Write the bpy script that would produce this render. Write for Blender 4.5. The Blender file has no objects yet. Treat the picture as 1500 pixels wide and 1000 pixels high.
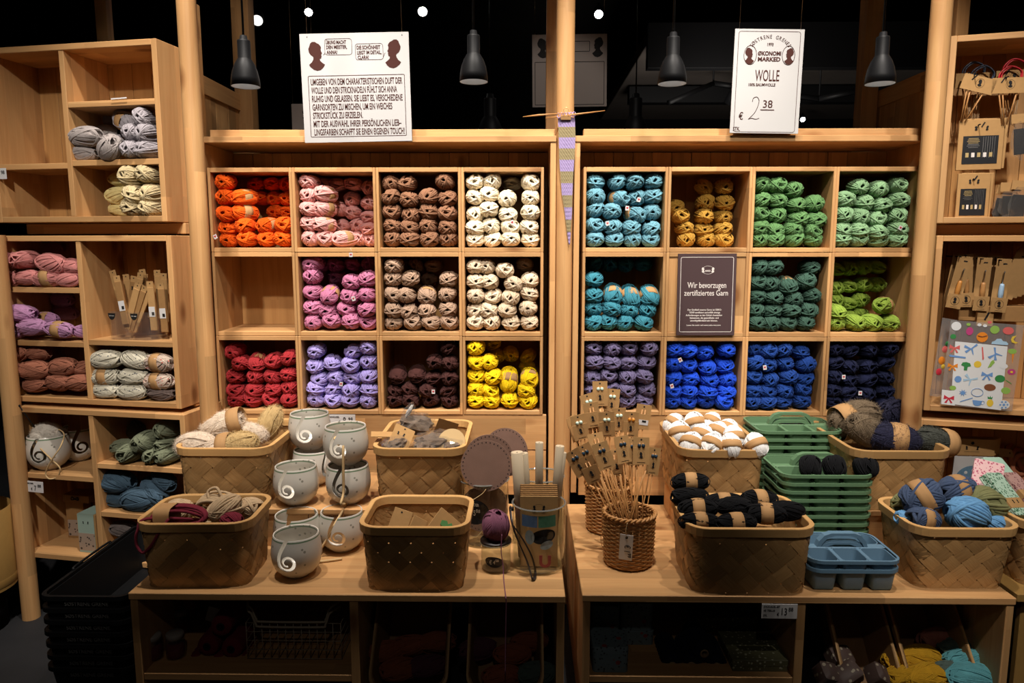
import bpy, bmesh, math, random
from mathutils import Vector, Matrix, Quaternion
PI = math.pi
rnd = random.Random(11)
sc = bpy.context.scene
C = sc.collection

# ---------------------------------------------------------------- camera, world, lights, exposure
F, PITCH, YAW, ZC = 1060.0, math.radians(7.7), math.radians(0.9), 1.42
cam_d = bpy.data.cameras.new('camera')
cam_d.sensor_width = 36.0
cam_d.lens = F * 36.0 / 1500.0
cam_d.clip_end = 60
cam = bpy.data.objects.new('camera', cam_d)
C.objects.link(cam)
cam.location = (0, 0, ZC)
cam.rotation_euler = (PI / 2 - PITCH, 0, YAW)
sc.camera = cam

world = bpy.data.worlds.new('world')
sc.world = world
world.use_nodes = True
world.node_tree.nodes['Background'].inputs[0].default_value = (1.0, 0.80, 0.62, 1)
world.node_tree.nodes['Background'].inputs[1].default_value = 0.010

def spot(name, loc, aim, watts, angle=70, blend=0.6, size=0.04, col=(1.0, 0.925, 0.84)):
    d = bpy.data.lights.new(name, 'SPOT')
    d.energy = watts
    d.color = col
    d.spot_size = math.radians(angle)
    d.spot_blend = blend
    d.shadow_soft_size = size
    o = bpy.data.objects.new(name, d)
    C.objects.link(o)
    o.location = loc
    o.rotation_euler = (Vector(aim) - Vector(loc)).to_track_quat('-Z', 'Y').to_euler()
    return o

for lx in (-1.0, -0.33, 0.36, 1.05):
    spot('ceiling_or_fill_spot', (lx, 1.86, 3.15), (lx * 0.97, 2.74, 1.22), 155, 66, 0.9)
spot('ceiling_or_fill_spot', (-0.5, 0.9, 3.0), (-0.6, 2.8, 1.35), 115, 50, 0.9)
spot('ceiling_or_fill_spot', (0.55, 0.9, 3.0), (0.65, 2.8, 1.35), 115, 50, 0.9)
spot('ceiling_or_fill_spot', (0.0, -0.6, 3.0), (0.0, 2.2, 0.6), 11, 90)  # added frontal fill from behind the camera, for basket fronts and under the tables
spot('ceiling_or_fill_spot', (-1.05, 0.35, 3.0), (-1.76, 2.6, 1.05), 180, 43)
spot('ceiling_or_fill_spot', (1.15, 0.45, 3.0), (1.66, 2.42, 0.98), 165, 50)
spot('ceiling_or_fill_spot', (-0.55, 2.30, 3.2), (-1.30, 3.35, 1.85), 22, 50)  # added lamp, brightens the left board partition and the post behind it
spot('ceiling_or_fill_spot', (0.45, 2.60, 3.2), (0.15, 4.00, 1.95), 30, 34)  # added lamp, brightens the grey sign behind the centre post
spot('ceiling_or_fill_spot', (1.0, 4.2, 1.9), (1.8, 5.4, 2.7), 55, 130, 1.0, 0.3)  # added uplight hanging in mid-air, only to brighten the soffit

vs = sc.view_settings
sc.display_settings.display_device = 'sRGB'
vs.view_transform = 'Standard'
vs.look = 'None'
vs.exposure = 0.10
vs.gamma = 1.0
vs.use_curve_mapping = False

# ---------------------------------------------------------------- where things stand: rays of the photograph
def ray(px, py):
    u, v = (px - 750) / F, (500 - py) / F
    c, s = math.cos(PITCH), math.sin(PITCH)
    x, y, z = u, c + v * s, -s + v * c
    cy, sy = math.cos(YAW), math.sin(YAW)
    return Vector((x * cy - y * sy, x * sy + y * cy, z))
def PY(px, py, Y):
    r = ray(px, py)
    r *= Y / r.y
    return Vector((r.x, Y, ZC + r.z))
def PZ(px, py, Z):
    r = ray(px, py)
    r *= (Z - ZC) / r.z
    return Vector((r.x, r.y, Z))
class Rack:                                   # a rack turned a little: s runs along its face, y into it
    def __init__(self, ox, oy, deg):
        self.a = math.radians(deg)
        self.o = Vector((ox, oy, 0))
        self.e = Vector((math.cos(self.a), math.sin(self.a), 0))
        self.n = Vector((-math.sin(self.a), math.cos(self.a), 0))
    def w(self, s, y, z):
        return self.o + self.e * s + self.n * y + Vector((0, 0, z))
    def pl(self, px, py, y=0.0):
        r = ray(px, py)
        o = self.o + self.n * y
        t = o.dot(self.n) / r.dot(self.n)
        p = r * t
        return (p - o).dot(self.e), ZC + p.z
    def at(self, px, py, y=0.0):
        s, z = self.pl(px, py, y)
        return self.w(s, y, z)

# ---------------------------------------------------------------- materials
def new_mat(name):
    m = bpy.data.materials.new(name)
    m.use_nodes = True
    t = m.node_tree
    return m, t, t.nodes['Principled BSDF']
def nd(t, typ, ins=None, **kw):
    n = t.nodes.new(typ)
    for k, v in kw.items():
        setattr(n, k, v)
    for k, v in (ins or {}).items():
        if isinstance(v, bpy.types.NodeSocket):
            t.links.new(v, n.inputs[k])
        else:
            n.inputs[k].default_value = v
    return n
def mth(t, op, a, b=0.0, c=0.0):
    return nd(t, 'ShaderNodeMath', {0: a, 1: b, 2: c}, operation=op).outputs[0]
def mixc(t, f, a, b, mode='MIX'):
    n = t.nodes.new('ShaderNodeMix')
    n.data_type = 'RGBA'
    n.blend_type = mode
    for k, v in ((0, f), (6, a), (7, b)):
        if isinstance(v, bpy.types.NodeSocket):
            t.links.new(v, n.inputs[k])
        else:
            n.inputs[k].default_value = v
    return n.outputs[2]
def rgba(c):
    return (c[0], c[1], c[2], 1.0)
def plain(name, col, rough=0.6, spec=0.3, metal=0.0, noise=0.0, nscale=40, bump=0.0, bscale=200, emit=0.0):
    m, t, b = new_mat(name)
    b.inputs['Base Color'].default_value = rgba(col)
    b.inputs['Roughness'].default_value = rough
    b.inputs['Specular IOR Level'].default_value = spec
    b.inputs['Metallic'].default_value = metal
    if emit:
        b.inputs['Emission Color'].default_value = rgba(col)
        b.inputs['Emission Strength'].default_value = emit
    if noise or bump:
        tc = nd(t, 'ShaderNodeTexCoord')
    if noise:
        n = nd(t, 'ShaderNodeTexNoise', {'Vector': tc.outputs['Object'], 'Scale': nscale, 'Detail': 4.0})
        f = mth(t, 'MULTIPLY_ADD', n.outputs[0], 2 * noise, 1 - noise)
        t.links.new(mixc(t, 1.0, rgba(col), f, 'MULTIPLY'), b.inputs['Base Color'])
    if bump:
        n2 = nd(t, 'ShaderNodeTexNoise', {'Vector': tc.outputs['Object'], 'Scale': bscale, 'Detail': 3.0})
        bn = nd(t, 'ShaderNodeBump', {'Height': n2.outputs[0], 'Strength': bump, 'Distance': 0.002})
        t.links.new(bn.outputs[0], b.inputs['Normal'])
    return m
def wood(name, axis, light=(0.585, 0.335, 0.140), dark=(0.36, 0.145, 0.045), stave=0.062, knots=0.115):
    m, t, b = new_mat(name)
    tc = nd(t, 'ShaderNodeTexCoord')
    oi = nd(t, 'ShaderNodeObjectInfo')
    rr = mth(t, 'MULTIPLY', oi.outputs['Random'], 37.0)
    sep = nd(t, 'ShaderNodeSeparateXYZ', {0: tc.outputs['Object']})
    i = 'XYZ'.index(axis)
    o1, o2 = [k for k in range(3) if k != i]
    along = mth(t, 'ADD', sep.outputs[i], rr)
    across = mth(t, 'ADD', mth(t, 'ADD', sep.outputs[o1], sep.outputs[o2]), mth(t, 'MULTIPLY', rr, 1.7))
    row = mth(t, 'FLOOR', mth(t, 'DIVIDE', across, stave))
    wn1 = nd(t, 'ShaderNodeTexWhiteNoise', {'W': row}, noise_dimensions='1D')
    seg = mth(t, 'FLOOR', mth(t, 'ADD', mth(t, 'DIVIDE', along, 0.62), mth(t, 'MULTIPLY', wn1.outputs[0], 7.0)))
    wn = nd(t, 'ShaderNodeTexWhiteNoise', {'W': mth(t, 'ADD', mth(t, 'MULTIPLY', row, 13.7), mth(t, 'MULTIPLY', seg, 3.1))}, noise_dimensions='1D')
    v1 = nd(t, 'ShaderNodeCombineXYZ', {0: mth(t, 'MULTIPLY', along, 2.2), 1: mth(t, 'ADD', mth(t, 'MULTIPLY', across, 26.0), mth(t, 'MULTIPLY', wn.outputs[0], 9.0)), 2: rr})
    g1 = nd(t, 'ShaderNodeTexNoise', {'Vector': v1.outputs[0], 'Scale': 1.0, 'Detail': 3.0, 'Distortion': 1.2})
    v2 = nd(t, 'ShaderNodeCombineXYZ', {0: mth(t, 'MULTIPLY', along, 9.0), 1: mth(t, 'MULTIPLY', across, 330.0), 2: rr})
    g2 = nd(t, 'ShaderNodeTexNoise', {'Vector': v2.outputs[0], 'Scale': 1.0, 'Detail': 2.0})
    f = mth(t, 'ADD', mth(t, 'MULTIPLY', g1.outputs[0], 0.85), mth(t, 'MULTIPLY', g2.outputs[0], 0.35))
    ramp = nd(t, 'ShaderNodeValToRGB', {0: f})
    ramp.color_ramp.elements[0].position = 0.38
    ramp.color_ramp.elements[0].color = rgba(light)
    ramp.color_ramp.elements[1].position = 0.88
    ramp.color_ramp.elements[1].color = rgba([light[k] * 0.45 + dark[k] * 0.55 for k in range(3)])
    tone = mth(t, 'MULTIPLY_ADD', wn.outputs[0], 0.34, 0.80)
    tone2 = mth(t, 'MULTIPLY', tone, mth(t, 'MULTIPLY_ADD', oi.outputs['Random'], 0.16, 0.92))
    col = mixc(t, 1.0, ramp.outputs[0], tone2, 'MULTIPLY')
    v3 = nd(t, 'ShaderNodeCombineXYZ', {0: mth(t, 'MULTIPLY', along, 3.2), 1: mth(t, 'MULTIPLY', across, 7.0), 2: rr})
    vo = nd(t, 'ShaderNodeTexVoronoi', {'Vector': v3.outputs[0], 'Scale': 1.0}, feature='F1')
    kn = nd(t, 'ShaderNodeMapRange', {0: vo.outputs['Distance'], 1: knots * 0.55, 2: knots * 1.5, 3: 0.85, 4: 0.0})
    col = mixc(t, kn.outputs[0], col, rgba((0.20, 0.075, 0.022)))
    t.links.new(col, b.inputs['Base Color'])
    b.inputs['Roughness'].default_value = 0.52
    b.inputs['Specular IOR Level'].default_value = 0.3
    bn = nd(t, 'ShaderNodeBump', {'Height': g2.outputs[0], 'Strength': 0.08, 'Distance': 0.001})
    t.links.new(bn.outputs[0], b.inputs['Normal'])
    return m
M = {}
for ax in 'XYZ':
    M['pine' + ax] = wood('pine_' + ax.lower(), ax)
    M['warm' + ax] = wood('amber_pine_' + ax.lower(), ax, (0.58, 0.31, 0.11), (0.34, 0.145, 0.042))
M['birch'] = wood('pale_wood', 'Z', (0.60, 0.40, 0.22), (0.46, 0.28, 0.13), knots=0.01)

def splint_mat():
    m, t, b = new_mat('woven_splint')
    uv = nd(t, 'ShaderNodeUVMap')
    oi = nd(t, 'ShaderNodeObjectInfo')
    rr = mth(t, 'MULTIPLY', oi.outputs['Random'], 50.0)
    mp = nd(t, 'ShaderNodeSeparateXYZ', {0: uv.outputs[0]})
    v = nd(t, 'ShaderNodeCombineXYZ', {0: mth(t, 'MULTIPLY', mp.outputs[0], 14.0), 1: mth(t, 'MULTIPLY', mp.outputs[1], 1.6), 2: rr})
    n = nd(t, 'ShaderNodeTexNoise', {'Vector': v.outputs[0], 'Scale': 1.0, 'Detail': 3.0})
    c1 = mixc(t, n.outputs[0], rgba((0.56, 0.34, 0.14)), rgba((0.33, 0.165, 0.055)))
    tone = mth(t, 'MULTIPLY_ADD', oi.outputs['Random'], 0.55, 0.66)
    t.links.new(mixc(t, 1.0, c1, tone, 'MULTIPLY'), b.inputs['Base Color'])
    b.inputs['Roughness'].default_value = 0.5
    b.inputs['Specular IOR Level'].default_value = 0.3
    return m
M['splint'] = splint_mat()
M['rimwood'] = wood('basket_rim_wood', 'X', (0.58, 0.34, 0.13), (0.40, 0.20, 0.07), stave=2.0, knots=0.0)
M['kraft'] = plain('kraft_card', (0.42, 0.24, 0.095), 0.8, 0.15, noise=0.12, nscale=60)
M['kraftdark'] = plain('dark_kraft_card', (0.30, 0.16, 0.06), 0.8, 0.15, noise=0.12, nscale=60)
M['band'] = plain('paper_band', (0.40, 0.225, 0.095), 0.75, 0.2, noise=0.1)
M['white'] = plain('white_card', (0.62, 0.60, 0.59), 0.7, 0.2)
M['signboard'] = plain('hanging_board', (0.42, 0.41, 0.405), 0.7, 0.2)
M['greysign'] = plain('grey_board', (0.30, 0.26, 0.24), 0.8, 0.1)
M['ink'] = plain('brown_ink', (0.055, 0.020, 0.016), 0.8, 0.1)
M['black'] = plain('black_print', (0.012, 0.011, 0.011), 0.7, 0.2)
M['blacksat'] = plain('black_satin_metal', (0.005, 0.005, 0.0055), 0.5, 0.12)
M['plasticblack'] = plain('black_plastic', (0.004, 0.004, 0.0045), 0.55, 0.22)
M['plum'] = plain('plum_board', (0.060, 0.034, 0.036), 0.6, 0.3)
M['signwhite'] = plain('pale_print', (0.70, 0.64, 0.60), 0.7, 0.2)
M['red'] = plain('red_print', (0.45, 0.02, 0.03), 0.6, 0.3)
M['ceramic_in'] = plain('ceramic_glaze', (0.62, 0.57, 0.50), 0.22, 0.5)
M['greengl'] = plain('green_glaze', (0.16, 0.24, 0.16), 0.3, 0.5)
M['greenp'] = plain('sage_green_plastic', (0.105, 0.195, 0.10), 0.45, 0.4)
M['bluep'] = plain('dusty_blue_plastic', (0.115, 0.205, 0.29), 0.42, 0.4)
M['brass'] = plain('brass_metal', (0.75, 0.42, 0.18), 0.35, 0.5, metal=0.55)
M['steel'] = plain('steel_metal', (0.55, 0.52, 0.5), 0.3, 0.5, metal=1.0)
M['leather'] = plain('brown_leather', (0.20, 0.115, 0.085), 0.55, 0.35, noise=0.15, nscale=25, bump=0.1)
M['darkleather'] = plain('dark_leather', (0.020, 0.012, 0.009), 0.4, 0.4)
M['bamboo'] = plain('bamboo_stick', (0.42, 0.20, 0.065), 0.45, 0.35, noise=0.2, nscale=50)
M['mint'] = plain('mint_bead', (0.52, 0.66, 0.55), 0.4, 0.4)
M['amber'] = plain('amber_bead', (0.55, 0.20, 0.02), 0.35, 0.4)
M['navybead'] = plain('navy_bead', (0.012, 0.03, 0.05), 0.35, 0.4)
M['cord'] = plain('jute_cord', (0.58, 0.40, 0.20), 0.8, 0.1)
M['wick'] = plain('wicker_cane', (0.40, 0.19, 0.06), 0.5, 0.35, noise=0.3, nscale=60)
M['cane'] = plain('pale_cane_metal', (0.40, 0.33, 0.24), 0.4, 0.4)
M['floor'] = plain('dark_concrete', (0.022, 0.022, 0.024), 0.7, 0.3, noise=0.35, nscale=9, bump=0.2, bscale=120)
M['wall'] = plain('black_wall', (0.006, 0.006, 0.0065), 0.9, 0.1)
M['ceil'] = plain('dark_ceiling', (0.020, 0.018, 0.017), 0.9, 0.1, noise=0.3, nscale=3)
M['soffit'] = plain('grey_soffit', (0.10, 0.085, 0.075), 0.9, 0.1, noise=0.2, nscale=4)
M['lamp'] = plain('lamp_disc', (1.0, 0.97, 0.92), 0.5, 0.2, emit=22.0)
M['lampdim'] = plain('lamp_disc_dim', (1.0, 0.97, 0.92), 0.5, 0.2, emit=1.2)
M['paper'] = plain('rolled_paper', (0.56, 0.45, 0.31), 0.8, 0.1)
M['shadein'] = plain('white_enamel', (0.62, 0.62, 0.62), 0.4, 0.4)

def glass_mat(name, tint=(0.93, 0.95, 0.93), haze=0.0):
    m, t, b = new_mat(name)
    t.nodes.remove(b)
    out = [n for n in t.nodes if n.type == 'OUTPUT_MATERIAL'][0]
    tr = nd(t, 'ShaderNodeBsdfTransparent', {0: rgba(tint)})
    gl = nd(t, 'ShaderNodeBsdfGlossy', {0: (1, 1, 1, 1), 'Roughness': 0.03})
    lw = nd(t, 'ShaderNodeLayerWeight', {'Blend': 0.5})
    fac = mth(t, 'MULTIPLY_ADD', mth(t, 'POWER', lw.outputs['Facing'], 4.0), 0.75, 0.045)
    sh = tr.outputs[0]
    if haze:
        df = nd(t, 'ShaderNodeBsdfDiffuse', {0: (0.55, 0.53, 0.51, 1)})
        sh = nd(t, 'ShaderNodeMixShader', {0: haze, 1: sh, 2: df.outputs[0]}).outputs[0]
    mx = nd(t, 'ShaderNodeMixShader', {0: fac, 1: sh, 2: gl.outputs[0]})
    t.links.new(mx.outputs[0], out.inputs[0])
    return m
M['glass'] = glass_mat('clear_glass', (0.84, 0.87, 0.82), 0.03)
M['glasslip'] = glass_mat('glass_lip', (0.55, 0.60, 0.52), 0.25)
M['film'] = glass_mat('clear_film', (0.95, 0.95, 0.94), 0.05)
M['sheet'] = glass_mat('sticker_film', (0.95, 0.95, 0.95), 0.16)

def yarn_mat(name, col, speck=None, fuzzy=False):
    m, t, b = new_mat(name)
    tc = nd(t, 'ShaderNodeTexCoord')
    oi = nd(t, 'ShaderNodeObjectInfo')
    n = nd(t, 'ShaderNodeTexNoise', {'Vector': tc.outputs['Object'], 'Scale': 70.0, 'Detail': 3.0})
    f = mth(t, 'MULTIPLY', mth(t, 'MULTIPLY_ADD', n.outputs[0], 0.5, 0.75), mth(t, 'MULTIPLY_ADD', oi.outputs['Random'], 0.16, 0.92))
    c = mixc(t, 1.0, rgba(col), f, 'MULTIPLY')
    if speck:
        v = nd(t, 'ShaderNodeTexVoronoi', {'Vector': tc.outputs['Object'], 'Scale': 95.0})
        k = nd(t, 'ShaderNodeMapRange', {0: v.outputs['Distance'], 1: 0.16, 2: 0.26, 3: 1.0, 4: 0.0})
        c = mixc(t, k.outputs[0], c, rgba(speck))
    t.links.new(c, b.inputs['Base Color'])
    b.inputs['Roughness'].default_value = 0.9
    b.inputs['Specular IOR Level'].default_value = 0.12
    b.inputs['Sheen Weight'].default_value = 0.25 if not fuzzy else 0.6
    b.inputs['Sheen Tint'].default_value = rgba([min(1, k * 1.3 + 0.05) for k in col])
    n2 = nd(t, 'ShaderNodeTexNoise', {'Vector': tc.outputs['Object'], 'Scale': 420.0, 'Detail': 2.0})
    bn = nd(t, 'ShaderNodeBump', {'Height': n2.outputs[0], 'Strength': 0.25, 'Distance': 0.001})
    t.links.new(bn.outputs[0], b.inputs['Normal'])
    return m
def ceramic():
    m, t, b = new_mat('dotted_ceramic')
    tc = nd(t, 'ShaderNodeTexCoord')
    v = nd(t, 'ShaderNodeTexVoronoi', {'Vector': tc.outputs['Object'], 'Scale': 40.0, 'Randomness': 0.85})
    k = nd(t, 'ShaderNodeMapRange', {0: v.outputs['Distance'], 1: 0.14, 2: 0.18, 3: 0.8, 4: 0.0})
    c = mixc(t, k.outputs[0], rgba((0.60, 0.56, 0.49)), rgba((0.20, 0.19, 0.15)))
    sep = nd(t, 'ShaderNodeSeparateXYZ', {0: tc.outputs['Object']})
    a = mth(t, 'LESS_THAN', mth(t, 'ABSOLUTE', mth(t, 'SUBTRACT', sep.outputs[2], 0.1255)), 0.0022)
    c = mixc(t, a, c, rgba((0.17, 0.24, 0.15)))
    t.links.new(c, b.inputs['Base Color'])
    b.inputs['Roughness'].default_value = 0.2
    return m
M['ceramic'] = ceramic()
def pattern(name, base, fig, scale=60.0, fig2=None, lo=0.2):
    m, t, b = new_mat(name)
    tc = nd(t, 'ShaderNodeTexCoord')
    v = nd(t, 'ShaderNodeTexVoronoi', {'Vector': tc.outputs['Object'], 'Scale': scale})
    n = nd(t, 'ShaderNodeTexNoise', {'Vector': tc.outputs['Object'], 'Scale': scale * 1.4, 'Detail': 1.0})
    k = nd(t, 'ShaderNodeMapRange', {0: mth(t, 'ADD', v.outputs['Distance'], mth(t, 'MULTIPLY', n.outputs[0], 0.35)), 1: lo + 0.2, 2: lo + 0.26, 3: 1.0, 4: 0.0})
    c = mixc(t, k.outputs[0], rgba(base), rgba(fig))
    if fig2:
        v2 = nd(t, 'ShaderNodeTexVoronoi', {'Vector': tc.outputs['Object'], 'Scale': scale * 0.33})
        k2 = nd(t, 'ShaderNodeMapRange', {0: v2.outputs['Distance'], 1: 0.2, 2: 0.24, 3: 1.0, 4: 0.0})
        c = mixc(t, k2.outputs[0], c, rgba(fig2))
    t.links.new(c, b.inputs['Base Color'])
    b.inputs['Roughness'].default_value = 0.6
    return m
def knit_mat():
    m, t, b = new_mat('striped_knit')
    tc = nd(t, 'ShaderNodeTexCoord')
    sep = nd(t, 'ShaderNodeSeparateXYZ', {0: tc.outputs['UV']})
    st = mth(t, 'MODULO', mth(t, 'FLOOR', mth(t, 'MULTIPLY', sep.outputs[1], 11.0)), 2.0)
    c = mixc(t, st, rgba((0.29, 0.22, 0.40)), rgba((0.24, 0.19, 0.095)))
    t.links.new(c, b.inputs['Base Color'])
    b.inputs['Roughness'].default_value = 0.9
    return m
M['knit'] = knit_mat()

# ---------------------------------------------------------------- mesh helpers
def mk(name, verts, faces, smooth=False, uvs=None, sharp=0):
    me = bpy.data.meshes.new(name)
    me.from_pydata(verts, [], faces)
    if smooth:
        me.polygons.foreach_set('use_smooth', [True] * len(me.polygons))
    if uvs:
        lay = me.uv_layers.new(name='UVMap')
        for lp in me.loops:
            lay.data[lp.index].uv = uvs[lp.vertex_index]
    if sharp:
        me.set_sharp_from_angle(angle=math.radians(sharp))
    me.materials.append(None)
    return me
def obj(name, me, mat, parent=None, loc=(0, 0, 0), rot=None, scale=None):
    o = bpy.data.objects.new(name, me)
    C.objects.link(o)
    o.parent = parent
    o.location = loc
    if rot is not None:
        if isinstance(rot, Quaternion):
            rot = rot.to_euler()
        o.rotation_euler = rot
    if scale is not None:
        o.scale = scale if not isinstance(scale, (int, float)) else (scale,) * 3
    if mat is not None:
        s = o.material_slots[0]
        s.link = 'OBJECT'
        s.material = M[mat] if isinstance(mat, str) else mat
    return o
seen = {}
def tag(o, label, cat, group=None):
    o['label'] = label
    o['category'] = cat
    if group:
        o['group'] = group
    if len(label.split()) > 16:
        print('LONG', len(label.split()), label)
    if label in seen:
        print('SAME LABEL', label)
    seen[label] = 1
    return o
def thing(name, label, cat, loc=(0, 0, 0), rot=None, group=None):
    o = bpy.data.objects.new(name, None)
    C.objects.link(o)
    o.empty_display_size = 0.02
    o.location = loc
    if rot is not None:
        o.rotation_euler = rot.to_euler() if isinstance(rot, Quaternion) else rot
    return tag(o, label, cat, group)
kids = {}
def dup(root, loc, rot=None, label=None, group=None, scale=None, mats=None):
    def cp(o, par):
        c = o.copy()
        C.objects.link(c)
        c.parent = par
        for ch in o.children:
            cp(ch, c)
        return c
    r = cp(root, None)
    r.location = loc
    if rot is not None:
        r.rotation_euler = rot.to_euler() if isinstance(rot, Quaternion) else rot
    if scale is not None:
        r.scale = (scale,) * 3 if isinstance(scale, (int, float)) else scale
    if label:
        tag(r, label, r['category'], group or r.get('group'))
    return r
_bx = {}
def box_me(sx, sy, sz, bev=0.0015):
    k = (round(sx, 4), round(sy, 4), round(sz, 4), bev)
    if k in _bx:
        return _bx[k]
    bm = bmesh.new()
    bmesh.ops.create_cube(bm, size=1.0)
    bmesh.ops.scale(bm, vec=(sx, sy, sz), verts=bm.verts)
    if bev:
        bmesh.ops.bevel(bm, geom=list(bm.edges), offset=min(bev, 0.4 * min(sx, sy, sz)), segments=1, affect='EDGES')
    me = bpy.data.meshes.new('panel')
    bm.to_mesh(me)
    bm.free()
    me.materials.append(None)
    _bx[k] = me
    return me
def box(name, lo, hi, mat, parent=None, bev=0.0015):
    sx, sy, sz = (hi[i] - lo[i] for i in range(3))
    return obj(name, box_me(abs(sx), abs(sy), abs(sz), bev), mat, parent, [(hi[i] + lo[i]) / 2 for i in range(3)])
def lathe_me(prof, n=24, name='turned', close=False, smooth=True):
    vs_, fs = [], []
    for r, z in prof:
        for k in range(n):
            a = 2 * PI * k / n
            vs_.append((r * math.cos(a), r * math.sin(a), z))
    for i in range(len(prof) - 1):
        for k in range(n):
            fs.append((i * n + k, i * n + (k + 1) % n, (i + 1) * n + (k + 1) % n, (i + 1) * n + k))
    if close:
        fs.append(tuple(range(n - 1, -1, -1)))
        fs.append(tuple((len(prof) - 1) * n + k for k in range(n)))
    return mk(name, vs_, fs, smooth)
def tube_data(pts, r, n=6, closed=False, vs_=None, fs=None):
    vs_ = [] if vs_ is None else vs_
    fs = [] if fs is None else fs
    pts = [Vector(p) for p in pts]
    base = len(vs_)
    m = len(pts)
    nrm = None
    for i, p in enumerate(pts):
        a = pts[(i - 1) % m] if (closed or i > 0) else p
        b = pts[(i + 1) % m] if (closed or i < m - 1) else p
        t = (b - a).normalized()
        if nrm is None:
            nrm = t.orthogonal().normalized()
        nrm = (nrm - t * nrm.dot(t))
        nrm = nrm.normalized() if nrm.length > 1e-6 else t.orthogonal().normalized()
        bi = t.cross(nrm)
        rr = r[i] if isinstance(r, (list, tuple)) else r
        for k in range(n):
            an = 2 * PI * k / n
            vs_.append(tuple(p + (nrm * math.cos(an) + bi * math.sin(an)) * rr))
    for i in range(m if closed else m - 1):
        j = (i + 1) % m
        for k in range(n):
            fs.append((base + i * n + k, base + i * n + (k + 1) % n, base + j * n + (k + 1) % n, base + j * n + k))
    if not closed:
        fs.append(tuple(base + k for k in range(n - 1, -1, -1)))
        fs.append(tuple(base + (m - 1) * n + k for k in range(n)))
    return vs_, fs
def tube_me(pts, r, n=6, closed=False, name='rod'):
    v, f = tube_data(pts, r, n, closed)
    return mk(name, v, f, True)
def spline(pts, n=8, closed=False):
    P = [Vector(p) for p in pts]
    m = len(P)
    out = []
    for i in range(m if closed else m - 1):
        g = (lambda k: P[k % m]) if closed else (lambda k: P[max(0, min(m - 1, k))])
        p0, p1, p2, p3 = g(i - 1), g(i), g(i + 1), g(i + 2)
        for k in range(n):
            t = k / n
            out.append(0.5 * ((2 * p1) + (p2 - p0) * t + (2 * p0 - 5 * p1 + 4 * p2 - p3) * t * t + (3 * p1 - p0 - 3 * p2 + p3) * t ** 3))
    if not closed:
        out.append(P[-1])
    return out
def prism_me(pts, th, name='cutout'):       # outline in x,z; thickness along +y
    bm = bmesh.new()
    v = [bm.verts.new((p[0], 0, p[1])) for p in pts]
    f = bm.faces.new(v)
    r = bmesh.ops.extrude_face_region(bm, geom=[f])
    bmesh.ops.translate(bm, verts=[g for g in r['geom'] if isinstance(g, bmesh.types.BMVert)], vec=(0, th, 0))
    bmesh.ops.recalc_face_normals(bm, faces=bm.faces)
    bmesh.ops.triangulate(bm, faces=[f for f in bm.faces if len(f.verts) > 4])
    me = bpy.data.meshes.new(name)
    bm.to_mesh(me)
    bm.free()
    me.materials.append(None)
    return me
def rrect(w, d, r, n=5):                     # rounded rectangle outline, counter-clockwise
    r = min(r, w / 2 - 1e-4, d / 2 - 1e-4)
    out = []
    for cx, cy, a0 in ((w / 2 - r, d / 2 - r, 0), (-w / 2 + r, d / 2 - r, PI / 2), (-w / 2 + r, -d / 2 + r, PI), (w / 2 - r, -d / 2 + r, 1.5 * PI)):
        for k in range(n + 1):
            a = a0 + PI / 2 * k / n
            out.append((cx + r * math.cos(a), cy + r * math.sin(a)))
    return out
def loft_me(loops, name='shell', cap0=False, cap1=False, smooth=True, sharp=40):
    n = len(loops[0])
    v = [p for l in loops for p in l]
    f = []
    for i in range(len(loops) - 1):
        for k in range(n):
            f.append((i * n + k, i * n + (k + 1) % n, (i + 1) * n + (k + 1) % n, (i + 1) * n + k))
    if cap0:
        f.append(tuple(range(n - 1, -1, -1)))
    if cap1:
        f.append(tuple((len(loops) - 1) * n + k for k in range(n)))
    return mk(name, v, f, smooth, None, sharp if smooth else 0)
_tx = {}
def text_me(body, size, sx=1.0, bold=0.0, align='CENTER', th=0.0004, spacing=1.0, line=1.0):
    k = (body, size, sx, bold, align, spacing)
    if k in _tx:
        return _tx[k]
    cu = bpy.data.curves.new('lettering', 'FONT')
    cu.body = body
    cu.size = size
    cu.align_x = align
    cu.align_y = 'TOP_BASELINE' if align == 'LEFT' else 'CENTER'
    cu.extrude = th
    cu.offset = bold
    cu.space_character = spacing
    cu.space_line = line
    cu.resolution_u = 3
    o = bpy.data.objects.new('lettering', cu)
    C.objects.link(o)
    me = bpy.data.meshes.new_from_object(o.evaluated_get(bpy.context.evaluated_depsgraph_get()))
    bpy.data.objects.remove(o)
    me.transform(Matrix.Scale(sx, 4, (1, 0, 0)))
    me.transform(Matrix.Rotation(PI / 2, 4, 'X'))
    me.materials.clear()
    me.materials.append(None)
    _tx[k] = me
    return me
def text(body, loc, size, mat, parent, sx=1.0, bold=0.0, align='CENTER', rot=None, name='lettering', spacing=1.0, line=1.0):
    return obj(name, text_me(body, size, sx, bold, align, 0.0004, spacing, line), mat, parent, loc, rot)
def frame_me(w, h, r, t, th=0.0006):         # a drawn line frame in x,z
    a = rrect(w, h, r, 4)
    b = rrect(w - 2 * t, h - 2 * t, max(r - t, 1e-4), 4)
    n = len(a)
    v = [(p[0], 0, p[1]) for p in a] + [(p[0], 0, p[1]) for p in b]
    f = [(k, (k + 1) % n, n + (k + 1) % n, n + k) for k in range(n)]
    return mk('drawn_frame', v, f)
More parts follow.
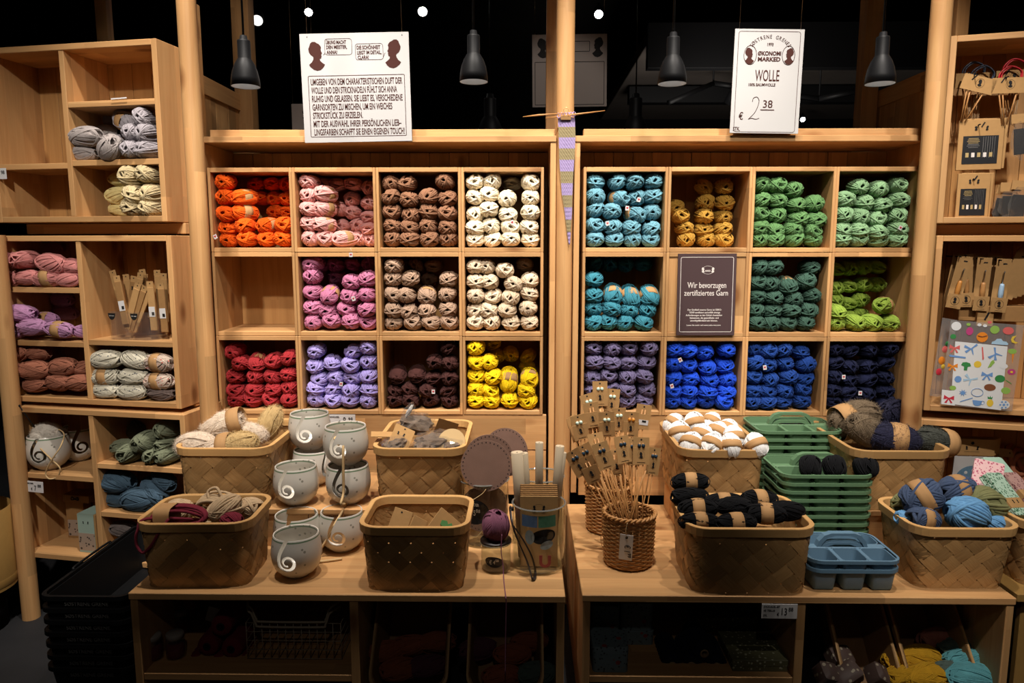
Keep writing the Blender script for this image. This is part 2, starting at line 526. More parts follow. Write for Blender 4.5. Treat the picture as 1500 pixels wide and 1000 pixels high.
BUST = [(108, 308), (122, 328), (148, 348), (178, 358), (212, 350), (234, 330), (247, 308), (222, 290), (207, 275), (204, 258), (214, 257), (219, 250), (217, 243),
        (222, 238), (219, 231), (219, 224), (226, 213), (217, 196), (215, 180), (220, 165), (213, 150), (200, 136), (186, 130), (166, 117), (142, 117), (126, 130),
        (119, 150), (108, 175), (112, 203), (126, 225), (142, 236), (150, 247), (147, 265), (132, 288)]
def bust_me(h, flip=False):
    s = h / 241.0
    p = [((x - 178) * s * (-1 if flip else 1), (238 - y) * s) for x, y in BUST]
    return prism_me(p if not flip else p[::-1], -0.0006, 'portrait_outline')

# ---------------------------------------------------------------- yarn
def wound_me(seed, rx, ly, rz, loops, sr, amin, amax, batch=5, segs=22, p=2.5, pit=0.45, sides=4, slack=0.0, jit=0.01, core=0.90):
    """A ball wound loop by loop about its Y axis, open at both ends."""
    g = random.Random(seed)
    vs_, fs = [], []
    def shape(d):
        r = ((d.x * d.x + d.z * d.z) ** (p / 2) + abs(d.y) ** p) ** (-1 / p)
        return Vector((d.x * r * rx, d.y * r * ly, d.z * r * rz))
    nu, nv = 18, 12
    for i in range(nv + 1):
        th = PI * i / nv
        for k in range(nu):
            a = 2 * PI * k / nu
            q = shape(Vector((math.sin(th) * math.cos(a), math.cos(th), math.sin(th) * math.sin(a)))) * core
            e = min(th, PI - th) / math.radians(19)
            q.y *= 1 - pit * math.exp(-e * e)
            vs_.append(tuple(q))
    for i in range(nv):
        for k in range(nu):
            fs.append((i * nu + k, (i + 1) * nu + k, (i + 1) * nu + (k + 1) % nu, i * nu + (k + 1) % nu))
    az = al = 0
    for i in range(loops):
        if i % batch == 0:
            az = g.uniform(0, 2 * PI)
            al = math.radians(g.uniform(amin, amax))
        az += 2.0 * sr / rx * g.uniform(0.9, 1.15)
        sl = 0.91 + 0.10 * i / loops + g.uniform(-jit, jit)
        n = Vector((math.sin(al) * math.cos(az), math.cos(al), math.sin(al) * math.sin(az)))
        a = n.orthogonal().normalized()
        b = n.cross(a)
        base = len(vs_)
        ph = g.uniform(0, 6.28)
        for k in range(segs):
            t = 2 * PI * k / segs
            q = shape(a * math.cos(t) + b * math.sin(t)) * (sl + slack * math.sin(2 * t + ph))
            nn = Vector((q.x / rx, q.y / ly, q.z / rz)).normalized()
            bb = n
            for j in range(sides):
                an = 2 * PI * (j + 0.5) / sides
                vs_.append(tuple(q + nn * (sr * math.cos(an)) + bb * (sr * 1.1 * math.sin(an))))
        for k in range(segs):
            k2 = (k + 1) % segs
            for j in range(sides):
                j2 = (j + 1) % sides
                fs.append((base + k * sides + j, base + k * sides + j2, base + k2 * sides + j2, base + k2 * sides + j))
    return mk('wound_yarn', vs_, fs, True)
BALL = [wound_me(100 + s, 0.0340, 0.050, 0.0290, 48, 0.0026, 60 + s % 3 * 3, 79, batch=3, p=2.8, jit=0.03, pit=0.7, core=0.86) for s in range(7)]
BALLLOW = [wound_me(100 + s, 0.0340, 0.050, 0.0290, 48, 0.0018, 63 + s % 3 * 3, 80, p=2.8, segs=16, sides=3) for s in range(3)]
SKEIN = [wound_me(200 + s, 0.031, 0.056, 0.028, 62, 0.0014, 48, 74, p=2.1) for s in range(4)]
THICK = [wound_me(300 + s, 0.044, 0.056, 0.042, 30, 0.0046, 45, 76, batch=4, segs=26, p=2.2, sides=6, slack=0.02) for s in range(3)]
SMOOTHB = [wound_me(400 + s, 0.034, 0.044, 0.032, 110, 0.0010, 62, 80, batch=9, p=2.1) for s in range(2)]
def ring_me(rx, rz, half, p=2.5, ly=0.052, n=20):
    vs_, fs = [], []
    for i, (yy, sc_) in enumerate(((-half, 1.045), (-half * 0.3, 1.055), (half * 0.3, 1.055), (half, 1.045), (half, 1.02), (-half, 1.02))):
        k_ = (1 - (abs(yy) / ly) ** p) ** (1 / p)
        for k in range(n):
            a = 2 * PI * k / n
            vs_.append((rx * k_ * sc_ * math.cos(a), yy, rz * k_ * sc_ * math.sin(a)))
    for i in range(6):
        for k in range(n):
            j = (i + 1) % 6
            fs.append((i * n + k, i * n + (k + 1) % n, j * n + (k + 1) % n, j * n + k))
    return mk('paper_band', vs_, fs, True)
BAND = ring_me(0.0340, 0.0290, 0.016, 2.8, 0.050)
SBAND = ring_me(0.031, 0.028, 0.016, 2.1, 0.056)
MBAND = ring_me(0.034, 0.032, 0.013, 2.1, 0.044)
TBAND = ring_me(0.046, 0.044, 0.017, 2.2, 0.06)
def heart_pts(s):
    out = []
    for k in range(16):
        t = 2 * PI * k / 16
        out.append((s * 0.06 * 16 * math.sin(t) ** 3 / 1.0, s * 0.06 * (13 * math.cos(t) - 5 * math.cos(2 * t) - 2 * math.cos(3 * t) - math.cos(4 * t))))
    return out
HEART = prism_me(heart_pts(0.0042), -0.0006, 'heart')
TAGME = box_me(0.013, 0.0012, 0.016, 0)
def ydir(v, roll=0.0):
    """rotation that takes the ball's -Y end to direction v, rolled about it"""
    v = Vector(v).normalized()
    q = (-v).to_track_quat('Y', 'Z')
    return q @ Quaternion((0, 1, 0), roll)
def facing_q(nrm):
    return Vector(nrm).normalized().to_track_quat('-Y', 'Z')
def fuzz_me(n, rx, ly, rz, ln, seed=1, w=0.0004):
    g = random.Random(seed)
    vs_, fs = [], []
    for i in range(n):
        d = Vector((g.gauss(0, 1), g.gauss(0, 1), g.gauss(0, 1))).normalized()
        q = Vector((d.x * rx, d.y * ly, d.z * rz)) * 0.96
        t = (d.cross(Vector((g.gauss(0, 1), g.gauss(0, 1), g.gauss(0, 1))))).normalized()
        e = q + (d * g.uniform(0.3, 0.9) + t * g.uniform(0.2, 1.2)) * ln * g.uniform(0.4, 1)
        b = d.cross(t) * w
        mid = (q + e) / 2 + d * ln * 0.15
        k = len(vs_)
        vs_ += [tuple(q - b), tuple(q + b), tuple(mid + b * 0.8), tuple(mid - b * 0.8), tuple(e)]
        fs += [(k, k + 1, k + 2, k + 3), (k + 3, k + 2, k + 4)]
    return mk('fuzz', vs_, fs)
ORD = ['lowest', 'second', 'third', 'fourth', 'fifth', 'sixth', 'seventh']
COL = ['first', 'second', 'third', 'fourth', 'fifth', 'sixth', 'seventh', 'eighth', 'ninth', 'tenth', 'eleventh', 'twelfth', 'thirteenth', 'fourteenth', 'fifteenth']

# ================================================================ the setting
def struct(o):
    o['kind'] = 'structure'
    return o
FZ = 0.0
struct(box('floor', (-5, -1.0, -0.05), (5, 8.0, FZ), 'floor', bev=0))
struct(box('ceiling', (-5, -1.0, 3.3), (5, 8.0, 3.4), 'ceil', bev=0))
struct(box('wall_back', (-5, 7.4, 0), (5, 7.5, 3.3), 'wall', bev=0))
struct(box('wall_left', (-4.1, -1.0, 0), (-4.0, 7.4, 3.3), 'wall', bev=0))
struct(box('wall_right', (4.0, -1.0, 0), (4.1, 7.4, 3.3), 'wall', bev=0))
sof = struct(box('trim_1', (0.75, 4.6, 2.62), (3.9, 7.3, 2.70), 'soffit', bev=0.004))
for k, (a, b) in enumerate([((0.74, 4.52, 2.46), (3.9, 4.595, 2.72)), ((0.8, 5.7, 2.48), (3.9, 5.8, 2.60))]):
    struct(box('trim_%d' % (k + 2), a, b, 'plasticblack'))

# posts from floor to ceiling
def post(px, py, Y, wid, label, z0=0.0, z1=3.28, dep=None, round_=True, name='wooden_post'):
    c = PY(px, py, Y)
    d = dep or wid
    pts = rrect(wid, d, wid * (0.47 if round_ else 0.04), 6)
    me = loft_me([[(x, y, z) for x, y in pts] for z in (z0, z0 + 0.01, z1 - 0.01, z1)], 'post', True, True)
    o = obj(name, me, 'pineZ', None, (c.x, Y, 0))
    return tag(o, label, 'post', None)
D = 2.715
post(828, 120, 2.742, 0.066, 'tall pine post between the two yarn shelves with knitted strip on it')
post(272.5, 0, 2.46, 0.061, 'tall pine post standing between the left rack and the yarn shelf')
post(1380.5, 0, 2.46, 0.063, 'tall pine post standing between the yarn shelf and the right rack')
post(44, 880, 2.58, 0.060, 'pine leg post holding the left rack at its outer corner', z1=1.45)
post(357, 60, 3.52, 0.080, 'pine post behind the leftmost pendant lamp', round_=False)
post(811, 80, 3.05, 0.060, 'pine post directly behind the knitted strip post', round_=False)
post(1274, 60, 3.52, 0.075, 'pine post behind the rightmost pendant lamp', round_=False)
post(152, 20, 3.3, 0.050, 'dim pine post rising behind the top left cabinet', round_=False)

# board partitions running back into the shop, either side
def partition(x, y0, y1, ztop, label, sgn):
    t = thing('board_partition', label, 'partition', (x, y0, 0))
    n = 6
    w = (y1 - y0) / n
    me = box_me(0.02, w - 0.003, ztop - 0.07, 0.002)
    for k in range(n):
        obj('plank', me, 'pineZ', t, (rnd.uniform(-0.001, 0.001), w * (k + 0.5), (ztop - 0.07) / 2))
    box('top_rail', (-0.02, 0, ztop - 0.075), (0.02, y1 - y0, ztop), 'pineY', t)
    b = obj('bolt', lathe_me([(0.0, 0.003), (0.008, 0.003), (0.01, 0)], 10), 'steel', t, (0.021 * sgn, 0.1, ztop - 0.035), (0, PI / 2 * sgn, 0))
    return t
partition(-1.345, 2.83, 3.62, 2.11, 'pine board partition wall behind the leftmost pendant lamp', 1)
partition(1.66, 2.83, 3.62, 2.12, 'pine board partition wall behind the rightmost pendant lamp', -1)

# ================================================================ the two yarn shelves
ZL = [1.698, 1.388, 1.072, 0.768]
XL = [-1.171, -0.857, -0.546, -0.231, 0.075]
XR = [0.220, 0.531, 0.838, 1.143, 1.447]
def shelf_frame(x0, x1, side):
    t = thing('shelf_surround', 'pine surround framing the %s block of yarn cubbies' % side, 'shelf', ((x0 + x1) / 2, D, 0.44))
    hw, zt, dp = (x1 - x0) / 2, 1.369, 0.30
    box('side_panel', (-hw, 0, 0.02), (-hw + 0.021, dp, zt - 0.022), 'pineZ', t)
    box('side_panel', (hw - 0.021, 0, 0.02), (hw, dp, zt - 0.022), 'pineZ', t)
    box('top_board', (-hw, -0.004, zt - 0.022), (hw, dp, zt), 'pineX', t)
    box('rear_rail', (-hw + 0.035, dp - 0.26, zt), (hw - 0.002, dp - 0.225, zt + 0.030), 'pineX', t)
    n = 16
    w = (2 * hw - 0.04) / n
    me = box_me(w - 0.0015, 0.012, zt - 0.05, 0.002)
    for k in range(n):
        obj('plank', me, 'warmZ', t, (-hw + 0.02 + w * (k + 0.5), dp - 0.008 + rnd.uniform(0, 0.0015), zt / 2))
    box('apron_board', (-hw + 0.030, 0.004, 0.190), (hw - 0.030, 0.024, 0.3275), 'pineX', t)
    box('apron_board', (-hw + 0.030, 0.006, 0.008), (hw - 0.030, 0.026, 0.187), 'pineX', t)
    return t
shelf_frame(-1.203, 0.119, 'left')
shelf_frame(0.186, 1.477, 'right')
CT, CB, CD = 0.0105, 0.0165, 0.255
def cubby(xs, c, r, label, closed=False):
    x0, x1, z1, z0 = xs[c] + 0.0004, xs[c + 1] - 0.0004, ZL[r] - 0.0004, ZL[r + 1] + 0.0004
    t = thing('shelf_cubby', label, 'cubby', ((x0 + x1) / 2, D + rnd.uniform(0, 0.003), z0), (0, 0, math.radians(rnd.uniform(-0.15, 0.15))), 'pine cubby boxes in the yarn shelves')
    w, h = (x1 - x0) / 2, z1 - z0
    box('side_panel', (-w, 0, 0), (-w + CT, CD, h), 'pineZ', t)
    box('side_panel', (w - CT, 0, 0), (w, CD, h), 'pineZ', t)
    box('top_panel', (-w + CT, 0, h - CB), (w - CT, CD, h), 'pineX', t)
    box('bottom_panel', (-w + CT, 0, 0), (w - CT, CD, CB), 'pineX', t)
    if closed:
        box('front_panel', (-w + CT, 0.004, CB), (w - CT, 0.02, h - CB), 'pineZ', t)
    else:
        box('back_panel', (-w + CT, CD - 0.01, CB), (w - CT, CD, h - CB), 'warmZ', t)
    return t

CR = {'A': (280, 180, 4.1667), 'B': (540, 180, 4.1667), 'C': (280, 360, 3.846), 'D': (540, 360, 3.846), 'E': (830, 180, 4.1667), 'F': (1080, 180, 4.1667), 'G': (830, 360, 3.846), 'H': (1080, 360, 3.846)}
# colour word, colour, view, shelf, column, row, stacks from the left each listed upwards, dim ones at the back
CELLS = [
 ('orange', (0.62, 0.085, 0.006), 'A', 0, 0, 0, [[(197,712),(190,642),(173,555),(168,450),(175,348)],[(320,708),(308,628),(300,548,40),(300,452,40)],[(438,708),(440,625,30)],[(542,708),(568,620)]],
  [(495,540),(580,545),(490,455),(575,460),(475,362),(570,362),(372,362),(400,455)]),
 ('pale pink', (0.60, 0.295, 0.27), 'A', 0, 1, 0, [[(690,707),(680,614),(680,522),(688,437),(684,345)],[(803,705),(797,618,25),(793,522,25),(800,430,25)],[(918,710,30)]],
  [(1080,715),(1072,645),(1000,625),(970,545),(1075,568),(965,460),(1075,485),(975,365),(1075,390),(905,630),(870,370),(890,520),(1010,705),(790,340)]),
 ('cocoa brown', (0.200, 0.098, 0.055), 'B', 0, 2, 0, [[(130,717),(120,625),(127,535),(120,450),(112,362)],[(245,717),(240,637),(250,562),(238,465),(225,367)],[(365,715),(358,627),(362,540),(360,445)],[(482,718),(475,637),(475,550),(475,455),(460,352)]], []),
 ('cream white', (0.68, 0.58, 0.43), 'B', 0, 3, 0, [[(637,717),(637,640),(625,553),(632,447),(632,347)],[(752,715),(745,625),(730,525),(733,428),(750,350)],[(865,715),(862,633),(848,556),(845,457)],[(988,718),(980,635),(988,543),(990,452),(988,357)]], [(873,352)]),
 ('mauve pink', (0.40, 0.140, 0.235), 'C', 0, 1, 1, [[(665,432),(653,350),(665,262),(660,174),(657,100)],[(780,427),(750,365),(767,278,0,20)],[(890,428),(860,358),(880,285),(888,205)],[(983,432),(980,360),(980,278),(985,187)]],
  [(800,108),(900,105),(800,180),(1000,100),(720,112)]),
 ('taupe', (0.295, 0.195, 0.135), 'D', 0, 2, 1, [[(130,440),(120,367),(115,277),(115,185),(133,114)],[(243,440),(215,373),(205,282),(220,187,-25)],[(345,438),(320,370),(318,282,0,15)],[(447,437),(440,360),(437,274),(445,190)]], [(260,112),(360,112),(330,190)]),
 ('beige', (0.54, 0.425, 0.30), 'D', 0, 3, 1, [[(590,443),(578,367),(587,283),(583,203),(573,115)],[(693,440),(672,365),(695,287),(680,205),(660,119)],[(800,437),(780,365),(800,293),(815,217),(765,140)],[(907,435),(900,355),(907,273),(910,195)]], [(880,102)]),
 ('brick red', (0.270, 0.022, 0.026), 'C', 0, 0, 2, [[(240,882),(225,820),(222,744),(213,602)],[(330,882),(342,822),(345,748),(262,668)],[(435,878),(450,815),(445,745),(350,665,0,15)],[(540,880),(540,807),(537,730),(450,655),(540,637)]], []),
 ('lavender', (0.285, 0.235, 0.50), 'C', 0, 1, 2, [[(685,885),(680,815),(710,757),(675,685),(690,600)],[(790,885),(785,818),(800,750),(780,668)],[(885,885),(893,825),(895,750),(885,677),(900,602)],[(990,885),(995,820),(990,740),(990,660),(987,575)]], []),
 ('dark chocolate', (0.042, 0.015, 0.013), 'D', 0, 2, 2, [[(130,895),(127,827),(155,735,0,20)],[(230,893),(222,817),(263,732,0,20)],[(340,890),(325,822),(355,754),(365,660)],[(447,895),(443,825),(450,752),(455,667),(447,574)]], []),
 ('yellow', (0.72, 0.46, 0.008), 'D', 0, 3, 2, [[(585,893),(580,813),(590,738),(578,660),(587,577)],[(688,893),(682,825),(700,745),(675,662)],[(795,880),(787,765,0,55)],[(900,887),(890,820),(907,755,0,15)]], [(693,557),(720,630),(800,617),(900,632),(895,695)]),
 ('sky blue', (0.135, 0.305, 0.375), 'E', 1, 0, 0, [[(177,710),(173,622),(170,525),(182,445),(180,355)],[(298,715),(287,632),(283,537),(328,455,-25),(317,350)],[(412,720),(403,638),(428,558,-25),(438,455),(425,357)],[(525,722),(527,645),(540,540),(540,445),(538,350)]], []),
 ('mustard', (0.38, 0.21, 0.035), 'E', 1, 1, 0, [[(742,718),(733,640),(705,563),(672,513)],[(867,718),(853,650),(852,569),(862,482),(858,385)],[(973,718),(967,647),(970,569),(980,484),(972,384)]], []),
 ('leaf green', (0.098, 0.205, 0.075), 'F', 1, 2, 0, [[(140,725),(155,640),(150,548),(160,467),(160,370)],[(248,735),(253,657),(263,563),(265,467),(260,374)],[(367,733),(362,648),(390,583),(378,497),(362,407)],[(487,733),(480,657),(508,588),(493,487)]], []),
 ('mint green', (0.215, 0.360, 0.190), 'F', 1, 3, 0, [[(655,735),(658,648),(663,557),(680,467)],[(770,733),(763,655),(772,567),(803,483),(772,387)],[(895,738),(885,665),(885,582),(920,500),(893,399)],[(1007,735),(1010,648),(1005,562),(1020,467),(1012,375)]], []),
 ('teal', (0.042, 0.195, 0.255), 'G', 1, 0, 1, [[(147,435),(157,357),(155,282),(145,192)],[(242,432),(258,357),(270,278,0,38)],[(335,437),(360,370),(372,288,0,38)],[(440,437),(468,363),(478,285,0,38)]], [(160,107),(245,107),(340,107),(440,107)]),
 ('bottle green', (0.040, 0.085, 0.062), 'H', 1, 2, 1, [[(108,443),(113,370),(117,290),(115,205),(125,120)],[(205,443),(213,373),(222,297),(205,215),(218,122)],[(303,442),(318,370),(333,302),(303,225,0,15)],[(403,440),(420,365),(435,282),(405,202),(437,124)]], []),
 ('lime green', (0.235, 0.340, 0.050), 'H', 1, 3, 1, [[(580,450),(572,380)],[(685,443)],[(785,440)],[(882,443),(858,342,40)]], [(575,310),(648,330),(720,308),(570,240),(650,228),(735,222),(810,222),(575,132),(650,127),(730,122),(815,122),(650,400),(720,395)]),
 ('slate purple', (0.105, 0.088, 0.165), 'G', 1, 0, 2, [[(118,885),(140,822),(140,747),(160,662),(148,580)],[(252,885),(255,817),(242,740),(257,662),(262,579)],[(345,882),(345,817),(347,747),(352,667),(357,582)],[(447,882),(460,815),(443,744),(460,662),(473,582)]], []),
 ('royal blue', (0.010, 0.048, 0.395), 'G', 1, 1, 2, [[(597,897),(597,830),(602,754),(600,674),(603,589)],[(697,897),(697,830),(710,762),(698,682),(693,592)],[(797,900),(807,832),(817,762),(805,692),(790,605)],[(897,893),(917,832),(922,762),(905,682),(915,592)]], []),
 ('cobalt navy', (0.010, 0.036, 0.170), 'H', 1, 2, 2, [[(80,905),(88,828),(97,744),(97,664),(97,577)],[(178,897),(187,833),(200,762),(187,677),(187,594)],[(275,893),(285,828),(302,747),(285,670),(275,592)],[(383,893),(390,820),(400,757),(405,674),(375,602)]], []),
 ('midnight navy', (0.007, 0.009, 0.028), 'H', 1, 3, 2, [[(540,900),(545,822),(545,747),(553,667),(560,577)],[(640,890),(640,827),(650,767),(650,692),(655,597)],[(750,890),(750,837),(757,762),(762,687),(765,597)],[(860,890),(858,830),(860,752),(865,662),(870,587)]], []),
]
ROWN = ['top', 'middle', 'bottom']
HEARTS = {'orange': [(148, 694)], 'mauve pink': [(915, 297)], 'lavender': [(845, 778)], 'dark chocolate': [(365, 820)], 'cream white': [(877, 607)], 'sky blue': [(440, 468), (370, 520), (250, 613)],
          'royal blue': [(640, 642), (593, 790)], 'cobalt navy': [(155, 685)], 'midnight navy': [(597, 737), (690, 828)], 'mint green': [(995, 640)]}
def heart_tag(parent, wloc):
    pm = Matrix.LocRotScale(parent.location, parent.rotation_euler, parent.scale)
    loc = pm.inverted() @ Vector(wloc)
    q = pm.to_quaternion().inverted() @ Quaternion((0, 1, 0), rnd.uniform(-0.5, 0.5))
    t = obj('heart_tag', TAGME, 'white', parent, loc, q)
    t['label'] = 'small white tag with a red heart'
    obj('heart', HEART, 'red', t, (0, -0.0007, 0.001))
nball = 0
shade = []                                  # past about 300 cotton balls: those that show least, joined below
for cw, col, vw, sh, c, r, stacks, back in CELLS:
    xs = (XL, XR)[sh]
    cubby(xs, c, r, 'pine cubby box filled with %s yarn in the %s row of its shelf' % (cw, ROWN[r]))
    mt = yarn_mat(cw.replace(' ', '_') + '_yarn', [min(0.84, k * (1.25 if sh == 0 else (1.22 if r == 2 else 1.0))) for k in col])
    ox, oy, s = CR[vw]
    xa, xb, zf, zt_ = xs[c] + CT, xs[c + 1] - CT, ZL[r + 1] + CB, ZL[r] - CB
    deep = 0.075 if cw == 'mustard' else 0.0
    made = []
    def put(px, py, yaw, pitch, face, label, group):
        global nball
        p = PY(ox + px / s, oy + py / s, D + face)
        ry = math.radians(rnd.uniform(-28, 28))
        sx = rnd.uniform(0.99, 1.08)
        x = min(max(p.x, xa + 0.0385), xb - 0.0385)
        z = min(max(p.z, zf + 0.0325), zt_ - 0.0315)
        y = D + face + 0.047 + rnd.uniform(-0.006, 0.012)
        d = Vector((-math.sin(math.radians(yaw)), -math.cos(math.radians(yaw)) * math.cos(math.radians(pitch)), -math.sin(math.radians(pitch))))
        d += Vector((rnd.uniform(-0.09, 0.09), 0, rnd.uniform(-0.09, 0.09)))
        nball += 1
        if not label:
            shade.append((BALLLOW[nball % 3], Matrix.LocRotScale(Vector((x, y, z)), ydir(d, ry), Vector((sx, 1, 1))), mt))
            return None
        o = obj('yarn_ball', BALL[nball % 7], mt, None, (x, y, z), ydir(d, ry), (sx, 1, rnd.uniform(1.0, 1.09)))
        tag(o, label, 'yarn', group)
        if yaw or pitch:
            obj('paper_band', BAND, 'band', o)
        made.append(o)
        return o
    for i, st in enumerate(stacks):
        for j, q in enumerate(st):
            yw = q[2] if len(q) > 2 else 0
            pt = q[3] if len(q) > 3 else 0
            hid = cw in ('midnight navy', 'dark chocolate') or (cw == 'slate purple' and i < 2 and j < 2)
            put(q[0], q[1], yw, pt, 0.010 + deep, '' if hid else '%s yarn ball, %s of its stack, %s front stack of that cubby' % (cw, ORD[j] if j else 'lowest', COL[i]), '%s yarn balls' % cw)
    nf = len(made)
    for i, q in enumerate(back):
        put(q[0], q[1], 0, 0, 0.125, '', '')
    for hx, hy in HEARTS.get(cw, []):
        w = PY(ox + hx / s, oy + hy / s, D + 0.002)
        if not made:
            k_ = tag(obj('heart_tag', TAGME, 'white', None, w + Vector((0, -0.004, 0))), 'small white heart tag on the %s yarn, %s of its tags' % (cw, 'first' if hx < 620 else 'second'), 'tag')
            obj('heart', HEART, 'red', k_, (0, -0.0007, 0.001))
            continue
        b = min(made[:nf], key=lambda o: (o.location.x - w.x) ** 2 + (o.location.z - w.z) ** 2)
        w.y = D + 0.001
        heart_tag(b, w)
def join(name, items):
    bm_v, bm_f, mi, ms = [], [], [], []
    for me, mw, mt in items:
        b0 = len(bm_v)
        bm_v += [tuple(mw @ v.co) for v in me.vertices]
        bm_f += [tuple(b0 + i for i in p.vertices) for p in me.polygons]
        if mt not in ms:
            ms.append(mt)
        mi += [ms.index(mt)] * len(me.polygons)
    me = bpy.data.meshes.new(name)
    me.from_pydata(bm_v, [], bm_f)
    for m in ms:
        me.materials.append(m)
    me.polygons.foreach_set('material_index', mi)
    me.polygons.foreach_set('use_smooth', [True] * len(mi))
    o = bpy.data.objects.new(name, me)
    C.objects.link(o)
    return o
so = tag(join('shaded_yarn', shade), 'cotton yarn lying in deep shade at the back of and in the darkest cubbies', 'yarn')
so['kind'] = 'stuff'
cubby(XL, 0, 1, 'empty pine cubby box in the middle row under the orange yarn')
cubby(XR, 1, 1, 'pine cubby box closed by a front panel behind the plum sign', closed=True)
ht = obj('heart_tag', TAGME, 'white', None, PY(514, 373, D - 0.002))
tag(ht, 'small white heart tag hanging on the shelf edge under pale pink yarn', 'tag')
obj('heart', HEART, 'red', ht, (0, -0.0007, 0.001))
obj('thread', tube_me([(0, 0, 0.008), (0.002, -0.001, 0.016), (-0.002, 0.004, 0.026)], 0.0006, 4), 'signwhite', ht)

# ================================================================ display tables
TZ = 0.42
def table(x0, x1, y0, divs, label):
    t = thing('display_table', label, 'table', ((x0 + x1) / 2, y0, 0))
    hw, d = (x1 - x0) / 2, 2.70 - y0
    box('top_board', (-hw, 0, TZ - 0.021), (hw, d, TZ), 'pineX', t, 0.002)
    box('side_panel', (-hw + 0.002, 0.004, 0), (-hw + 0.024, d, TZ - 0.0215), 'pineZ', t)
    box('side_panel', (hw - 0.024, 0.004, 0), (hw - 0.002, d, TZ - 0.0215), 'pineZ', t)
    xs = [-hw + 0.024] + [v - (x0 + x1) / 2 for v in divs] + [hw - 0.024]
    for v in xs[1:-1]:
        box('divider', (v - 0.0125, 0.006, 0.02), (v + 0.0125, d - 0.02, TZ - 0.0215), 'pineZ', t)
    box('bottom_board', (-hw + 0.0245, 0.008, 0.145), (xs[1] - 0.013, d - 0.032, 0.166), 'pineX', t)
    box('back_panel', (-hw + 0.0245, d - 0.03, 0.167), (hw - 0.0245, d - 0.018, TZ - 0.022), 'warmX', t)
    return t
table(-1.141, 0.122, 1.957, [PY(519, 930, 1.96).x], 'low pine display table with bowls and baskets under the pink yarn')
table(0.171, 1.406, 1.965, [PY(1173, 930, 1.965).x], 'low pine display table with baskets and caddies under the blue yarn')
RZ = 0.55
def riser(x0, x1, y0, label):
    t = thing('wooden_riser', label, 'riser', ((x0 + x1) / 2, y0, TZ))
    hw, d = (x1 - x0) / 2, 2.68 - y0
    box('top_board', (-hw, 0, RZ - TZ - 0.018), (hw, d, RZ - TZ), 'pineX', t)
    box('front_board', (-hw + 0.001, 0.004, 0), (hw - 0.001, 0.02, RZ - TZ - 0.0185), 'pineX', t)
    box('side_board', (-hw + 0.001, 0.0205, 0), (-hw + 0.018, d, RZ - TZ - 0.0185), 'pineY', t)
    box('side_board', (hw - 0.018, 0.0205, 0), (hw - 0.001, d, RZ - TZ - 0.0185), 'pineY', t)
    return t
r1 = riser(-1.03, -0.205, 2.285, 'pine riser step carrying yarn bowls and two baskets on the table')
pr = PY(478, 757, 2.284) - r1.location
obj('stamped_oval', frame_me(0.125, 0.03, 0.0149, 0.002), 'ink', r1, (pr.x, 0.0025, pr.z))
text('ØKONOMI MARKED', (pr.x, 0.0032, pr.z), 0.012, 'ink', r1, 0.85)
riser(0.54, 0.790, 2.300, 'pine riser block carrying the white yarn basket')
riser(1.10, 1.39, 2.300, 'pine riser block carrying the taupe and navy mohair basket')

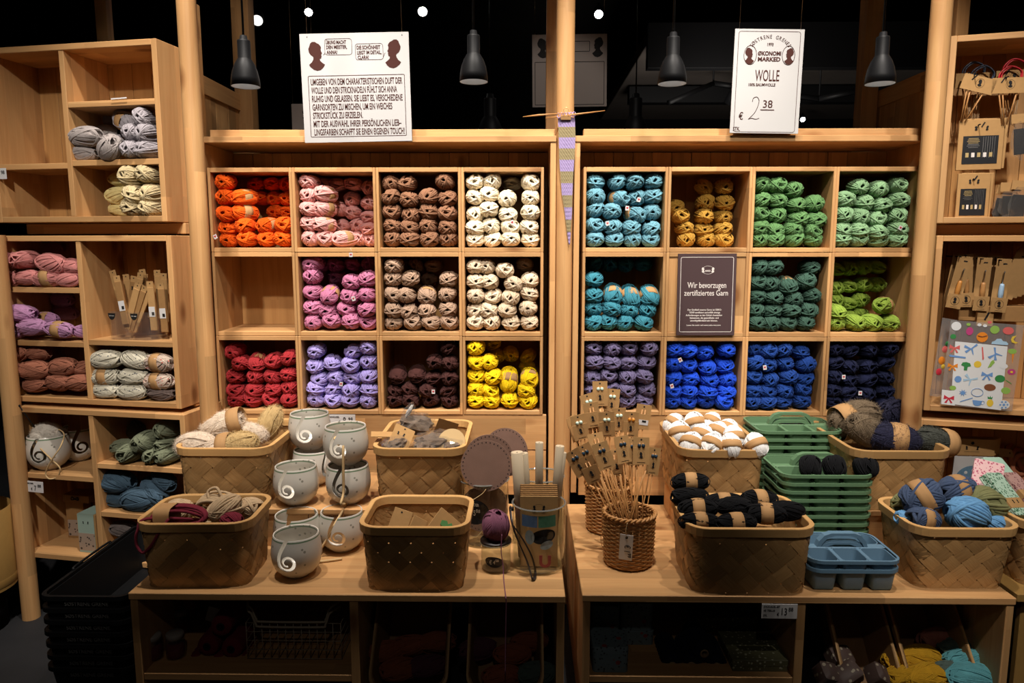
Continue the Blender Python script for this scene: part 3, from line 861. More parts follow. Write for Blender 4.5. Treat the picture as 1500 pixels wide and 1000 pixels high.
# ================================================================ woven baskets
def basket(w0, d0, h, grow, label, loc, rotz=0.0, n=16, name='woven_basket', group=None, fine=False):
    """w0, d0: the base; grow: how much wider each side of the mouth is."""
    t = thing(name, label, 'basket', loc, (0, 0, rotz), group)
    def outline(z, off):
        k = z / h
        return w0 + 2 * grow * k + 2 * off, d0 + 2 * grow * k + 2 * off
    def at(s, z, off):
        w, d = outline(z, 0.0)
        r = 0.035 + 0.02 * z / h
        a, b = w - 2 * r, d - 2 * r
        q = PI * r / 2
        per = 2 * a + 2 * b + 4 * q
        u = (s % 1.0) * per
        segs = [(a, (-a / 2, -d / 2), (1, 0), (0, -1)), (q, (a / 2, -b / 2), None, -PI / 2), (b, (w / 2, -b / 2), (0, 1), (1, 0)), (q, (a / 2, b / 2), None, 0.0),
                (a, (a / 2, d / 2), (-1, 0), (0, 1)), (q, (-a / 2, b / 2), None, PI / 2), (b, (-w / 2, b / 2), (0, -1), (-1, 0)), (q, (-a / 2, -b / 2), None, PI)]
        for ln, p, dr, nr in segs:
            if u <= ln + 1e-9:
                if dr:
                    return (p[0] + dr[0] * u + nr[0] * off, p[1] + dr[1] * u + nr[1] * off, z)
                an = nr + u / r
                return (p[0] + math.cos(an) * (r + off), p[1] + math.sin(an) * (r + off), z)
            u -= ln
        return (p[0], p[1], z)
    per = 2 * (w0 + d0) - 0.06
    P = per / n
    A = 0.0014
    zt = h - 0.004
    for sg in (1, -1):
        for i in range(n):
            vs_, fs, uv = [], [], []
            m = 14
            for k in range(m + 1):
                z = zt * k / m
                for j in range(4):
                    e = (j - 1.5) * 0.305
                    sp = (i + 0.5 + e) * P + sg * z       # place along the wall, metres
                    u_, v_ = (sp - z) / P, (sp + z) / P
                    cr = v_ if sg > 0 else u_
                    off = sg * A * math.tanh(2.0 * math.cos(PI * (cr - 0.5 + i))) + (0.00025 if 0 < j < 3 else 0)
                    vs_.append(at(sp / per, z, off))
                    uv.append((j / 3, z / zt * 3))
            for k in range(m):
                for j in range(3):
                    a_ = k * 4 + j
                    fs.append((a_, a_ + 1, a_ + 5, a_ + 4))
            obj('splint', mk('splint', vs_, fs, True, uv), 'splint', t)
    def lp(z, off):
        k = z / h
        w, d = outline(z, off)
        return [(x, y, z) for x, y in rrect(w, d, 0.035 + 0.02 * k + off, 5)]
    obj('rim', loft_me([lp(h - 0.026, 0.0035), lp(h - 0.025, 0.0075), lp(h - 0.002, 0.0075), lp(h, 0.0070), lp(h, -0.0065), lp(h - 0.002, -0.0075), lp(h - 0.025, -0.0075), lp(h - 0.026, -0.0035), lp(h - 0.026, 0.0035)], 'rim', smooth=False), 'rimwood', t)
    obj('bottom', loft_me([lp(0.0, -0.004), lp(0.006, -0.004)], 'bottom', True, True, False), 'splint', t)
    return t
def basket_px(label, l, r, by, ry, bk, Z=TZ, n=16, grow=0.016, rotz=0.0, **kw):
    a, b = PZ(l, by, Z), PZ(r, by, Z)
    h = PY(l, ry, a.y - grow).z - Z
    rr = ray((l + r) / 2, bk)
    yb = rr.y * (Z + h - ZC) / rr.z
    d = min(yb, 2.262) - a.y - grow - 0.008
    return basket(b.x - a.x, d, h, grow, label, ((a.x + b.x) / 2, a.y + d / 2, Z), rotz, n, **kw), h
GB = 'woven splint baskets on the tables'
b1, h1 = basket_px('woven splint basket of beige and crimson cord yarn, at the outer table corner', 213, 360, 859, 766, 722, rotz=math.radians(2), group=GB)
b4, h4 = basket_px('woven splint basket with few carded sets inside, in front of the film-bag basket', 537, 677, 864, 771, 724, group=GB)
b6, h6 = basket_px('woven splint basket full of black yarn at the table front', 1014, 1180, 868, 773, 717, n=18, group=GB)
b8, h8 = basket_px('woven splint basket of chunky navy, blue and olive yarn', 1341, 1470, 861, 773, 726, grow=0.024, group=GB)
b2 = basket(0.275, 0.37, 0.205, 0.018, 'woven splint basket of fluffy cream mohair on the riser', (-0.995, 2.490, RZ + 0.001), 0, 18, group=GB)
b3 = basket(0.275, 0.37, 0.205, 0.012, 'woven splint basket of film bags and a kraft tag', (-0.345, 2.492, RZ + 0.001), 0, 18, group=GB)
b5 = basket(0.255, 0.37, 0.205, 0.012, 'woven splint basket of white yarn with kraft bands', (0.655, 2.492, RZ + 0.001), 0, 18, group=GB)
b7 = basket(0.285, 0.37, 0.205, 0.016, 'woven splint basket of taupe and navy fluffy mohair', (1.235, 2.492, RZ + 0.001), 0, 18, group=GB)
b9 = basket(0.25, 0.30, 0.20, 0.018, 'woven splint basket cut by the picture edge holding folded cloths', (1.60, 2.19, TZ), 0, 16, group=GB)
t9 = thing('side_table', 'ochre board table at the picture edge carrying folded-cloth basket', 'table', (1.62, 2.02, 0))
box('top_board', (-0.195, -0.03, TZ - 0.024), (0.35, 0.37, TZ - 0.001), M.setdefault('ochre', plain('ochre_board', (0.32, 0.18, 0.05), 0.6, 0.3, noise=0.1)), t9)
box('front_panel', (-0.16, 0.0, 0), (0.35, 0.02, TZ - 0.0245), 'ochre', t9)
box('back_panel', (-0.16, 0.34, 0), (0.35, 0.36, TZ - 0.0245), 'ochre', t9)

# ================================================================ yarn bowls with a spiral slot
def bowl_mesh():
    prof = [(0.0, 0.0), (0.030, 0.0), (0.037, 0.002), (0.039, 0.006), (0.052, 0.014), (0.066, 0.031), (0.0735, 0.052), (0.0755, 0.070), (0.0745, 0.090), (0.0715, 0.110), (0.0685, 0.126), (0.0680, 0.130), (0.0665, 0.1325), (0.0640, 0.1315), (0.0632, 0.128), (0.0665, 0.108), (0.0695, 0.090), (0.0705, 0.070), (0.0685, 0.052), (0.061, 0.033), (0.046, 0.017), (0.030, 0.010), (0.0, 0.009)]
    me = lathe_me(prof, 48, 'bowl')
    bm = bmesh.new()
    bm.from_mesh(me)
    bmesh.ops.remove_doubles(bm, verts=bm.verts, dist=1e-6)
    bmesh.ops.recalc_face_normals(bm, faces=bm.faces)
    bm.to_mesh(me)
    bm.free()
    # slot: from the rim down, then curling in
    pts = []
    for k in range(8):
        t = k / 7
        pts.append((-0.004 - 0.0285 * math.sin(t * PI / 2) ** 1.2, 0.142 - 0.072 * t, 0.0115))
    cx, cz, r0 = -0.0055, 0.066, 0.0270
    for k in range(1, 25):
        t = k / 24
        an = PI + t * PI * 2.6
        r = r0 * (1 - 0.66 * t)
        pts.append((cx + r * math.cos(an), cz + r * math.sin(an), 0.0115 - 0.0045 * t))
    L, Rr = [], []
    for i, (x, z, w) in enumerate(pts):
        a = pts[max(0, i - 1)]
        b = pts[min(len(pts) - 1, i + 1)]
        dx, dz = b[0] - a[0], b[1] - a[1]
        l = math.hypot(dx, dz) or 1
        L.append((x - dz / l * w / 2, z + dx / l * w / 2))
        Rr.append((x + dz / l * w / 2, z - dx / l * w / 2))
    v, f = [], []
    n = len(pts)
    for y in (-0.10, -0.045):
        for q in L + Rr:
            v.append((q[0], y, q[1]))
    for i in range(n - 1):
        f += [(i, i + 1, n + i + 1, n + i), (2 * n + i + 1, 2 * n + i, 3 * n + i, 3 * n + i + 1),
              (i + 1, i, 2 * n + i, 2 * n + i + 1), (n + i, n + i + 1, 3 * n + i + 1, 3 * n + i)]
    f += [(0, n, 3 * n, 2 * n), (n - 1, 3 * n - 1, 4 * n - 1, 2 * n - 1)]
    cut = mk('cutter', v, f)
    bm = bmesh.new()
    bm.from_mesh(cut)
    bmesh.ops.recalc_face_normals(bm, faces=bm.faces)
    bm.to_mesh(cut)
    bm.free()
    a = bpy.data.objects.new('bowl_tmp', me)
    b = bpy.data.objects.new('cut_tmp', cut)
    C.objects.link(a)
    C.objects.link(b)
    md = a.modifiers.new('slot', 'BOOLEAN')
    md.operation = 'DIFFERENCE'
    md.solver = 'EXACT'
    md.object = b
    dg = bpy.context.evaluated_depsgraph_get()
    dg.update()
    out = bpy.data.meshes.new_from_object(a.evaluated_get(dg))
    bpy.data.objects.remove(a)
    bpy.data.objects.remove(b)
    out.materials.clear()
    out.materials.append(None)
    for p in out.polygons:
        p.use_smooth = True
    try:
        out.set_sharp_from_angle(angle=math.radians(38))
    except Exception:
        pass
    return out
BOWL = bowl_mesh()
GBW = 'white dotted yarn bowls with a spiral slot'
def bowl(loc, label, rz=0.0):
    o = obj('yarn_bowl', BOWL, 'ceramic', None, loc, (0, 0, rz))
    tag(o, label, 'bowl', GBW)
    return o
def bowl_px(px, py, Z, label, rz=0.0):
    p = PZ(px, py, Z)
    return bowl((p.x, p.y, Z), label, rz)
bowl_px(436, 840, TZ, 'white dotted yarn bowl nearest the table front edge, spiral slot facing out', 0.0)
bowl((-0.735, 2.24, TZ), 'white dotted yarn bowl hidden halfway behind the one at the table front', 0.1)
bowl_px(502, 803, TZ, 'white dotted yarn bowl on the tabletop with a cord running out of its slot', 0.12)
bowl((-0.765, 2.345, RZ), 'single white dotted yarn bowl at the front of the riser', -0.05)
q = PY(458, 700, 2.53)
bowl((q.x, 2.545, RZ), 'lower white yarn bowl of the rear stack on the riser', 1.2)
bowl((q.x - 0.008, 2.545, RZ + 0.1335), 'upper white yarn bowl of the rear stack below the price card', 0.12)
q = PY(514, 690, 2.40)
bowl((q.x, 2.36, RZ), 'lower white yarn bowl of the cord stack, its slot dark', 0.0)
bowl((q.x - 0.004, 2.36, RZ + 0.1335), 'upper white yarn bowl of the stack, holding a wad of jute cord', -0.02)
# cord: a wad in the top bowl, down through both slots to the tabletop
cx = q.x
wad = []
for k in range(40):
    a = k * 0.83
    r = 0.045 * (0.55 + 0.4 * math.sin(k * 1.7))
    wad.append((cx + r * math.cos(a), 2.36 + r * math.sin(a), RZ + 0.1335 + 0.085 + 0.012 * math.sin(k * 2.3)))
tb = PZ(497, 800, TZ)
line = spline(wad, 3)[:-1] + spline([(cx + 0.004, 2.32, RZ + 0.245), (cx + 0.006, 2.283, RZ + 0.205), (cx + 0.005, 2.279, RZ + 0.13), (cx + 0.003, 2.279, RZ + 0.06), (cx + 0.0, 2.255, RZ + 0.03), (tb.x + 0.02, tb.y + 0.025, TZ + 0.135), (tb.x + 0.006, tb.y - 0.067, TZ + 0.105), (tb.x - 0.02, tb.y - 0.079, TZ + 0.055), (tb.x - 0.045, tb.y - 0.085, TZ + 0.02), (tb.x - 0.07, tb.y - 0.10, TZ + 0.005), (tb.x - 0.06, tb.y - 0.13, TZ + 0.0045), (tb.x - 0.02, tb.y - 0.125, TZ + 0.0045), (tb.x + 0.035, tb.y - 0.105, TZ + 0.0045)], 6)
tag(obj('jute_cord', tube_me(line, 0.0042, 6), 'cord'), 'pale jute cord from the top yarn bowl hanging down to the tabletop', 'cord')

# ================================================================ yarn lying in the baskets
YM = {}
def ym(name, col, **k):
    if name not in YM:
        YM[name] = yarn_mat(name + '_yarn', col, **k)
    return YM[name]
def skein(label, loc, axis, mat, kind='skein', scale=1.0, band=False, roll=None, group=None, name='yarn_skein', i=0, bandmat='band'):
    me = {'skein': SKEIN, 'thick': THICK, 'smooth': SMOOTHB, 'ball': BALL}[kind]
    me = me[i % len(me)]
    o = obj(name, me, mat, None, loc, ydir(axis, roll if roll is not None else rnd.uniform(0, 6.28)), scale)
    tag(o, label, 'yarn', group)
    if band:
        obj('paper_band', {'skein': SBAND, 'thick': TBAND, 'smooth': MBAND, 'ball': BAND}[kind], bandmat, o)
    return o
# white, in the rear right basket: pixel, pixel, axis
WB = [(1003, 624, 'far row'), (1032, 624, 'far row'), (1043, 607, 'far row'), (1022, 640, 'second row'), (1052, 646, 'second row'), (1066, 634, 'far row'), (1037, 655, 'near row'), (1013, 653, 'near row'), (1072, 650, 'near row'), (1086, 632, 'far row'), (1107, 652, 'near row'), (1098, 640, 'second row'), (985, 640, 'second row')]
WB = [(987, 622), (1018, 620), (1042, 620), (996, 634), (1027, 638), (1050, 634), (1065, 630), (1012, 650), (1042, 652), (1075, 641), (1070, 653), (1108, 652)]
for i, (px, py) in enumerate(WB):
    yy = 2.62 - (py - 615) * 0.0079
    p = PY(px, py, yy)
    near = 'nearest row' if py > 645 else ('rear row' if py < 628 else 'middle row')
    skein('white yarn ball with kraft band, %s counting from the rear in the white yarn basket' % COL[i], p, (rnd.uniform(-.9, .3), -0.5, rnd.uniform(-.9, -.5)), ym('white', (0.80, 0.78, 0.76)), 'smooth', (1.12, 1.0, 1.12), True, group='white yarn balls in the basket', i=i)
BB = [(1012, 708, 'topmost'), (1003, 727, ''), (1052, 732, ''), (1028, 748, ''), (1068, 742, ''), (1128, 732, ''), (1116, 728, ''), (1140, 750, ''), (1010, 764, ''), (1085, 762, ''), (1050, 768, '')]
BB = [(1011, 706, 1), (1010, 727, 0), (1060, 735, 1), (1022, 745, 1), (1075, 741, 0), (1112, 731, 1), (1122, 752, 1), (1024, 764, 1), (1078, 766, 1), (1150, 748, 0)]
for i, (px, py, bd) in enumerate(BB):
    yy = 2.235 - (py - 706) * 0.0035
    p = PY(px, py, yy)
    skein('black yarn skein with kraft band, %s counting from the rear in the black yarn basket' % COL[i] if bd else 'black yarn skein without visible band, %s counting from the rear in its basket' % COL[i], p, (1, rnd.uniform(-.15, .15), rnd.uniform(-.08, .08)), ym('black', (0.006, 0.006, 0.007)), 'skein', (1.0, 1.12, 1.0), bool(bd), group='black yarn skeins in the basket', i=i)
p = PZ(1100, 800, TZ)
box('cardboard_filler', (-0.13, -0.09, 0.008), (0.13, 0.10, 0.12), 'kraftdark', b6)
box('cardboard_filler', (-0.11, -0.15, 0.008), (0.11, 0.15, 0.13), 'kraftdark', b5)
# cream mohair, rear left basket
FUZZ = [fuzz_me(2600, 0.034, 0.046, 0.032, 0.011, s, 0.00022) for s in (1, 2)]
def mohair(label, loc, axis, mat, scale=1.0, band=None, group=None, i=0, shape=None):
    o = obj('mohair_ball', SMOOTHB[i % 2], mat, None, loc, ydir(axis, rnd.uniform(0, 6)), (scale * 1.4, scale * 1.62, scale * 1.4) if shape is None else shape)
    tag(o, label, 'yarn', group)
    f = obj('fuzz', FUZZ[i % 2], mat, o)
    f['kind'] = 'stuff'
    if band is not None:
        b = obj('paper_band', MBAND, 'band', o, (0, band, 0), None, (1.0, 1, 1.0))
    return o
cr, hon = ym('cream_mohair', (0.66, 0.54, 0.42), fuzzy=True), ym('honey_mohair', (0.50, 0.35, 0.16), fuzzy=True)
MG = 'mohair balls in the rear outer basket'
box('cardboard_filler', (-0.12, -0.16, 0.008), (0.12, 0.16, 0.12), 'kraftdark', b2)
mohair('cream mohair ball lying on top with kraft band at its outer end', PY(326, 622, 2.46), (1, 0.1, 0.25), cr, 1.05, -0.03, MG, 0)
mohair('cream mohair ball under the topmost one in the mohair basket', PY(361, 637, 2.48), (1, 0.2, -0.1), cr, 1.0, None, MG, 1)
mohair('honey mohair ball with kraft band lying nearest the basket rim', PY(350, 650, 2.36), (1, -0.05, 0.15), hon, 0.95, 0.03, MG, 0)
mohair('honey mohair ball standing in the rear corner of the mohair basket', PY(395, 620, 2.57), (0.4, 0.3, 1), hon, 0.95, None, MG, 1)
mohair('flat cream mohair ball at the outer end of the mohair basket', PY(288, 652, 2.38), (1, 0.1, 0.0), cr, 0.98, None, MG, 1)
mohair('cream mohair ball low at the front rim under the honey one', PY(322, 660, 2.36), (1, 0.0, 0.0), cr, 0.85, None, MG, 0)
# taupe and navy mohair, rear right basket
tp, nv, gr = ym('taupe_mohair', (0.135, 0.098, 0.062), fuzzy=True), ym('navy_mohair', (0.020, 0.020, 0.042), fuzzy=True), ym('grey_mohair', (0.055, 0.058, 0.048), fuzzy=True)
MG = 'mohair balls in the taupe and navy basket'
box('cardboard_filler', (-0.12, -0.16, 0.008), (0.12, 0.16, 0.13), 'kraftdark', b7)
mohair('large taupe mohair ball with a kraft band on its top', PY(1252, 613, 2.58), (1, 0.2, 0.25), tp, 1.35, 0.02, MG, 0)
mohair('taupe mohair ball lying below the banded taupe one', PY(1268, 630, 2.46), (0.8, 0.3, -0.5), tp, 1.15, None, MG, 1)
mohair('navy mohair ball behind, touching the midnight yarn cubby', PY(1318, 612, 2.60), (1, 0.3, -0.5), nv, 1.3, None, MG, 0)
mohair('round navy mohair ball with kraft band at the front of its basket', PY(1308, 642, 2.42), (1, -0.2, -0.1), nv, 1.2, -0.005, MG, 1)
mohair('navy mohair ball in the middle of its basket', PY(1290, 640, 2.50), (1, 0.0, -0.1), nv, 1.1, None, MG, 1)
mohair('dark grey mohair ball with kraft band at the outer basket end', PY(1365, 645, 2.44), (1, 0.2, -0.2), gr, 1.05, -0.03, MG, 0)
# chunky cord yarn, front left basket
bc, rc = ym('beige_cord', (0.44, 0.31, 0.185)), ym('crimson_cord', (0.155, 0.018, 0.030))
box('cardboard_filler', (-0.12, -0.09, 0.008), (0.12, 0.09, 0.09), 'kraftdark', b1)
CG = 'cord yarn hanks in the beige and crimson basket'
def hank(label, loc, w, d, h, sr, mat, turns, seed, group, rot=None, tail=None, band=None, name='cord_hank'):
    g = random.Random(seed)
    pts = []
    for k in range(turns * 12):
        a = 2 * PI * k / 12
        u = g.uniform(-1, 1) if k % 12 == 0 else u
        pts.append((w / 2 * math.cos(a) * (0.9 + 0.1 * u), d / 2 * u * abs(math.sin(a)) ** 0.5 + d * 0.12 * math.cos(a + seed) + 0.15 * d * math.sin(k * 0.3), h / 2 * math.sin(a) * (0.85 + 0.18 * math.cos(k * 0.11 + seed))))
    ln = spline(pts, 2)
    if tail:
        ln += spline([ln[-1]] + tail, 6)
    o = obj(name, tube_me(ln, sr, 6), mat, None, loc, rot or (0, 0, 0))
    tag(o, label, 'yarn', group)
    if band:
        x, hw, bw, bh = band
        obj('paper_band', loft_me([[(x - hw, y, z) for y, z in rrect(bw, bh, 0.02)], [(x + hw, y, z) for y, z in rrect(bw, bh, 0.02)]], 'paper_band'), 'band', o)
    return o
hank('beige cord hank with a topknot loop at the rear of its basket', PY(318, 742, 2.16), 0.14, 0.07, 0.075, 0.0046, bc, 12, 3, CG, tail=[(0.02, -0.01, 0.04), (0.0, 0.0, 0.062), (-0.025, 0, 0.05), (-0.02, -0.01, 0.03)])
skein('beige cord ball wound tightly beside the crimson hank', PY(331, 745, 2.10), (0.9, 0.3, 0.4), bc, 'thick', 0.92, group=CG, i=1, name='cord_ball')
skein('beige cord ball in the inner rear corner of its basket', PY(366, 745, 2.15), (1, -0.3, 0.2), bc, 'thick', 0.8, group=CG, i=2, name='cord_ball')
skein('beige cord ball half hidden at the outer rear of its basket', PY(262, 748, 2.14), (1, 0.2, 0.0), bc, 'thick', 0.8, group=CG, i=0, name='cord_ball')
skein('crimson cord ball deep at the inner front rim', PY(340, 764, 2.05), (1, 0, 0), rc, 'thick', 0.62, group=CG, i=0, name='cord_ball')
hk = PY(262, 758, 2.04)
hank('crimson cord hank with kraft band and a loop hanging over the rim', hk, 0.165, 0.055, 0.060, 0.0046, rc, 11, 5, CG, tail=[(-0.075, -0.035, 0.01), (-0.098, -0.050, -0.02), (-0.105, -0.05, -0.06), (-0.085, -0.055, -0.085), (-0.055, -0.062, -0.060), (-0.03, -0.06, -0.02), (-0.01, -0.04, 0.012)], band=(-0.035, 0.024, 0.075, 0.076))
# chunky tube yarn, front right basket
dn, ol, sb = ym('denim_tube', (0.052, 0.075, 0.135)), ym('olive_tube', (0.185, 0.185, 0.082)), ym('sky_tube', (0.130, 0.300, 0.52))
TG = 'tube yarn balls in the navy, blue and olive basket'
box('cardboard_filler', (-0.11, -0.09, 0.008), (0.12, 0.08, 0.10), 'kraftdark', b8)
skein('navy tube yarn ball with kraft band, standing tallest', PY(1350, 728, 2.11), (0.9, -0.1, 0.5), dn, 'thick', 1.12, True, group=TG, i=0, name='tube_yarn_ball')
skein('navy tube yarn ball with wide kraft band, behind the sky blue one', PY(1402, 718, 2.18), (1, 0.1, 0.1), dn, 'thick', 1.02, True, group=TG, i=1, name='tube_yarn_ball')
skein('olive tube yarn ball at the inner end of its basket', PY(1325, 738, 2.17), (0.6, 0.5, 0.2), ol, 'thick', 0.78, group=TG, i=2, name='tube_yarn_ball')
skein('big olive tube yarn ball beside the folded pink cloth', PY(1443, 738, 2.14), (0.8, -0.2, -0.5), ol, 'thick', 1.1, group=TG, i=0, roll=1.0, name='tube_yarn_ball')
skein('sky blue tube yarn ball lying at the front rim', PY(1416, 752, 2.07), (1, 0, -0.12), sb, 'thick', 1.1, group=TG, i=1, roll=2.0, name='tube_yarn_ball')
skein('navy tube yarn ball low at the front rim', PY(1352, 760, 2.07), (1, 0.1, -0.15), dn, 'thick', 0.85, True, group=TG, i=2, name='tube_yarn_ball')
skein('sky blue tube yarn ball peeping out at the outer rim', PY(1460, 768, 2.09), (1, 0, 0), sb, 'thick', 0.6, group=TG, i=0, name='tube_yarn_ball')
skein('sky blue tube yarn ball peeping out under the olive one', PY(1326, 758, 2.10), (1, 0, 0), sb, 'thick', 0.55, group=TG, i=2, name='tube_yarn_ball')

# ================================================================ plastic caddies
def cup_me(x0, x1, y0, y1, z0, z1, r, t, tp):
    def l(g, z):
        w, d = x1 - x0 - 2 * g, y1 - y0 - 2 * g
        return [(x + (x0 + x1) / 2, y + (y0 + y1) / 2, z) for x, y in rrect(w, d, max(r - g, 0.004), 4)]
    return loft_me([l(tp + 0.006, z0), l(tp, z0 + 0.006), l(0, z1), l(t, z1), l(tp + t, z0 + 0.007), l(tp + t + 0.005, z0 + t + 0.001)], 'compartment', True, True)
def caddy(W, Dp, H, mat, label, loc, group):
    t = thing('plastic_caddy', label, 'caddy', loc, None, group)
    rim = 0.008
    yb = Dp * 0.50
    cw = (W - 2 * rim) / 3
    for k in range(3):
        x0 = -W / 2 + rim + cw * k
        obj('front_compartment', cup_me(x0 + 0.003, x0 + cw - 0.003, -Dp / 2 + rim, -Dp / 2 + yb - 0.006, 0, H - 0.003, 0.018, 0.003, 0.008), mat, t)
    obj('back_compartment', cup_me(-W / 2 + rim, W / 2 - rim, -Dp / 2 + yb + 0.018, Dp / 2 - rim, 0, H - 0.003, 0.024, 0.003, 0.008), mat, t)
    def l(a, b, r, z):
        return [(x, y, z) for x, y in rrect(a, b, r, 6)]
    obj('rim', loft_me([l(W - 0.012, Dp - 0.012, 0.034, H - 0.010), l(W, Dp, 0.04, H - 0.010), l(W, Dp, 0.04, H), l(W - 0.014, Dp - 0.014, 0.033, H), l(W - 0.012, Dp - 0.012, 0.034, H - 0.010)], 'rim', smooth=False), mat, t)
    yc = -Dp / 2 + yb + 0.006
    box('bridge', (-W / 2 + 0.006, yc - 0.013, H - 0.006), (W / 2 - 0.006, yc + 0.014, H - 0.0015), mat, t)
    for x in (-cw / 2, cw / 2):
        box('divider', (x - 0.0055, -Dp / 2 + 0.006, H - 0.006), (x + 0.0055, yc - 0.0135, H - 0.0015), mat, t, 0.001)
    hw = W * 0.24
    pr = [(-hw - 0.012, 0.0), (-hw - 0.006, 0.018), (-hw + 0.010, 0.036), (-hw + 0.030, 0.043), (hw - 0.030, 0.043), (hw - 0.010, 0.036), (hw + 0.006, 0.018), (hw + 0.012, 0.0)]
    pi = [(x * (1 - 0.010 / max(abs(x), 0.02)), z - 0.008) for x, z in pr]
    pi[0], pi[-1] = (pr[0][0] + 0.012, 0.0), (pr[-1][0] - 0.012, 0.0)
    n = len(pr)
    for nm, dz, sc_ in (('handle', 0.0, 1.0), ('handle_lip', 0.0, 0.84)):
        loops = []
        v, f = [], []
        yw = 0.011 if nm == 'handle' else 0.007
        for (x, z), (xi, zi) in zip(pr, pi):
            zz, zzi = H - 0.002 + z * sc_, H - 0.002 + zi * sc_
            if nm == 'handle_lip':
                zz, zzi = H - 0.002 + z * 0.45, H - 0.002 + max(zi, 0) * 0.30
            v += [(x * sc_, yc - yw, zz), (x * sc_, yc + yw, zz), (xi * sc_, yc + yw, zzi), (xi * sc_, yc - yw, zzi)]
        for k in range(n - 1):
            for j in range(4):
                f.append((k * 4 + j, k * 4 + (j + 1) % 4, k * 4 + 4 + (j + 1) % 4, k * 4 + 4 + j))
        f += [(0, 1, 2, 3), (4 * n - 1, 4 * n - 2, 4 * n - 3, 4 * n - 4)]
        obj(nm, mk('handle', v, f), mat, t)
    return t
pl, pr_ = PY(1187, 824, 1.975), PY(1331, 836, 1.975)
cxb = (PY(1187, 824, 1.975).x + PY(1331, 836, 1.975).x) / 2
b0 = caddy(0.268, 0.215, 0.070, 'bluep', 'dusty blue plastic caddy, lower of the two stacked at the table front', (cxb, 1.988 + 0.1075, TZ), 'blue plastic caddies')
dup(b0, (cxb + 0.001, 1.988 + 0.1075, TZ + 0.027), label='dusty blue plastic caddy, upper of the two stacked at the table front')
# green: front stack of seven, rear stack of six
gx = (PY(1144, 690, 2.25).x + PY(1291, 697, 2.25).x) / 2
gz = PY(1220, 697, 2.25).z
GH = 0.070
N7 = 8
g0 = None
for k in range(N7):
    z = gz - GH - 0.027 * (N7 - 1 - k)
    lb = 'sage green plastic caddy with black yarn, topmost of the nearer stack' if k == N7 - 1 else 'sage green plastic caddy, %s from the bottom of the nearer stack' % (COL[k])
    if g0 is None:
        g0 = caddy(0.300, 0.225, GH, 'greenp', lb, (gx, 2.255 + 0.1125, z), 'green plastic caddies')
    else:
        dup(g0, (gx + rnd.uniform(-0.002, 0.002), 2.255 + 0.1125, z), label=lb)
tz0 = gz - GH - 0.027 * (N7 - 1)
gx2 = (PY(1108, 625, 2.50).x + PY(1239, 632, 2.50).x) / 2
gz2 = PY(1172, 632, 2.485).z
for k in range(11):
    z = gz2 - GH - 0.027 * (10 - k)
    dup(g0, (gx2, 2.485 + 0.1125, z), label='sage green plastic caddy, %s' % ('topmost of the rear stack, its handle before the navy yarn' if k == 10 else COL[k] + ' from the bottom of the rear stack'))
for i, (px, w) in enumerate([(1187, 0.95), (1222, 0.95), (1268, 0.98)]):
    p = PY(px, 683, 2.305)
    skein('black yarn ball in the top green caddy, %s' % ['beside its rim', 'in the middle with a heart tag', 'at the outer end'][i], p, (rnd.uniform(-.3, .3), -0.4, -1) if i < 2 else (0.2, -0.3, -1), ym('black', (0.006, 0.006, 0.007)), 'ball', (1.08, 0.72, 1.15), group='black balls in the green caddy', i=i)
# ================================================================ glass jars
def jar(r, h, label, loc, rim=0.004, name='glass_jar'):
    o = obj(name, lathe_me([(0.0, 0.004), (r - 0.008, 0.003), (r - 0.002, 0.008), (r, 0.016), (r, h - 0.006), (r + rim * 0.5, h)], 40, 'jar'), 'glass', None, loc)
    tag(o, label, 'jar')
    obj('lip', loft_me([[(r * math.cos(2 * PI * k / 40) + rr * math.cos(2 * PI * k / 40), r * math.sin(2 * PI * k / 40) + rr * math.sin(2 * PI * k / 40), h + zz) for k in range(40)] for rr, zz in ((0, -0.003), (0.003, 0), (0, 0.003), (-0.003, 0), (0, -0.003))], 'lip'), 'glasslip', o)
    return o
def oval_label(parent, r, a0, z, w, h, mat, name='chalk_label', tilt=0.0):
    """an oval sticker bent round a jar of radius r"""
    n = 24
    v = [(r * math.cos(a0), r * math.sin(a0), z)]
    for k in range(n):
        t = 2 * PI * k / n
        x, y = w / 2 * math.cos(t), h / 2 * math.sin(t)
        x, y = x * math.cos(tilt) - y * math.sin(tilt), x * math.sin(tilt) + y * math.cos(tilt)
        v.append((r * math.cos(a0 + x / r), r * math.sin(a0 + x / r), z + y))
    return obj(name, mk('label', v, [(0, 1 + k, 1 + (k + 1) % n) for k in range(n)]), mat, parent)
# tall jar of leather rounds
jc = PY(708, 760, 2.30)
LJ = (jc.x, 2.36, TZ)
j1 = jar(0.083, 0.215, 'tall glass jar of brown leather rounds between basket and card jar', LJ)
ol = oval_label(j1, 0.0837, -PI / 2 - 0.35, 0.125, 0.10, 0.085, 'black')
text('LÆDER', (-0.028, -0.081, 0.150), 0.014, 'cane', j1, 0.7, rot=(0, 0, -0.35))
text('€ 5⁵⁸', (-0.028, -0.081, 0.122), 0.026, 'cane', j1, 0.7, rot=(0, 0, -0.35))
def round_me(r, th, holes=36):
    bm = bmesh.new()
    outer = [(r * math.cos(2 * PI * k / 72), r * math.sin(2 * PI * k / 72)) for k in range(72)]
    bm.free()
    return prism_me(outer, th, 'leather_round')
LR, LH = round_me(0.083, 0.004), []
hv, hf = [], []
for k in range(36):
    a = 2 * PI * k / 36
    c = (0.076 * math.cos(a), 0.076 * math.sin(a))
    b0_ = len(hv)
    for q in range(6):
        hv.append((c[0] + 0.0021 * math.cos(q * PI / 3), -0.0006, c[1] + 0.0021 * math.sin(q * PI / 3)))
    hf.append(tuple(range(b0_, b0_ + 6)))
HOLES = mk('punched_holes', hv, hf)
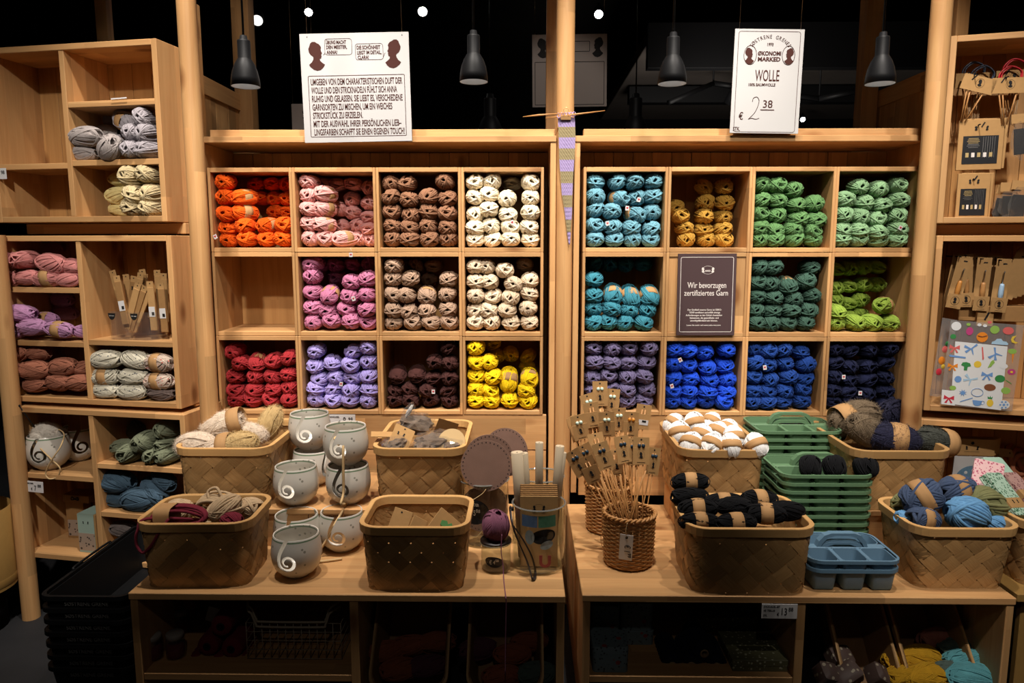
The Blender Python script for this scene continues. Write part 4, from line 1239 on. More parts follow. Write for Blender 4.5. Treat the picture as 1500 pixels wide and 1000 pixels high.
def leather_round(loc, rot, label):
    o = obj('leather_round', LR, 'leather', None, loc, rot)
    tag(o, label, 'leather', 'leather rounds in the jar')
    h = obj('punched_holes', HOLES, 'black', o)
    h['kind'] = 'stuff'
    obj('tie_cord', tube_me(spline([(0.0, -0.002, -0.076), (-0.012, -0.006, -0.09), (-0.035, -0.01, -0.105), (-0.05, -0.02, -0.11)], 5), 0.0012, 4), 'cord', o)
    return o
p = PY(712, 682, 2.29)
leather_round(p, (math.radians(-8), 0, 0), 'big leather round facing out of the jar, dotted with punched holes')
leather_round(PY(716, 672, 2.36), (math.radians(-4), 0.2, 0.1), 'leather round behind the big one, tilted in the jar')
leather_round(Vector((LJ[0] + 0.0, 2.385, TZ + 0.10)), (math.radians(-3), 0.1, 0.2), 'leather round low in the jar, dark behind the glass')
leather_round(PY(740, 662, 2.42) , (math.radians(-12), 0.5, -0.5), 'leather round with cord loop leaning at the jar back')
tag(box('kraft_tag', PY(744, 672, 2.33) + Vector((-0.02, -0.001, -0.012)), PY(744, 672, 2.33) + Vector((0.02, 0.001, 0.012)), 'kraftdark'), 'small brown tag tied to the leather rounds', 'tag').rotation_euler = (0, 0.75, 0)
# big jar of kraft sets
kc = PZ(787, 838, TZ)
KJ = (kc.x + 0.005, kc.y + 0.055, TZ)
j2 = jar(0.082, 0.205, 'big glass jar of kraft card sets with stamps stuck on it', KJ)
oval_label(j2, 0.0828, -PI / 2 + 0.16, 0.125, 0.078, 0.046, 'black', tilt=0.15)
STAMP = {'stampblue': (0.10, 0.17, 0.30), 'stampgreen': (0.07, 0.20, 0.12), 'stampred': (0.30, 0.06, 0.05), 'stampgrey': (0.25, 0.28, 0.27)}
for k, v in STAMP.items():
    M[k] = plain(k, v, 0.6, 0.3, noise=0.3, nscale=90)
def curved_rect(parent, r, a0, z, w, h, mat, name):
    n = 6
    v, f = [], []
    for k in range(n + 1):
        a = a0 - w / 2 / r + w / r * k / n
        v += [(r * math.cos(a), r * math.sin(a), z - h / 2), (r * math.cos(a), r * math.sin(a), z + h / 2)]
    for k in range(n):
        f.append((2 * k, 2 * k + 2, 2 * k + 3, 2 * k + 1))
    return obj(name, mk(name, v, f), mat, parent)
curved_rect(j2, 0.0829, -PI / 2 - 0.38, 0.172, 0.050, 0.036, 'stampblue', 'stamp')
curved_rect(j2, 0.0829, -PI / 2 + 0.30, 0.172, 0.056, 0.036, 'stampgreen', 'stamp')
oval_label(j2, 0.0829, -PI / 2 - 0.36, 0.122, 0.030, 0.045, 'stampgrey', 'shuttlecock_sticker')
oval_label(j2, 0.0832, -PI / 2 + 0.28, 0.098, 0.042, 0.026, 'stampgrey', 'lace_sticker', 0.3)
hs = []
for k in range(13):
    a = PI + PI * k / 12
    hs.append((0.0180 * math.cos(a), 0.0170 * math.sin(a)))
hs = [(-0.018, 0.022)] + hs + [(0.018, 0.022), (0.008, 0.022)] + [(0.0085 * math.cos(2 * PI - PI * k / 8), 0.008 * math.sin(2 * PI - PI * k / 8)) for k in range(9)] + [(-0.008, 0.022)]
obj('horseshoe_sticker', prism_me(hs, -0.0006), 'stampred', j2, (0.018, -0.0822, 0.045))
for k in range(7):
    o = box('kraft_set', (KJ[0] - 0.058, KJ[1] - 0.040 + 0.009 * k, TZ + 0.012), (KJ[0] + 0.058, KJ[1] - 0.036 + 0.009 * k, TZ + 0.238 + 0.003 * k), 'kraftdark' if k else 'kraft')
    tag(o, 'kraft card set in the big glass jar, %s' % ('the front one, portraits printed on it' if k == 0 else '%s behind the front one' % COL[k - 1]), 'card', 'kraft card sets in the jar')
    if k == 0:
        for sg in (-1, 1):
            obj('portrait_print', bust_me(0.016, sg > 0), 'black', o, (sg * 0.014, -0.0027, 0.075))
        obj('print_ring', frame_me(0.030, 0.024, 0.011, 0.0008), 'black', o, (0, -0.0026, 0.075))
for k, (px, py, yy, r) in enumerate([(765, 678, 2.20, 0.019), (778, 673, 2.25, 0.013), (790, 664, 2.21, 0.0125), (810, 672, 2.19, 0.014), (819, 676, 2.23, 0.011)]):
    q = PY(px, py, yy)
    zt = q.z + 0.035
    o = obj('paper_roll', lathe_me([(0.004, 0), (r, 0), (r, 1.0), (r * 0.93, 1.004), (r * 0.6, 0.996), (0.003, 1.0)], 18, 'roll'), 'paper', None, (min(max(q.x, KJ[0] - 0.045), KJ[0] + 0.042), KJ[1] + 0.028 + 0.004 * k, TZ + 0.015), (math.radians(-2), math.radians((-4, -4, 0, 4, 6)[k]), 0), (1, 1, zt - TZ - 0.015))
    tag(o, 'cream paper roll standing in the card jar, %s of five' % COL[k], 'roll', 'paper rolls in the jar')
jar(0.075, 0.235, 'glass jar behind the card jar, its rim showing by the centre post', (KJ[0] + 0.012, KJ[1] + 0.17, TZ))
# little jar with the purple ball and the strap
sj = PZ(726, 838, TZ)
SJ = (sj.x, sj.y + 0.028, TZ)
j3 = jar(0.046, 0.088, 'small glass jar carrying a plum yarn ball on top', SJ)
oval_label(j3, 0.0466, -PI / 2 - 0.1, 0.040, 0.058, 0.034, 'black', tilt=-0.1)
text('€ 4⁵⁸', (-0.004, -0.0475, 0.040), 0.018, 'cane', j3, 0.7)
lid = obj('leather_disc', lathe_me([(0.0, 0), (0.048, 0), (0.0485, 0.002), (0.048, 0.004), (0.0, 0.004)], 36), 'darkleather', None, (SJ[0], SJ[1], TZ + 0.0915))
tag(lid, 'dark leather disc covering the small glass jar', 'disc')
pb = skein('plum cotton yarn ball sitting on the small glass jar', Vector((SJ[0], SJ[1], TZ + 0.0955 + 0.043)), (0.15, -0.2, 1), ym('plum', (0.185, 0.070, 0.110)), 'smooth', (1.38, 1.12, 1.38), i=0, name='yarn_ball')
obj('loose_end', tube_me(spline([pb.matrix_basis.inverted() @ Vector(q) for q in [(SJ[0] + 0.02, SJ[1] - 0.046, TZ + 0.13), (SJ[0] + 0.018, SJ[1] - 0.052, TZ + 0.08), (SJ[0] + 0.024, SJ[1] - 0.055, TZ + 0.03), (SJ[0] + 0.026, SJ[1] - 0.08, TZ + 0.004), (SJ[0] + 0.034, 1.955, TZ + 0.003), (SJ[0] + 0.036, 1.948, TZ - 0.02), (SJ[0] + 0.034, 1.95, TZ - 0.12), (SJ[0] + 0.033, 1.95, TZ - 0.24)]], 6), 0.0011, 5), ym('plum', (0.2, 0.08, 0.12)), pb)
sp_ = [PY(747, 742, SJ[1] + 0.0), PY(750, 765, SJ[1] - 0.045), PY(758, 790, SJ[1] - 0.055), PY(772, 822, SJ[1] - 0.06), PZ(780, 848, TZ + 0.006), PZ(784, 838, TZ + 0.012), PY(779, 815, SJ[1] - 0.055), PY(766, 790, SJ[1] - 0.050), PY(752, 770, SJ[1] - 0.043)]
def strap_me(pts, w, t):
    P = spline(pts, 7)
    v, f = [], []
    for i, p_ in enumerate(P):
        tg = (P[min(i + 1, len(P) - 1)] - P[max(i - 1, 0)]).normalized()
        sd = Vector((0.25, -1, 0.1)).cross(tg).normalized()
        up = tg.cross(sd)
        for a, b in ((-1, -1), (1, -1), (1, 1), (-1, 1)):
            v.append(tuple(p_ + up * w / 2 * b + sd * t / 2 * a))
    for i in range(len(P) - 1):
        for j in range(4):
            f.append((4 * i + j, 4 * i + (j + 1) % 4, 4 * i + 4 + (j + 1) % 4, 4 * i + 4 + j))
    return mk('strap', v, f)
sv = tag(obj('leather_strap', strap_me(sp_, 0.012, 0.004), 'darkleather'), 'dark leather wrist strap looping down beside the small jar', 'strap')
obj('buckle', lathe_me([(0.0, -0.006), (0.006, -0.005), (0.006, 0.005), (0.0, 0.006)], 12), 'darkleather', sv, PY(750, 745, SJ[1] - 0.01))

# ================================================================ wicker pots and carded needles
def wicker(r, h, label, loc):
    t = thing('wicker_pot', label, 'basket', loc, None, 'wicker pots')
    n, rows = 48, 24
    v, f = [], []
    for i in range(rows):
        z = 0.006 + (h - 0.02) * (i + 0.5) / rows
        R_ = r * (0.93 + 0.07 * z / h)
        c = [( (R_ + 0.0024 * math.cos(12 * 2 * PI * k / n + i * PI)) * math.cos(2 * PI * k / n), (R_ + 0.0024 * math.cos(12 * 2 * PI * k / n + i * PI)) * math.sin(2 * PI * k / n), z + rnd.uniform(-0.0006, 0.0006)) for k in range(n)]
        tube_data(c, (h - 0.02) / rows * 0.56, 5, True, v, f)
    w = obj('woven_wall', mk('woven_wall', v, f, True), 'wick', t)
    w['kind'] = 'stuff'
    for k in range(24):
        a = 2 * PI * (k + 0.5) / 24 + PI / 24
        obj('stake', tube_me([(r * 0.93 * math.cos(a), r * 0.93 * math.sin(a), 0), (r * math.cos(a), r * math.sin(a), h - 0.008)], 0.0016, 4), 'wick', t)
    for ph in (0, PI):
        c = [((r + 0.004 * math.cos(16 * 2 * PI * k / 96 + ph)) * math.cos(2 * PI * k / 96), (r + 0.004 * math.cos(16 * 2 * PI * k / 96 + ph)) * math.sin(2 * PI * k / 96), h - 0.005 + 0.004 * math.sin(16 * 2 * PI * k / 96 + ph)) for k in range(96)]
        obj('rim', tube_me(c, 0.0042, 6, True), 'wick', t)
    obj('bottom', lathe_me([(0.0, 0.002), (r * 0.9, 0.002), (r * 0.93, 0.006), (0.0, 0.008)], 24), 'wick', t)
    return t
wp = PZ(925, 838, TZ)
W1 = Vector((wp.x, wp.y + 0.074, TZ))
wk = wicker(0.080, 0.170, 'wicker pot of carded needles with a white price tag, front one', W1)
W2 = Vector((PY(893, 745, 2.42).x, 2.46, TZ))
wicker(0.080, 0.170, 'wicker pot of carded needles behind the tagged one', W2)
pt = obj('price_tag', box_me(0.040, 0.001, 0.082, 0.0), 'white', wk, (-0.020, -0.0845, 0.085), (0.06, 0.05, -0.25))
text('€ 1⁹⁹', (0.003, -0.001, -0.012), 0.026, 'black', pt, 0.7, rot=(0, PI / 2, 0))
obj('eyelet', lathe_me([(0.0, 0), (0.004, 0), (0.004, 0.0008)], 12), 'black', pt, (0, -0.0008, 0.032), (PI / 2, 0, 0))
obj('tag_string', tube_me(spline([(-0.02, -0.087, 0.117), (-0.022, -0.090, 0.14), (-0.018, -0.086, 0.163)], 4), 0.0008, 4), 'cord', wk)
obj('handle_loop', tube_me(spline([(-0.076, -0.02, 0.12), (-0.090, -0.03, 0.10), (-0.088, -0.03, 0.07), (-0.076, -0.025, 0.05)], 5), 0.0012, 4), 'wick', wk)
CARDU, CARDL, BUSTP = box_me(0.052, 0.0014, 0.034, 0.0), box_me(0.053, 0.0016, 0.054, 0.0), bust_me(0.019)
RINGP = frame_me(0.021, 0.026, 0.0104, 0.0005)
BEAD = lathe_me([(0.0, -0.006), (0.004, -0.0055), (0.0055, -0.003), (0.0058, 0.0), (0.0055, 0.003), (0.004, 0.0055), (0.0, 0.006)], 12)
HOLE = lathe_me([(0.0, 0), (0.003, 0.0)], 10)
ndl = tube_me([(0, 0, 0.062), (0, 0, -0.19), (0, 0, -0.196)], [0.0022, 0.0022, 0.0006], 6)
LINE = box_me(0.026, 0.0004, 0.0008, 0.0)
def needle_card(px, py, Y, base, lean, beadmat, label, back=False, yaw=0.0, kraft='kraft'):
    c = PY(px, py, Y)
    up = (c - base).normalized()
    up = Vector((math.sin(lean), up.y * 0.5, math.cos(lean))).normalized()
    t = thing('needle_card', label, 'knitting needles', c, None, 'carded knitting needles in the wicker pots')
    x = Vector((math.cos(yaw), math.sin(yaw), 0))
    x = (x - up * x.dot(up)).normalized()
    y = up.cross(x)
    t.rotation_euler = Matrix((x, y, up)).transposed().to_euler()
    obj('card_top', CARDU, kraft, t, (0, 0.002, 0.033))
    obj('card_fold', CARDL, kraft, t, (0, -0.004, -0.010))
    if back:
        obj('barcode_label', box_me(0.034, 0.0006, 0.018, 0), 'white', t, (0.004, -0.0053, -0.012))
        obj('barcode', box_me(0.014, 0.0004, 0.007, 0), 'black', t, (0.006, -0.0059, -0.008))
    else:
        obj('portrait_print', BUSTP, 'black', t, (0, -0.0054, -0.006))
        obj('print_ring', RINGP, 'black', t, (0, -0.0052, -0.006))
        obj('print_line', LINE, 'black', t, (0, -0.0052, -0.030))
    obj('punch_hole', HOLE, 'black', t, (0, 0.0010, 0.042), (PI / 2, 0, 0))
    for sx in (-0.0065, 0.0065):
        nd_ = obj('needle', ndl, 'bamboo', t, (sx, -0.001, -0.03), (0, -sx * 3, 0))
        if beadmat:
            obj('bead', BEAD, beadmat, t, (sx, -0.0030, 0.023))
    return t
CARDS = [
 (879, 579, 2.50, 2, -0.02, 'mint', 'needle card with mint beads, highest of all in the wicker pots', 0, 0.0),
 (865, 597, 2.47, 2, -0.30, 'mint', 'needle card with mint beads tilting below the highest one', 0, 0.1),
 (896, 590, 2.51, 2, 0.10, 'mint', 'needle card with one mint bead showing beside the highest one', 0, 0.1),
 (868, 610, 2.44, 2, -0.15, None, 'needle card without visible beads under the tilting mint one', 0, 0.1),
 (850, 628, 2.42, 2, -0.22, 'mint', 'needle card with mint beads at the outer side by the post', 0, 0.15),
 (841, 630, 2.46, 2, -0.25, None, 'needle card seen edgewise at the post side', 0, 0.9),
 (872, 632, 2.45, 2, -0.05, 'mint', 'needle card with mint bead half hidden behind the middle one', 0, 0.2),
 (889, 624, 2.40, 2, -0.06, 'mint', 'needle card with mint beads in the middle of the wicker pots', 0, 0.0),
 (906, 618, 2.46, 2, 0.04, 'mint', 'needle card with mint beads behind the amber one', 0, 0.3),
 (924, 624, 2.43, 2, 0.06, 'amber', 'needle card with amber beads', 0, 0.0),
 (941, 613, 2.47, 2, 0.14, None, 'needle card turned backwards with a barcode label', 1, 0.0),
 (876, 656, 2.33, 1, -0.22, None, 'needle card with a round hole behind the front navy one', 0, 0.1),
 (885, 670, 2.24, 1, -0.34, 'navybead', 'needle card with navy beads, large at the front of the tagged pot', 0, 0.0),
 (913, 661, 2.27, 1, -0.13, 'navybead', 'needle card with navy beads, narrow, in the middle of the tagged pot', 0, 0.35),
 (928, 664, 2.28, 1, -0.02, 'navybead', 'needle card with navy beads, overlapped by its neighbour', 0, 0.2),
 (939, 663, 2.26, 1, 0.02, 'navybead', 'needle card with navy beads next to the edgewise outer one', 0, 0.0),
 (956, 678, 2.29, 1, 0.18, 'navybead', 'needle card with a navy bead sticking out towards the white yarn basket', 0, 0.5),
 (848, 680, 2.25, 1, -0.55, 'navybead', 'needle card with navy beads leaning furthest towards the post', 0, -0.1),
 (862, 672, 2.29, 1, -0.48, 'navybead', 'needle card with navy beads second furthest towards the post', 0, -0.1),
 (866, 690, 2.24, 1, -0.45, None, 'dark needle card lowest in the leaning group', 0, -0.2),
 (903, 680, 2.30, 1, -0.10, None, 'needle card deep between the navy ones', 0, 0.0)]
for px, py, Y, w, ln, bd, lb, bk, yw in CARDS:
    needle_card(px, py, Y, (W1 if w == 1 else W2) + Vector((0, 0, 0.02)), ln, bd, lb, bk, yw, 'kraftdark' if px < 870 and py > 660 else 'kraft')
for i in range(26):                          # the many needle shafts going down into the two pots
    w = W1 if i < 16 else W2
    a, rr = rnd.uniform(0, 6.28), rnd.uniform(0.0, 0.05)
    bx_, by_ = w.x + rr * math.cos(a), w.y + rr * math.sin(a)
    tx_ = w.x + (rnd.uniform(-0.10, 0.06) if i < 16 else rnd.uniform(-0.08, 0.07))
    tg = Vector((tx_, by_ - 0.01 + (0.0 if i < 16 else -0.03), TZ + (0.29 if i < 16 else 0.36)))
    o = obj('needle_shaft', tube_me([(0, 0, 0), tg - Vector((bx_, by_, TZ + 0.012))], 0.0022, 6), 'bamboo', None, (bx_, by_, TZ + 0.012))
    tag(o, 'bare bamboo needle shaft in the %s wicker pot, %s of its bunch' % (('tagged', COL[i]) if i < 15 else (('tagged', 'last') if i == 15 else ('rear', COL[i - 16]))), 'needle', 'needle shafts in the wicker pots')

# ================================================================ film bags and carded sets in the two middle baskets
def crumple_me(w, d, h, seed):
    g = random.Random(seed)
    bm = bmesh.new()
    bmesh.ops.create_icosphere(bm, subdivisions=3, radius=1.0)
    from mathutils import noise
    for v_ in bm.verts:
        k = 1 + 0.35 * noise.noise(v_.co * 2.2 + Vector((seed * 3.1, 0, 0))) + 0.20 * noise.noise(v_.co * 6 + Vector((0, seed, 0)))
        v_.co = Vector((v_.co.x * w / 2 * k, v_.co.y * d / 2 * k, v_.co.z * h / 2 * k))
    me = bpy.data.meshes.new('film_bag')
    bm.to_mesh(me)
    bm.free()
    me.materials.append(None)
    return me
box('cardboard_filler', (-0.12, -0.16, 0.008), (0.12, 0.16, 0.13), 'kraftdark', b3)
BAGF = plain('brown_fluff', (0.16, 0.115, 0.085), 0.95, 0.1, noise=0.4, nscale=60)
for i, (px, py, yy, w, d, h, hnt) in enumerate([(577, 652, 2.36, 0.10, 0.10, 0.06, 'at the outer front corner'), (640, 646, 2.40, 0.17, 0.11, 0.07, 'across the middle'), (610, 622, 2.52, 0.14, 0.10, 0.09, 'standing up at the rear'), (660, 652, 2.38, 0.08, 0.12, 0.06, 'at the inner end'), (622, 655, 2.35, 0.12, 0.07, 0.05, 'low at the front rim')]):
    q = PY(px, py, yy)
    o = obj('film_bag', crumple_me(w, d, h, i + 1), 'film', None, q, (0, 0.2 * (i % 3 - 1), 0.3 * i))
    tag(o, 'crackling clear film bag of brown fluff lying %s' % hnt, 'bag', 'film bags in the basket')
    obj('fluff', crumple_me(w * 0.82, d * 0.82, h * 0.75, i + 7), BAGF, o)
q = PY(597, 606, 2.50)
o = obj('film_bag', crumple_me(0.035, 0.03, 0.085, 21), 'film', None, q, (0.1, 0.55, 0))
tag(o, 'twisted film bag end sticking up from the basket', 'bag')
obj('crease', crumple_me(0.015, 0.012, 0.05, 22), 'white', o, (0, 0, 0.012))
q = PY(588, 641, 2.37)
o = obj('kraft_tag', box_me(0.070, 0.0025, 0.085, 0), 'kraft', None, q, (-0.75, 0.45, 0.1))
tag(o, 'kraft tag with small portraits lying on the film bags', 'tag')
for sg in (-1, 1):
    obj('portrait_print', bust_me(0.012, sg > 0), 'black', o, (sg * 0.010 - 0.006, -0.002, 0.012))
obj('punch_hole', HOLE, 'black', o, (0.0, -0.0016, 0.034), (PI / 2, 0, 0))
o = tag(obj('kraft_tag', box_me(0.075, 0.05, 0.0025, 0), 'kraft', None, PY(560, 636, 2.39), (0.1, 0.06, 0.2)), 'kraft tag poking out over the outer basket rim', 'tag')
o = tag(obj('kraft_tag', box_me(0.075, 0.0025, 0.07, 0), 'kraftdark', None, PY(653, 628, 2.52), (0.3, 0.35, 0.2)), 'dark kraft card standing at the rear of the film-bag basket', 'tag')
o = tag(obj('cardboard_round', round_me(0.048, 0.004), 'cord', None, PY(661, 648, 2.36), (-0.5, 0.2, -0.3)), 'pale cardboard round at the inner end of the film-bag basket', 'disc')
# carded sets, front middle basket
box('cardboard_filler', (-0.12, -0.09, 0.008), (0.12, 0.09, 0.075), 'kraftdark', b4)
q = PY(586, 764, 2.10)
o = tag(obj('carded_set', box_me(0.060, 0.003, 0.075, 0.001), 'kraft', None, q, (-0.45, 0.25, -0.2)), 'carded set with a blue print in the front basket', 'card')
obj('blue_print', box_me(0.016, 0.0006, 0.010, 0), M.setdefault('blueprint', plain('blue_print', (0.05, 0.22, 0.60), 0.6)), o, (0.004, -0.002, -0.025))
obj('punch_hole', HOLE, 'black', o, (-0.004, -0.0018, 0.028), (PI / 2, 0, 0))
q = PY(650, 772, 2.09)
o = tag(obj('carded_set', box_me(0.085, 0.003, 0.085, 0.001), 'kraft', None, q, (-0.55, 0.75, 0.1)), 'carded set with a green felt shape in the front basket', 'card')
gs = [(-0.016, -0.018), (0.014, -0.018), (0.010, -0.006), (0.020, 0.002), (0.018, 0.008), (0.006, 0.006), (0.004, 0.016), (-0.012, 0.020), (-0.018, 0.008), (-0.012, 0.0)]
obj('green_felt', prism_me(gs, -0.0025), M.setdefault('felt', plain('green_felt', (0.10, 0.27, 0.09), 0.95, 0.1)), o, (0.004, -0.0018, 0.006), (0, -0.75, 0))
o = tag(obj('carded_set', box_me(0.05, 0.003, 0.05, 0.001), 'kraft', None, PY(612, 770, 2.10), (-0.4, 0.6, 0.4)), 'carded set showing only a pointed corner between its neighbours', 'card')

# ================================================================ hanging boards
def quad_board(name, corners, label, mat, group=None, th=0.004):
    """A thin board seen at four pixels; returns thing, width, height with local x to the side, z up, facing -y."""
    tl, tr, bl, br = corners
    c = (tl + tr + bl + br) / 4
    x = ((tr - tl) + (br - bl)).normalized()
    z = ((tl - bl) + (tr - br)).normalized()
    z = (z - x * z.dot(x)).normalized()
    y = z.cross(x)
    w = ((tr - tl).length + (br - bl).length) / 2
    h = ((tl - bl).length + (tr - br).length) / 2
    t = thing(name, label, 'sign', c, Matrix((x, y, z)).transposed().to_quaternion(), group)
    obj('board', box_me(w, th, h, 0.0004), mat, t, (0, th / 2, 0))
    return t, w, h
YS = 2.69
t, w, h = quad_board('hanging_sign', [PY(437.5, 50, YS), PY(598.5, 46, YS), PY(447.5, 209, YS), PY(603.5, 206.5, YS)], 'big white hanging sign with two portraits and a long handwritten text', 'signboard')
k = w / 950.0                                # crop pixels to metres, board 950 wide
def sx(x):
    return (x - 510) * k
def sz(y):
    return (505 - y) * k
obj('portrait_print', bust_me(241 * k), 'ink', t, (sx(178), -0.0004, sz(235)))
obj('portrait_print', bust_me(238 * k, True), 'ink', t, (sx(843), -0.0004, sz(228)))
def bubble(x0, y0, x1, y1, tail):
    a = rrect((x1 - x0) * k, (y1 - y0) * k, 22 * k, 4)
    cx_, cz_ = sx((x0 + x1) / 2), sz((y0 + y1) / 2)
    pts = [(p[0] + cx_, p[1] + cz_) for p in a]
    q = (sx(tail[0]), sz(tail[1]))
    i = min(range(len(pts)), key=lambda i: (pts[i][0] - q[0]) ** 2 + (pts[i][1] - q[1]) ** 2)
    pts.insert(i, q)
    obj('speech_bubble', tube_me([(p[0], -0.0004, p[1]) for p in pts], 0.00075, 4, True), 'ink', t)
bubble(252, 92, 488, 226, (236, 228))
bubble(518, 138, 758, 272, (776, 216))
HAND = dict(sx=0.52, bold=0.0006)
def hand(body, x, y, hpx, wpx, parent=None, kk=None, fx=None, fz=None, mat='ink', bold=0.0005):
    """handwriting at the left end x, centre height y, hpx tall, squeezed to wpx wide (crop pixels)"""
    kk = kk or k
    size = hpx * kk / 0.72
    me = text_me(body, size, 1.0, bold, 'LEFT')
    xs = [v.co.x for v in me.vertices]
    f = wpx * kk / max(1e-6, max(xs) - min(xs))
    return obj('lettering', me, mat, parent or t, ((fx or sx)(x) - min(xs) * f, -0.0005, (fz or sz)(y) - 0.365 * size), None, (f, 1, 1))
hand('ÜBUNG MACHT', 262, 120, 30, 178)
hand('DEN MEISTER,', 264, 160, 30, 182)
hand('ANNA!', 266, 202, 30, 92)
hand('DIE SCHÖNHEIT', 530, 168, 32, 205)
hand('LIEGT IM DETAIL,', 532, 210, 30, 212)
hand('CLARA!', 536, 250, 30, 96)
for i, (b, x0, x1) in enumerate([('UMGEBEN VON DEM CHARAKTERISTISCHEN DUFT DER', 106, 908), ('WOLLE UND DEN STRICKNADELN FÜHLT SICH ANNA', 112, 865), ('RUHIG UND GELASSEN. SIE LIEBT ES, VERSCHIEDENE', 120, 916),
        ('GARNSORTEN ZU MISCHEN, UM EIN WEICHES', 126, 828), ('STRICKSTÜCK ZU ERZIELEN.', 132, 570), ('MIT DER AUSWAHL IHRER PERSÖNLICHEN LIEB–', 138, 912), ('LINGSFARBEN SCHAFFT SIE EINEN EIGENEN TOUCH!', 146, 944)]):
    hand(b, x0 - i * 5 + 8, 448 + i * 71, 54, x1 - x0)
obj('text_frame', frame_me(848 * k, 522 * k, 12 * k, 5 * k), 'ink', t, (sx(515), -0.0005, sz(658)))
for px, dx in ((441, -0.43), (594, 0.44)):
    obj('hang_wire', tube_me([(w * dx, 0, h * 0.49), (w * dx * 0.98, 0.0, h * 0.5 + 1.25)], 0.0005, 4), 'steel', t)
    obj('eyelet', lathe_me([(0.0, 0), (0.002, 0)], 10), 'black', t, (w * dx, -0.0005, h * 0.47), (PI / 2, 0, 0))
# price board
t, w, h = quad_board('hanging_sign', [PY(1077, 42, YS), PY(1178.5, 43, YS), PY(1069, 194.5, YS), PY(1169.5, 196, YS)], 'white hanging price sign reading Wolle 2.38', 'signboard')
k = w / 597.0
sx = lambda x: (x - 378) * k
sz = lambda y: (522 - y) * k
obj('text_frame', frame_me(535 * k, 845 * k, 22 * k, 4 * k), 'ink', t, (0, -0.0005, sz(527)))
for i, (ch, a) in enumerate(zip('SØSTRENE GRENES', [(-7 + j) * 8.4 for j in range(15)])):
    if ch != ' ':
        a = math.radians(a)
        obj('lettering', text_me(ch, 44 * k, 0.8, 0.0), 'ink', t, (sx(390) + 205 * k * math.sin(a) * 0.92, -0.0005, sz(280) + 150 * k * math.cos(a) - 20 * k), (0, a, 0))
hand('1973', 362, 212, 26, 52, bold=0.0002)
obj('print_ring', frame_me(34 * k, 16 * k, 7 * k, 3 * k), 'ink', t, (sx(398), -0.0006, sz(208)))
hand('ØKONOMI', 286, 286, 34, 200, bold=0.0007)
hand('MARKED', 288, 334, 34, 194, bold=0.0007)
for x, fl in ((220, False), (550, True)):
    e = rrect(108 * k, 158 * k, 54 * k, 8)
    obj('oval_frame', tube_me([(p[0] * 1.0, 0, p[1]) for p in [(54 * k * math.cos(2 * PI * q / 40), 79 * k * math.sin(2 * PI * q / 40)) for q in range(40)]], 2.6 * k, 4, True), 'ink', t, (sx(x), -0.0004, sz(302)))
    obj('portrait_print', bust_me(136 * k, fl), 'ink', t, (sx(x - (5 if not fl else -5)), -0.0004, sz(310)))
hand('WOLLE', 272, 468, 96, 210, bold=0.0003)
hand('100% BAUMWOLLE', 220, 548, 24, 232, bold=0.0003)
obj('lettering', tube_me([(p.x, -0.0004, p.z) for p in spline([(sx(x), 0, sz(y)) for x, y in ((262, 690), (270, 662), (298, 652), (319, 678), (312, 728), (284, 788), (234, 840))], 6) + spline([(sx(x), 0, sz(y)) for x, y in ((234, 840), (262, 832), (300, 839), (328, 830))], 4)], 2.6 * k, 5), 'ink', t)
hand('38', 356, 708, 66, 82, bold=0.0001)
box('underline', (sx(335), -0.0009, sz(763)), (sx(455), -0.0002, sz(756)), 'ink', t, 0)
hand('€', 150, 812, 62, 38, bold=0.0002)
hand('STK.', 106, 922, 34, 62, bold=0.0002)
for dx in (-0.44, 0.44):
    obj('hang_wire', tube_me([(w * dx, 0, h * 0.49), (w * dx, 0.0, h * 0.5 + 1.25)], 0.0005, 4), 'steel', t)
# the board behind the post
YB = 4.0
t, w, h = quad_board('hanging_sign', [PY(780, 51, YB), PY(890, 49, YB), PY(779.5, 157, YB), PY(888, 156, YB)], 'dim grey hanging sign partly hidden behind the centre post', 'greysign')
k = w / 392.0
sx = lambda x: (x - 696) * k
sz = lambda y: (368 - y) * k
obj('text_frame', frame_me(366 * k, 220 * k, 3 * k, 3 * k), 'black', t, (0, -0.0006, sz(432)))
obj('text_frame', frame_me(205 * k, 54 * k, 6 * k, 3 * k), 'black', t, (sx(700), -0.0006, sz(246)))
obj('portrait_print', bust_me(100 * k), 'black', t, (sx(556), -0.0005, sz(254)))
obj('portrait_print', bust_me(100 * k, True), 'black', t, (sx(843), -0.0005, sz(252)))
for dx in (-0.46, 0.46):
    obj('hang_wire', tube_me([(w * dx, 0, h * 0.49), (w * dx, 0, 3.29 - t.location.z)], 0.0007, 4), 'steel', t)
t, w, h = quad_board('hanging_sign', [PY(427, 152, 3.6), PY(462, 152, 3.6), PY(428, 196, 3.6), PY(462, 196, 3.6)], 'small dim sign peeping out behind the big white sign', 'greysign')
obj('portrait_print', bust_me(0.05), 'black', t, (0.01, -0.0005, 0.02))
for dx in (-0.05, 0.05):
    obj('hang_wire', tube_me([(dx, 0, h * 0.49), (dx, 0, 3.295 - t.location.z)], 0.0007, 4), 'steel', t)
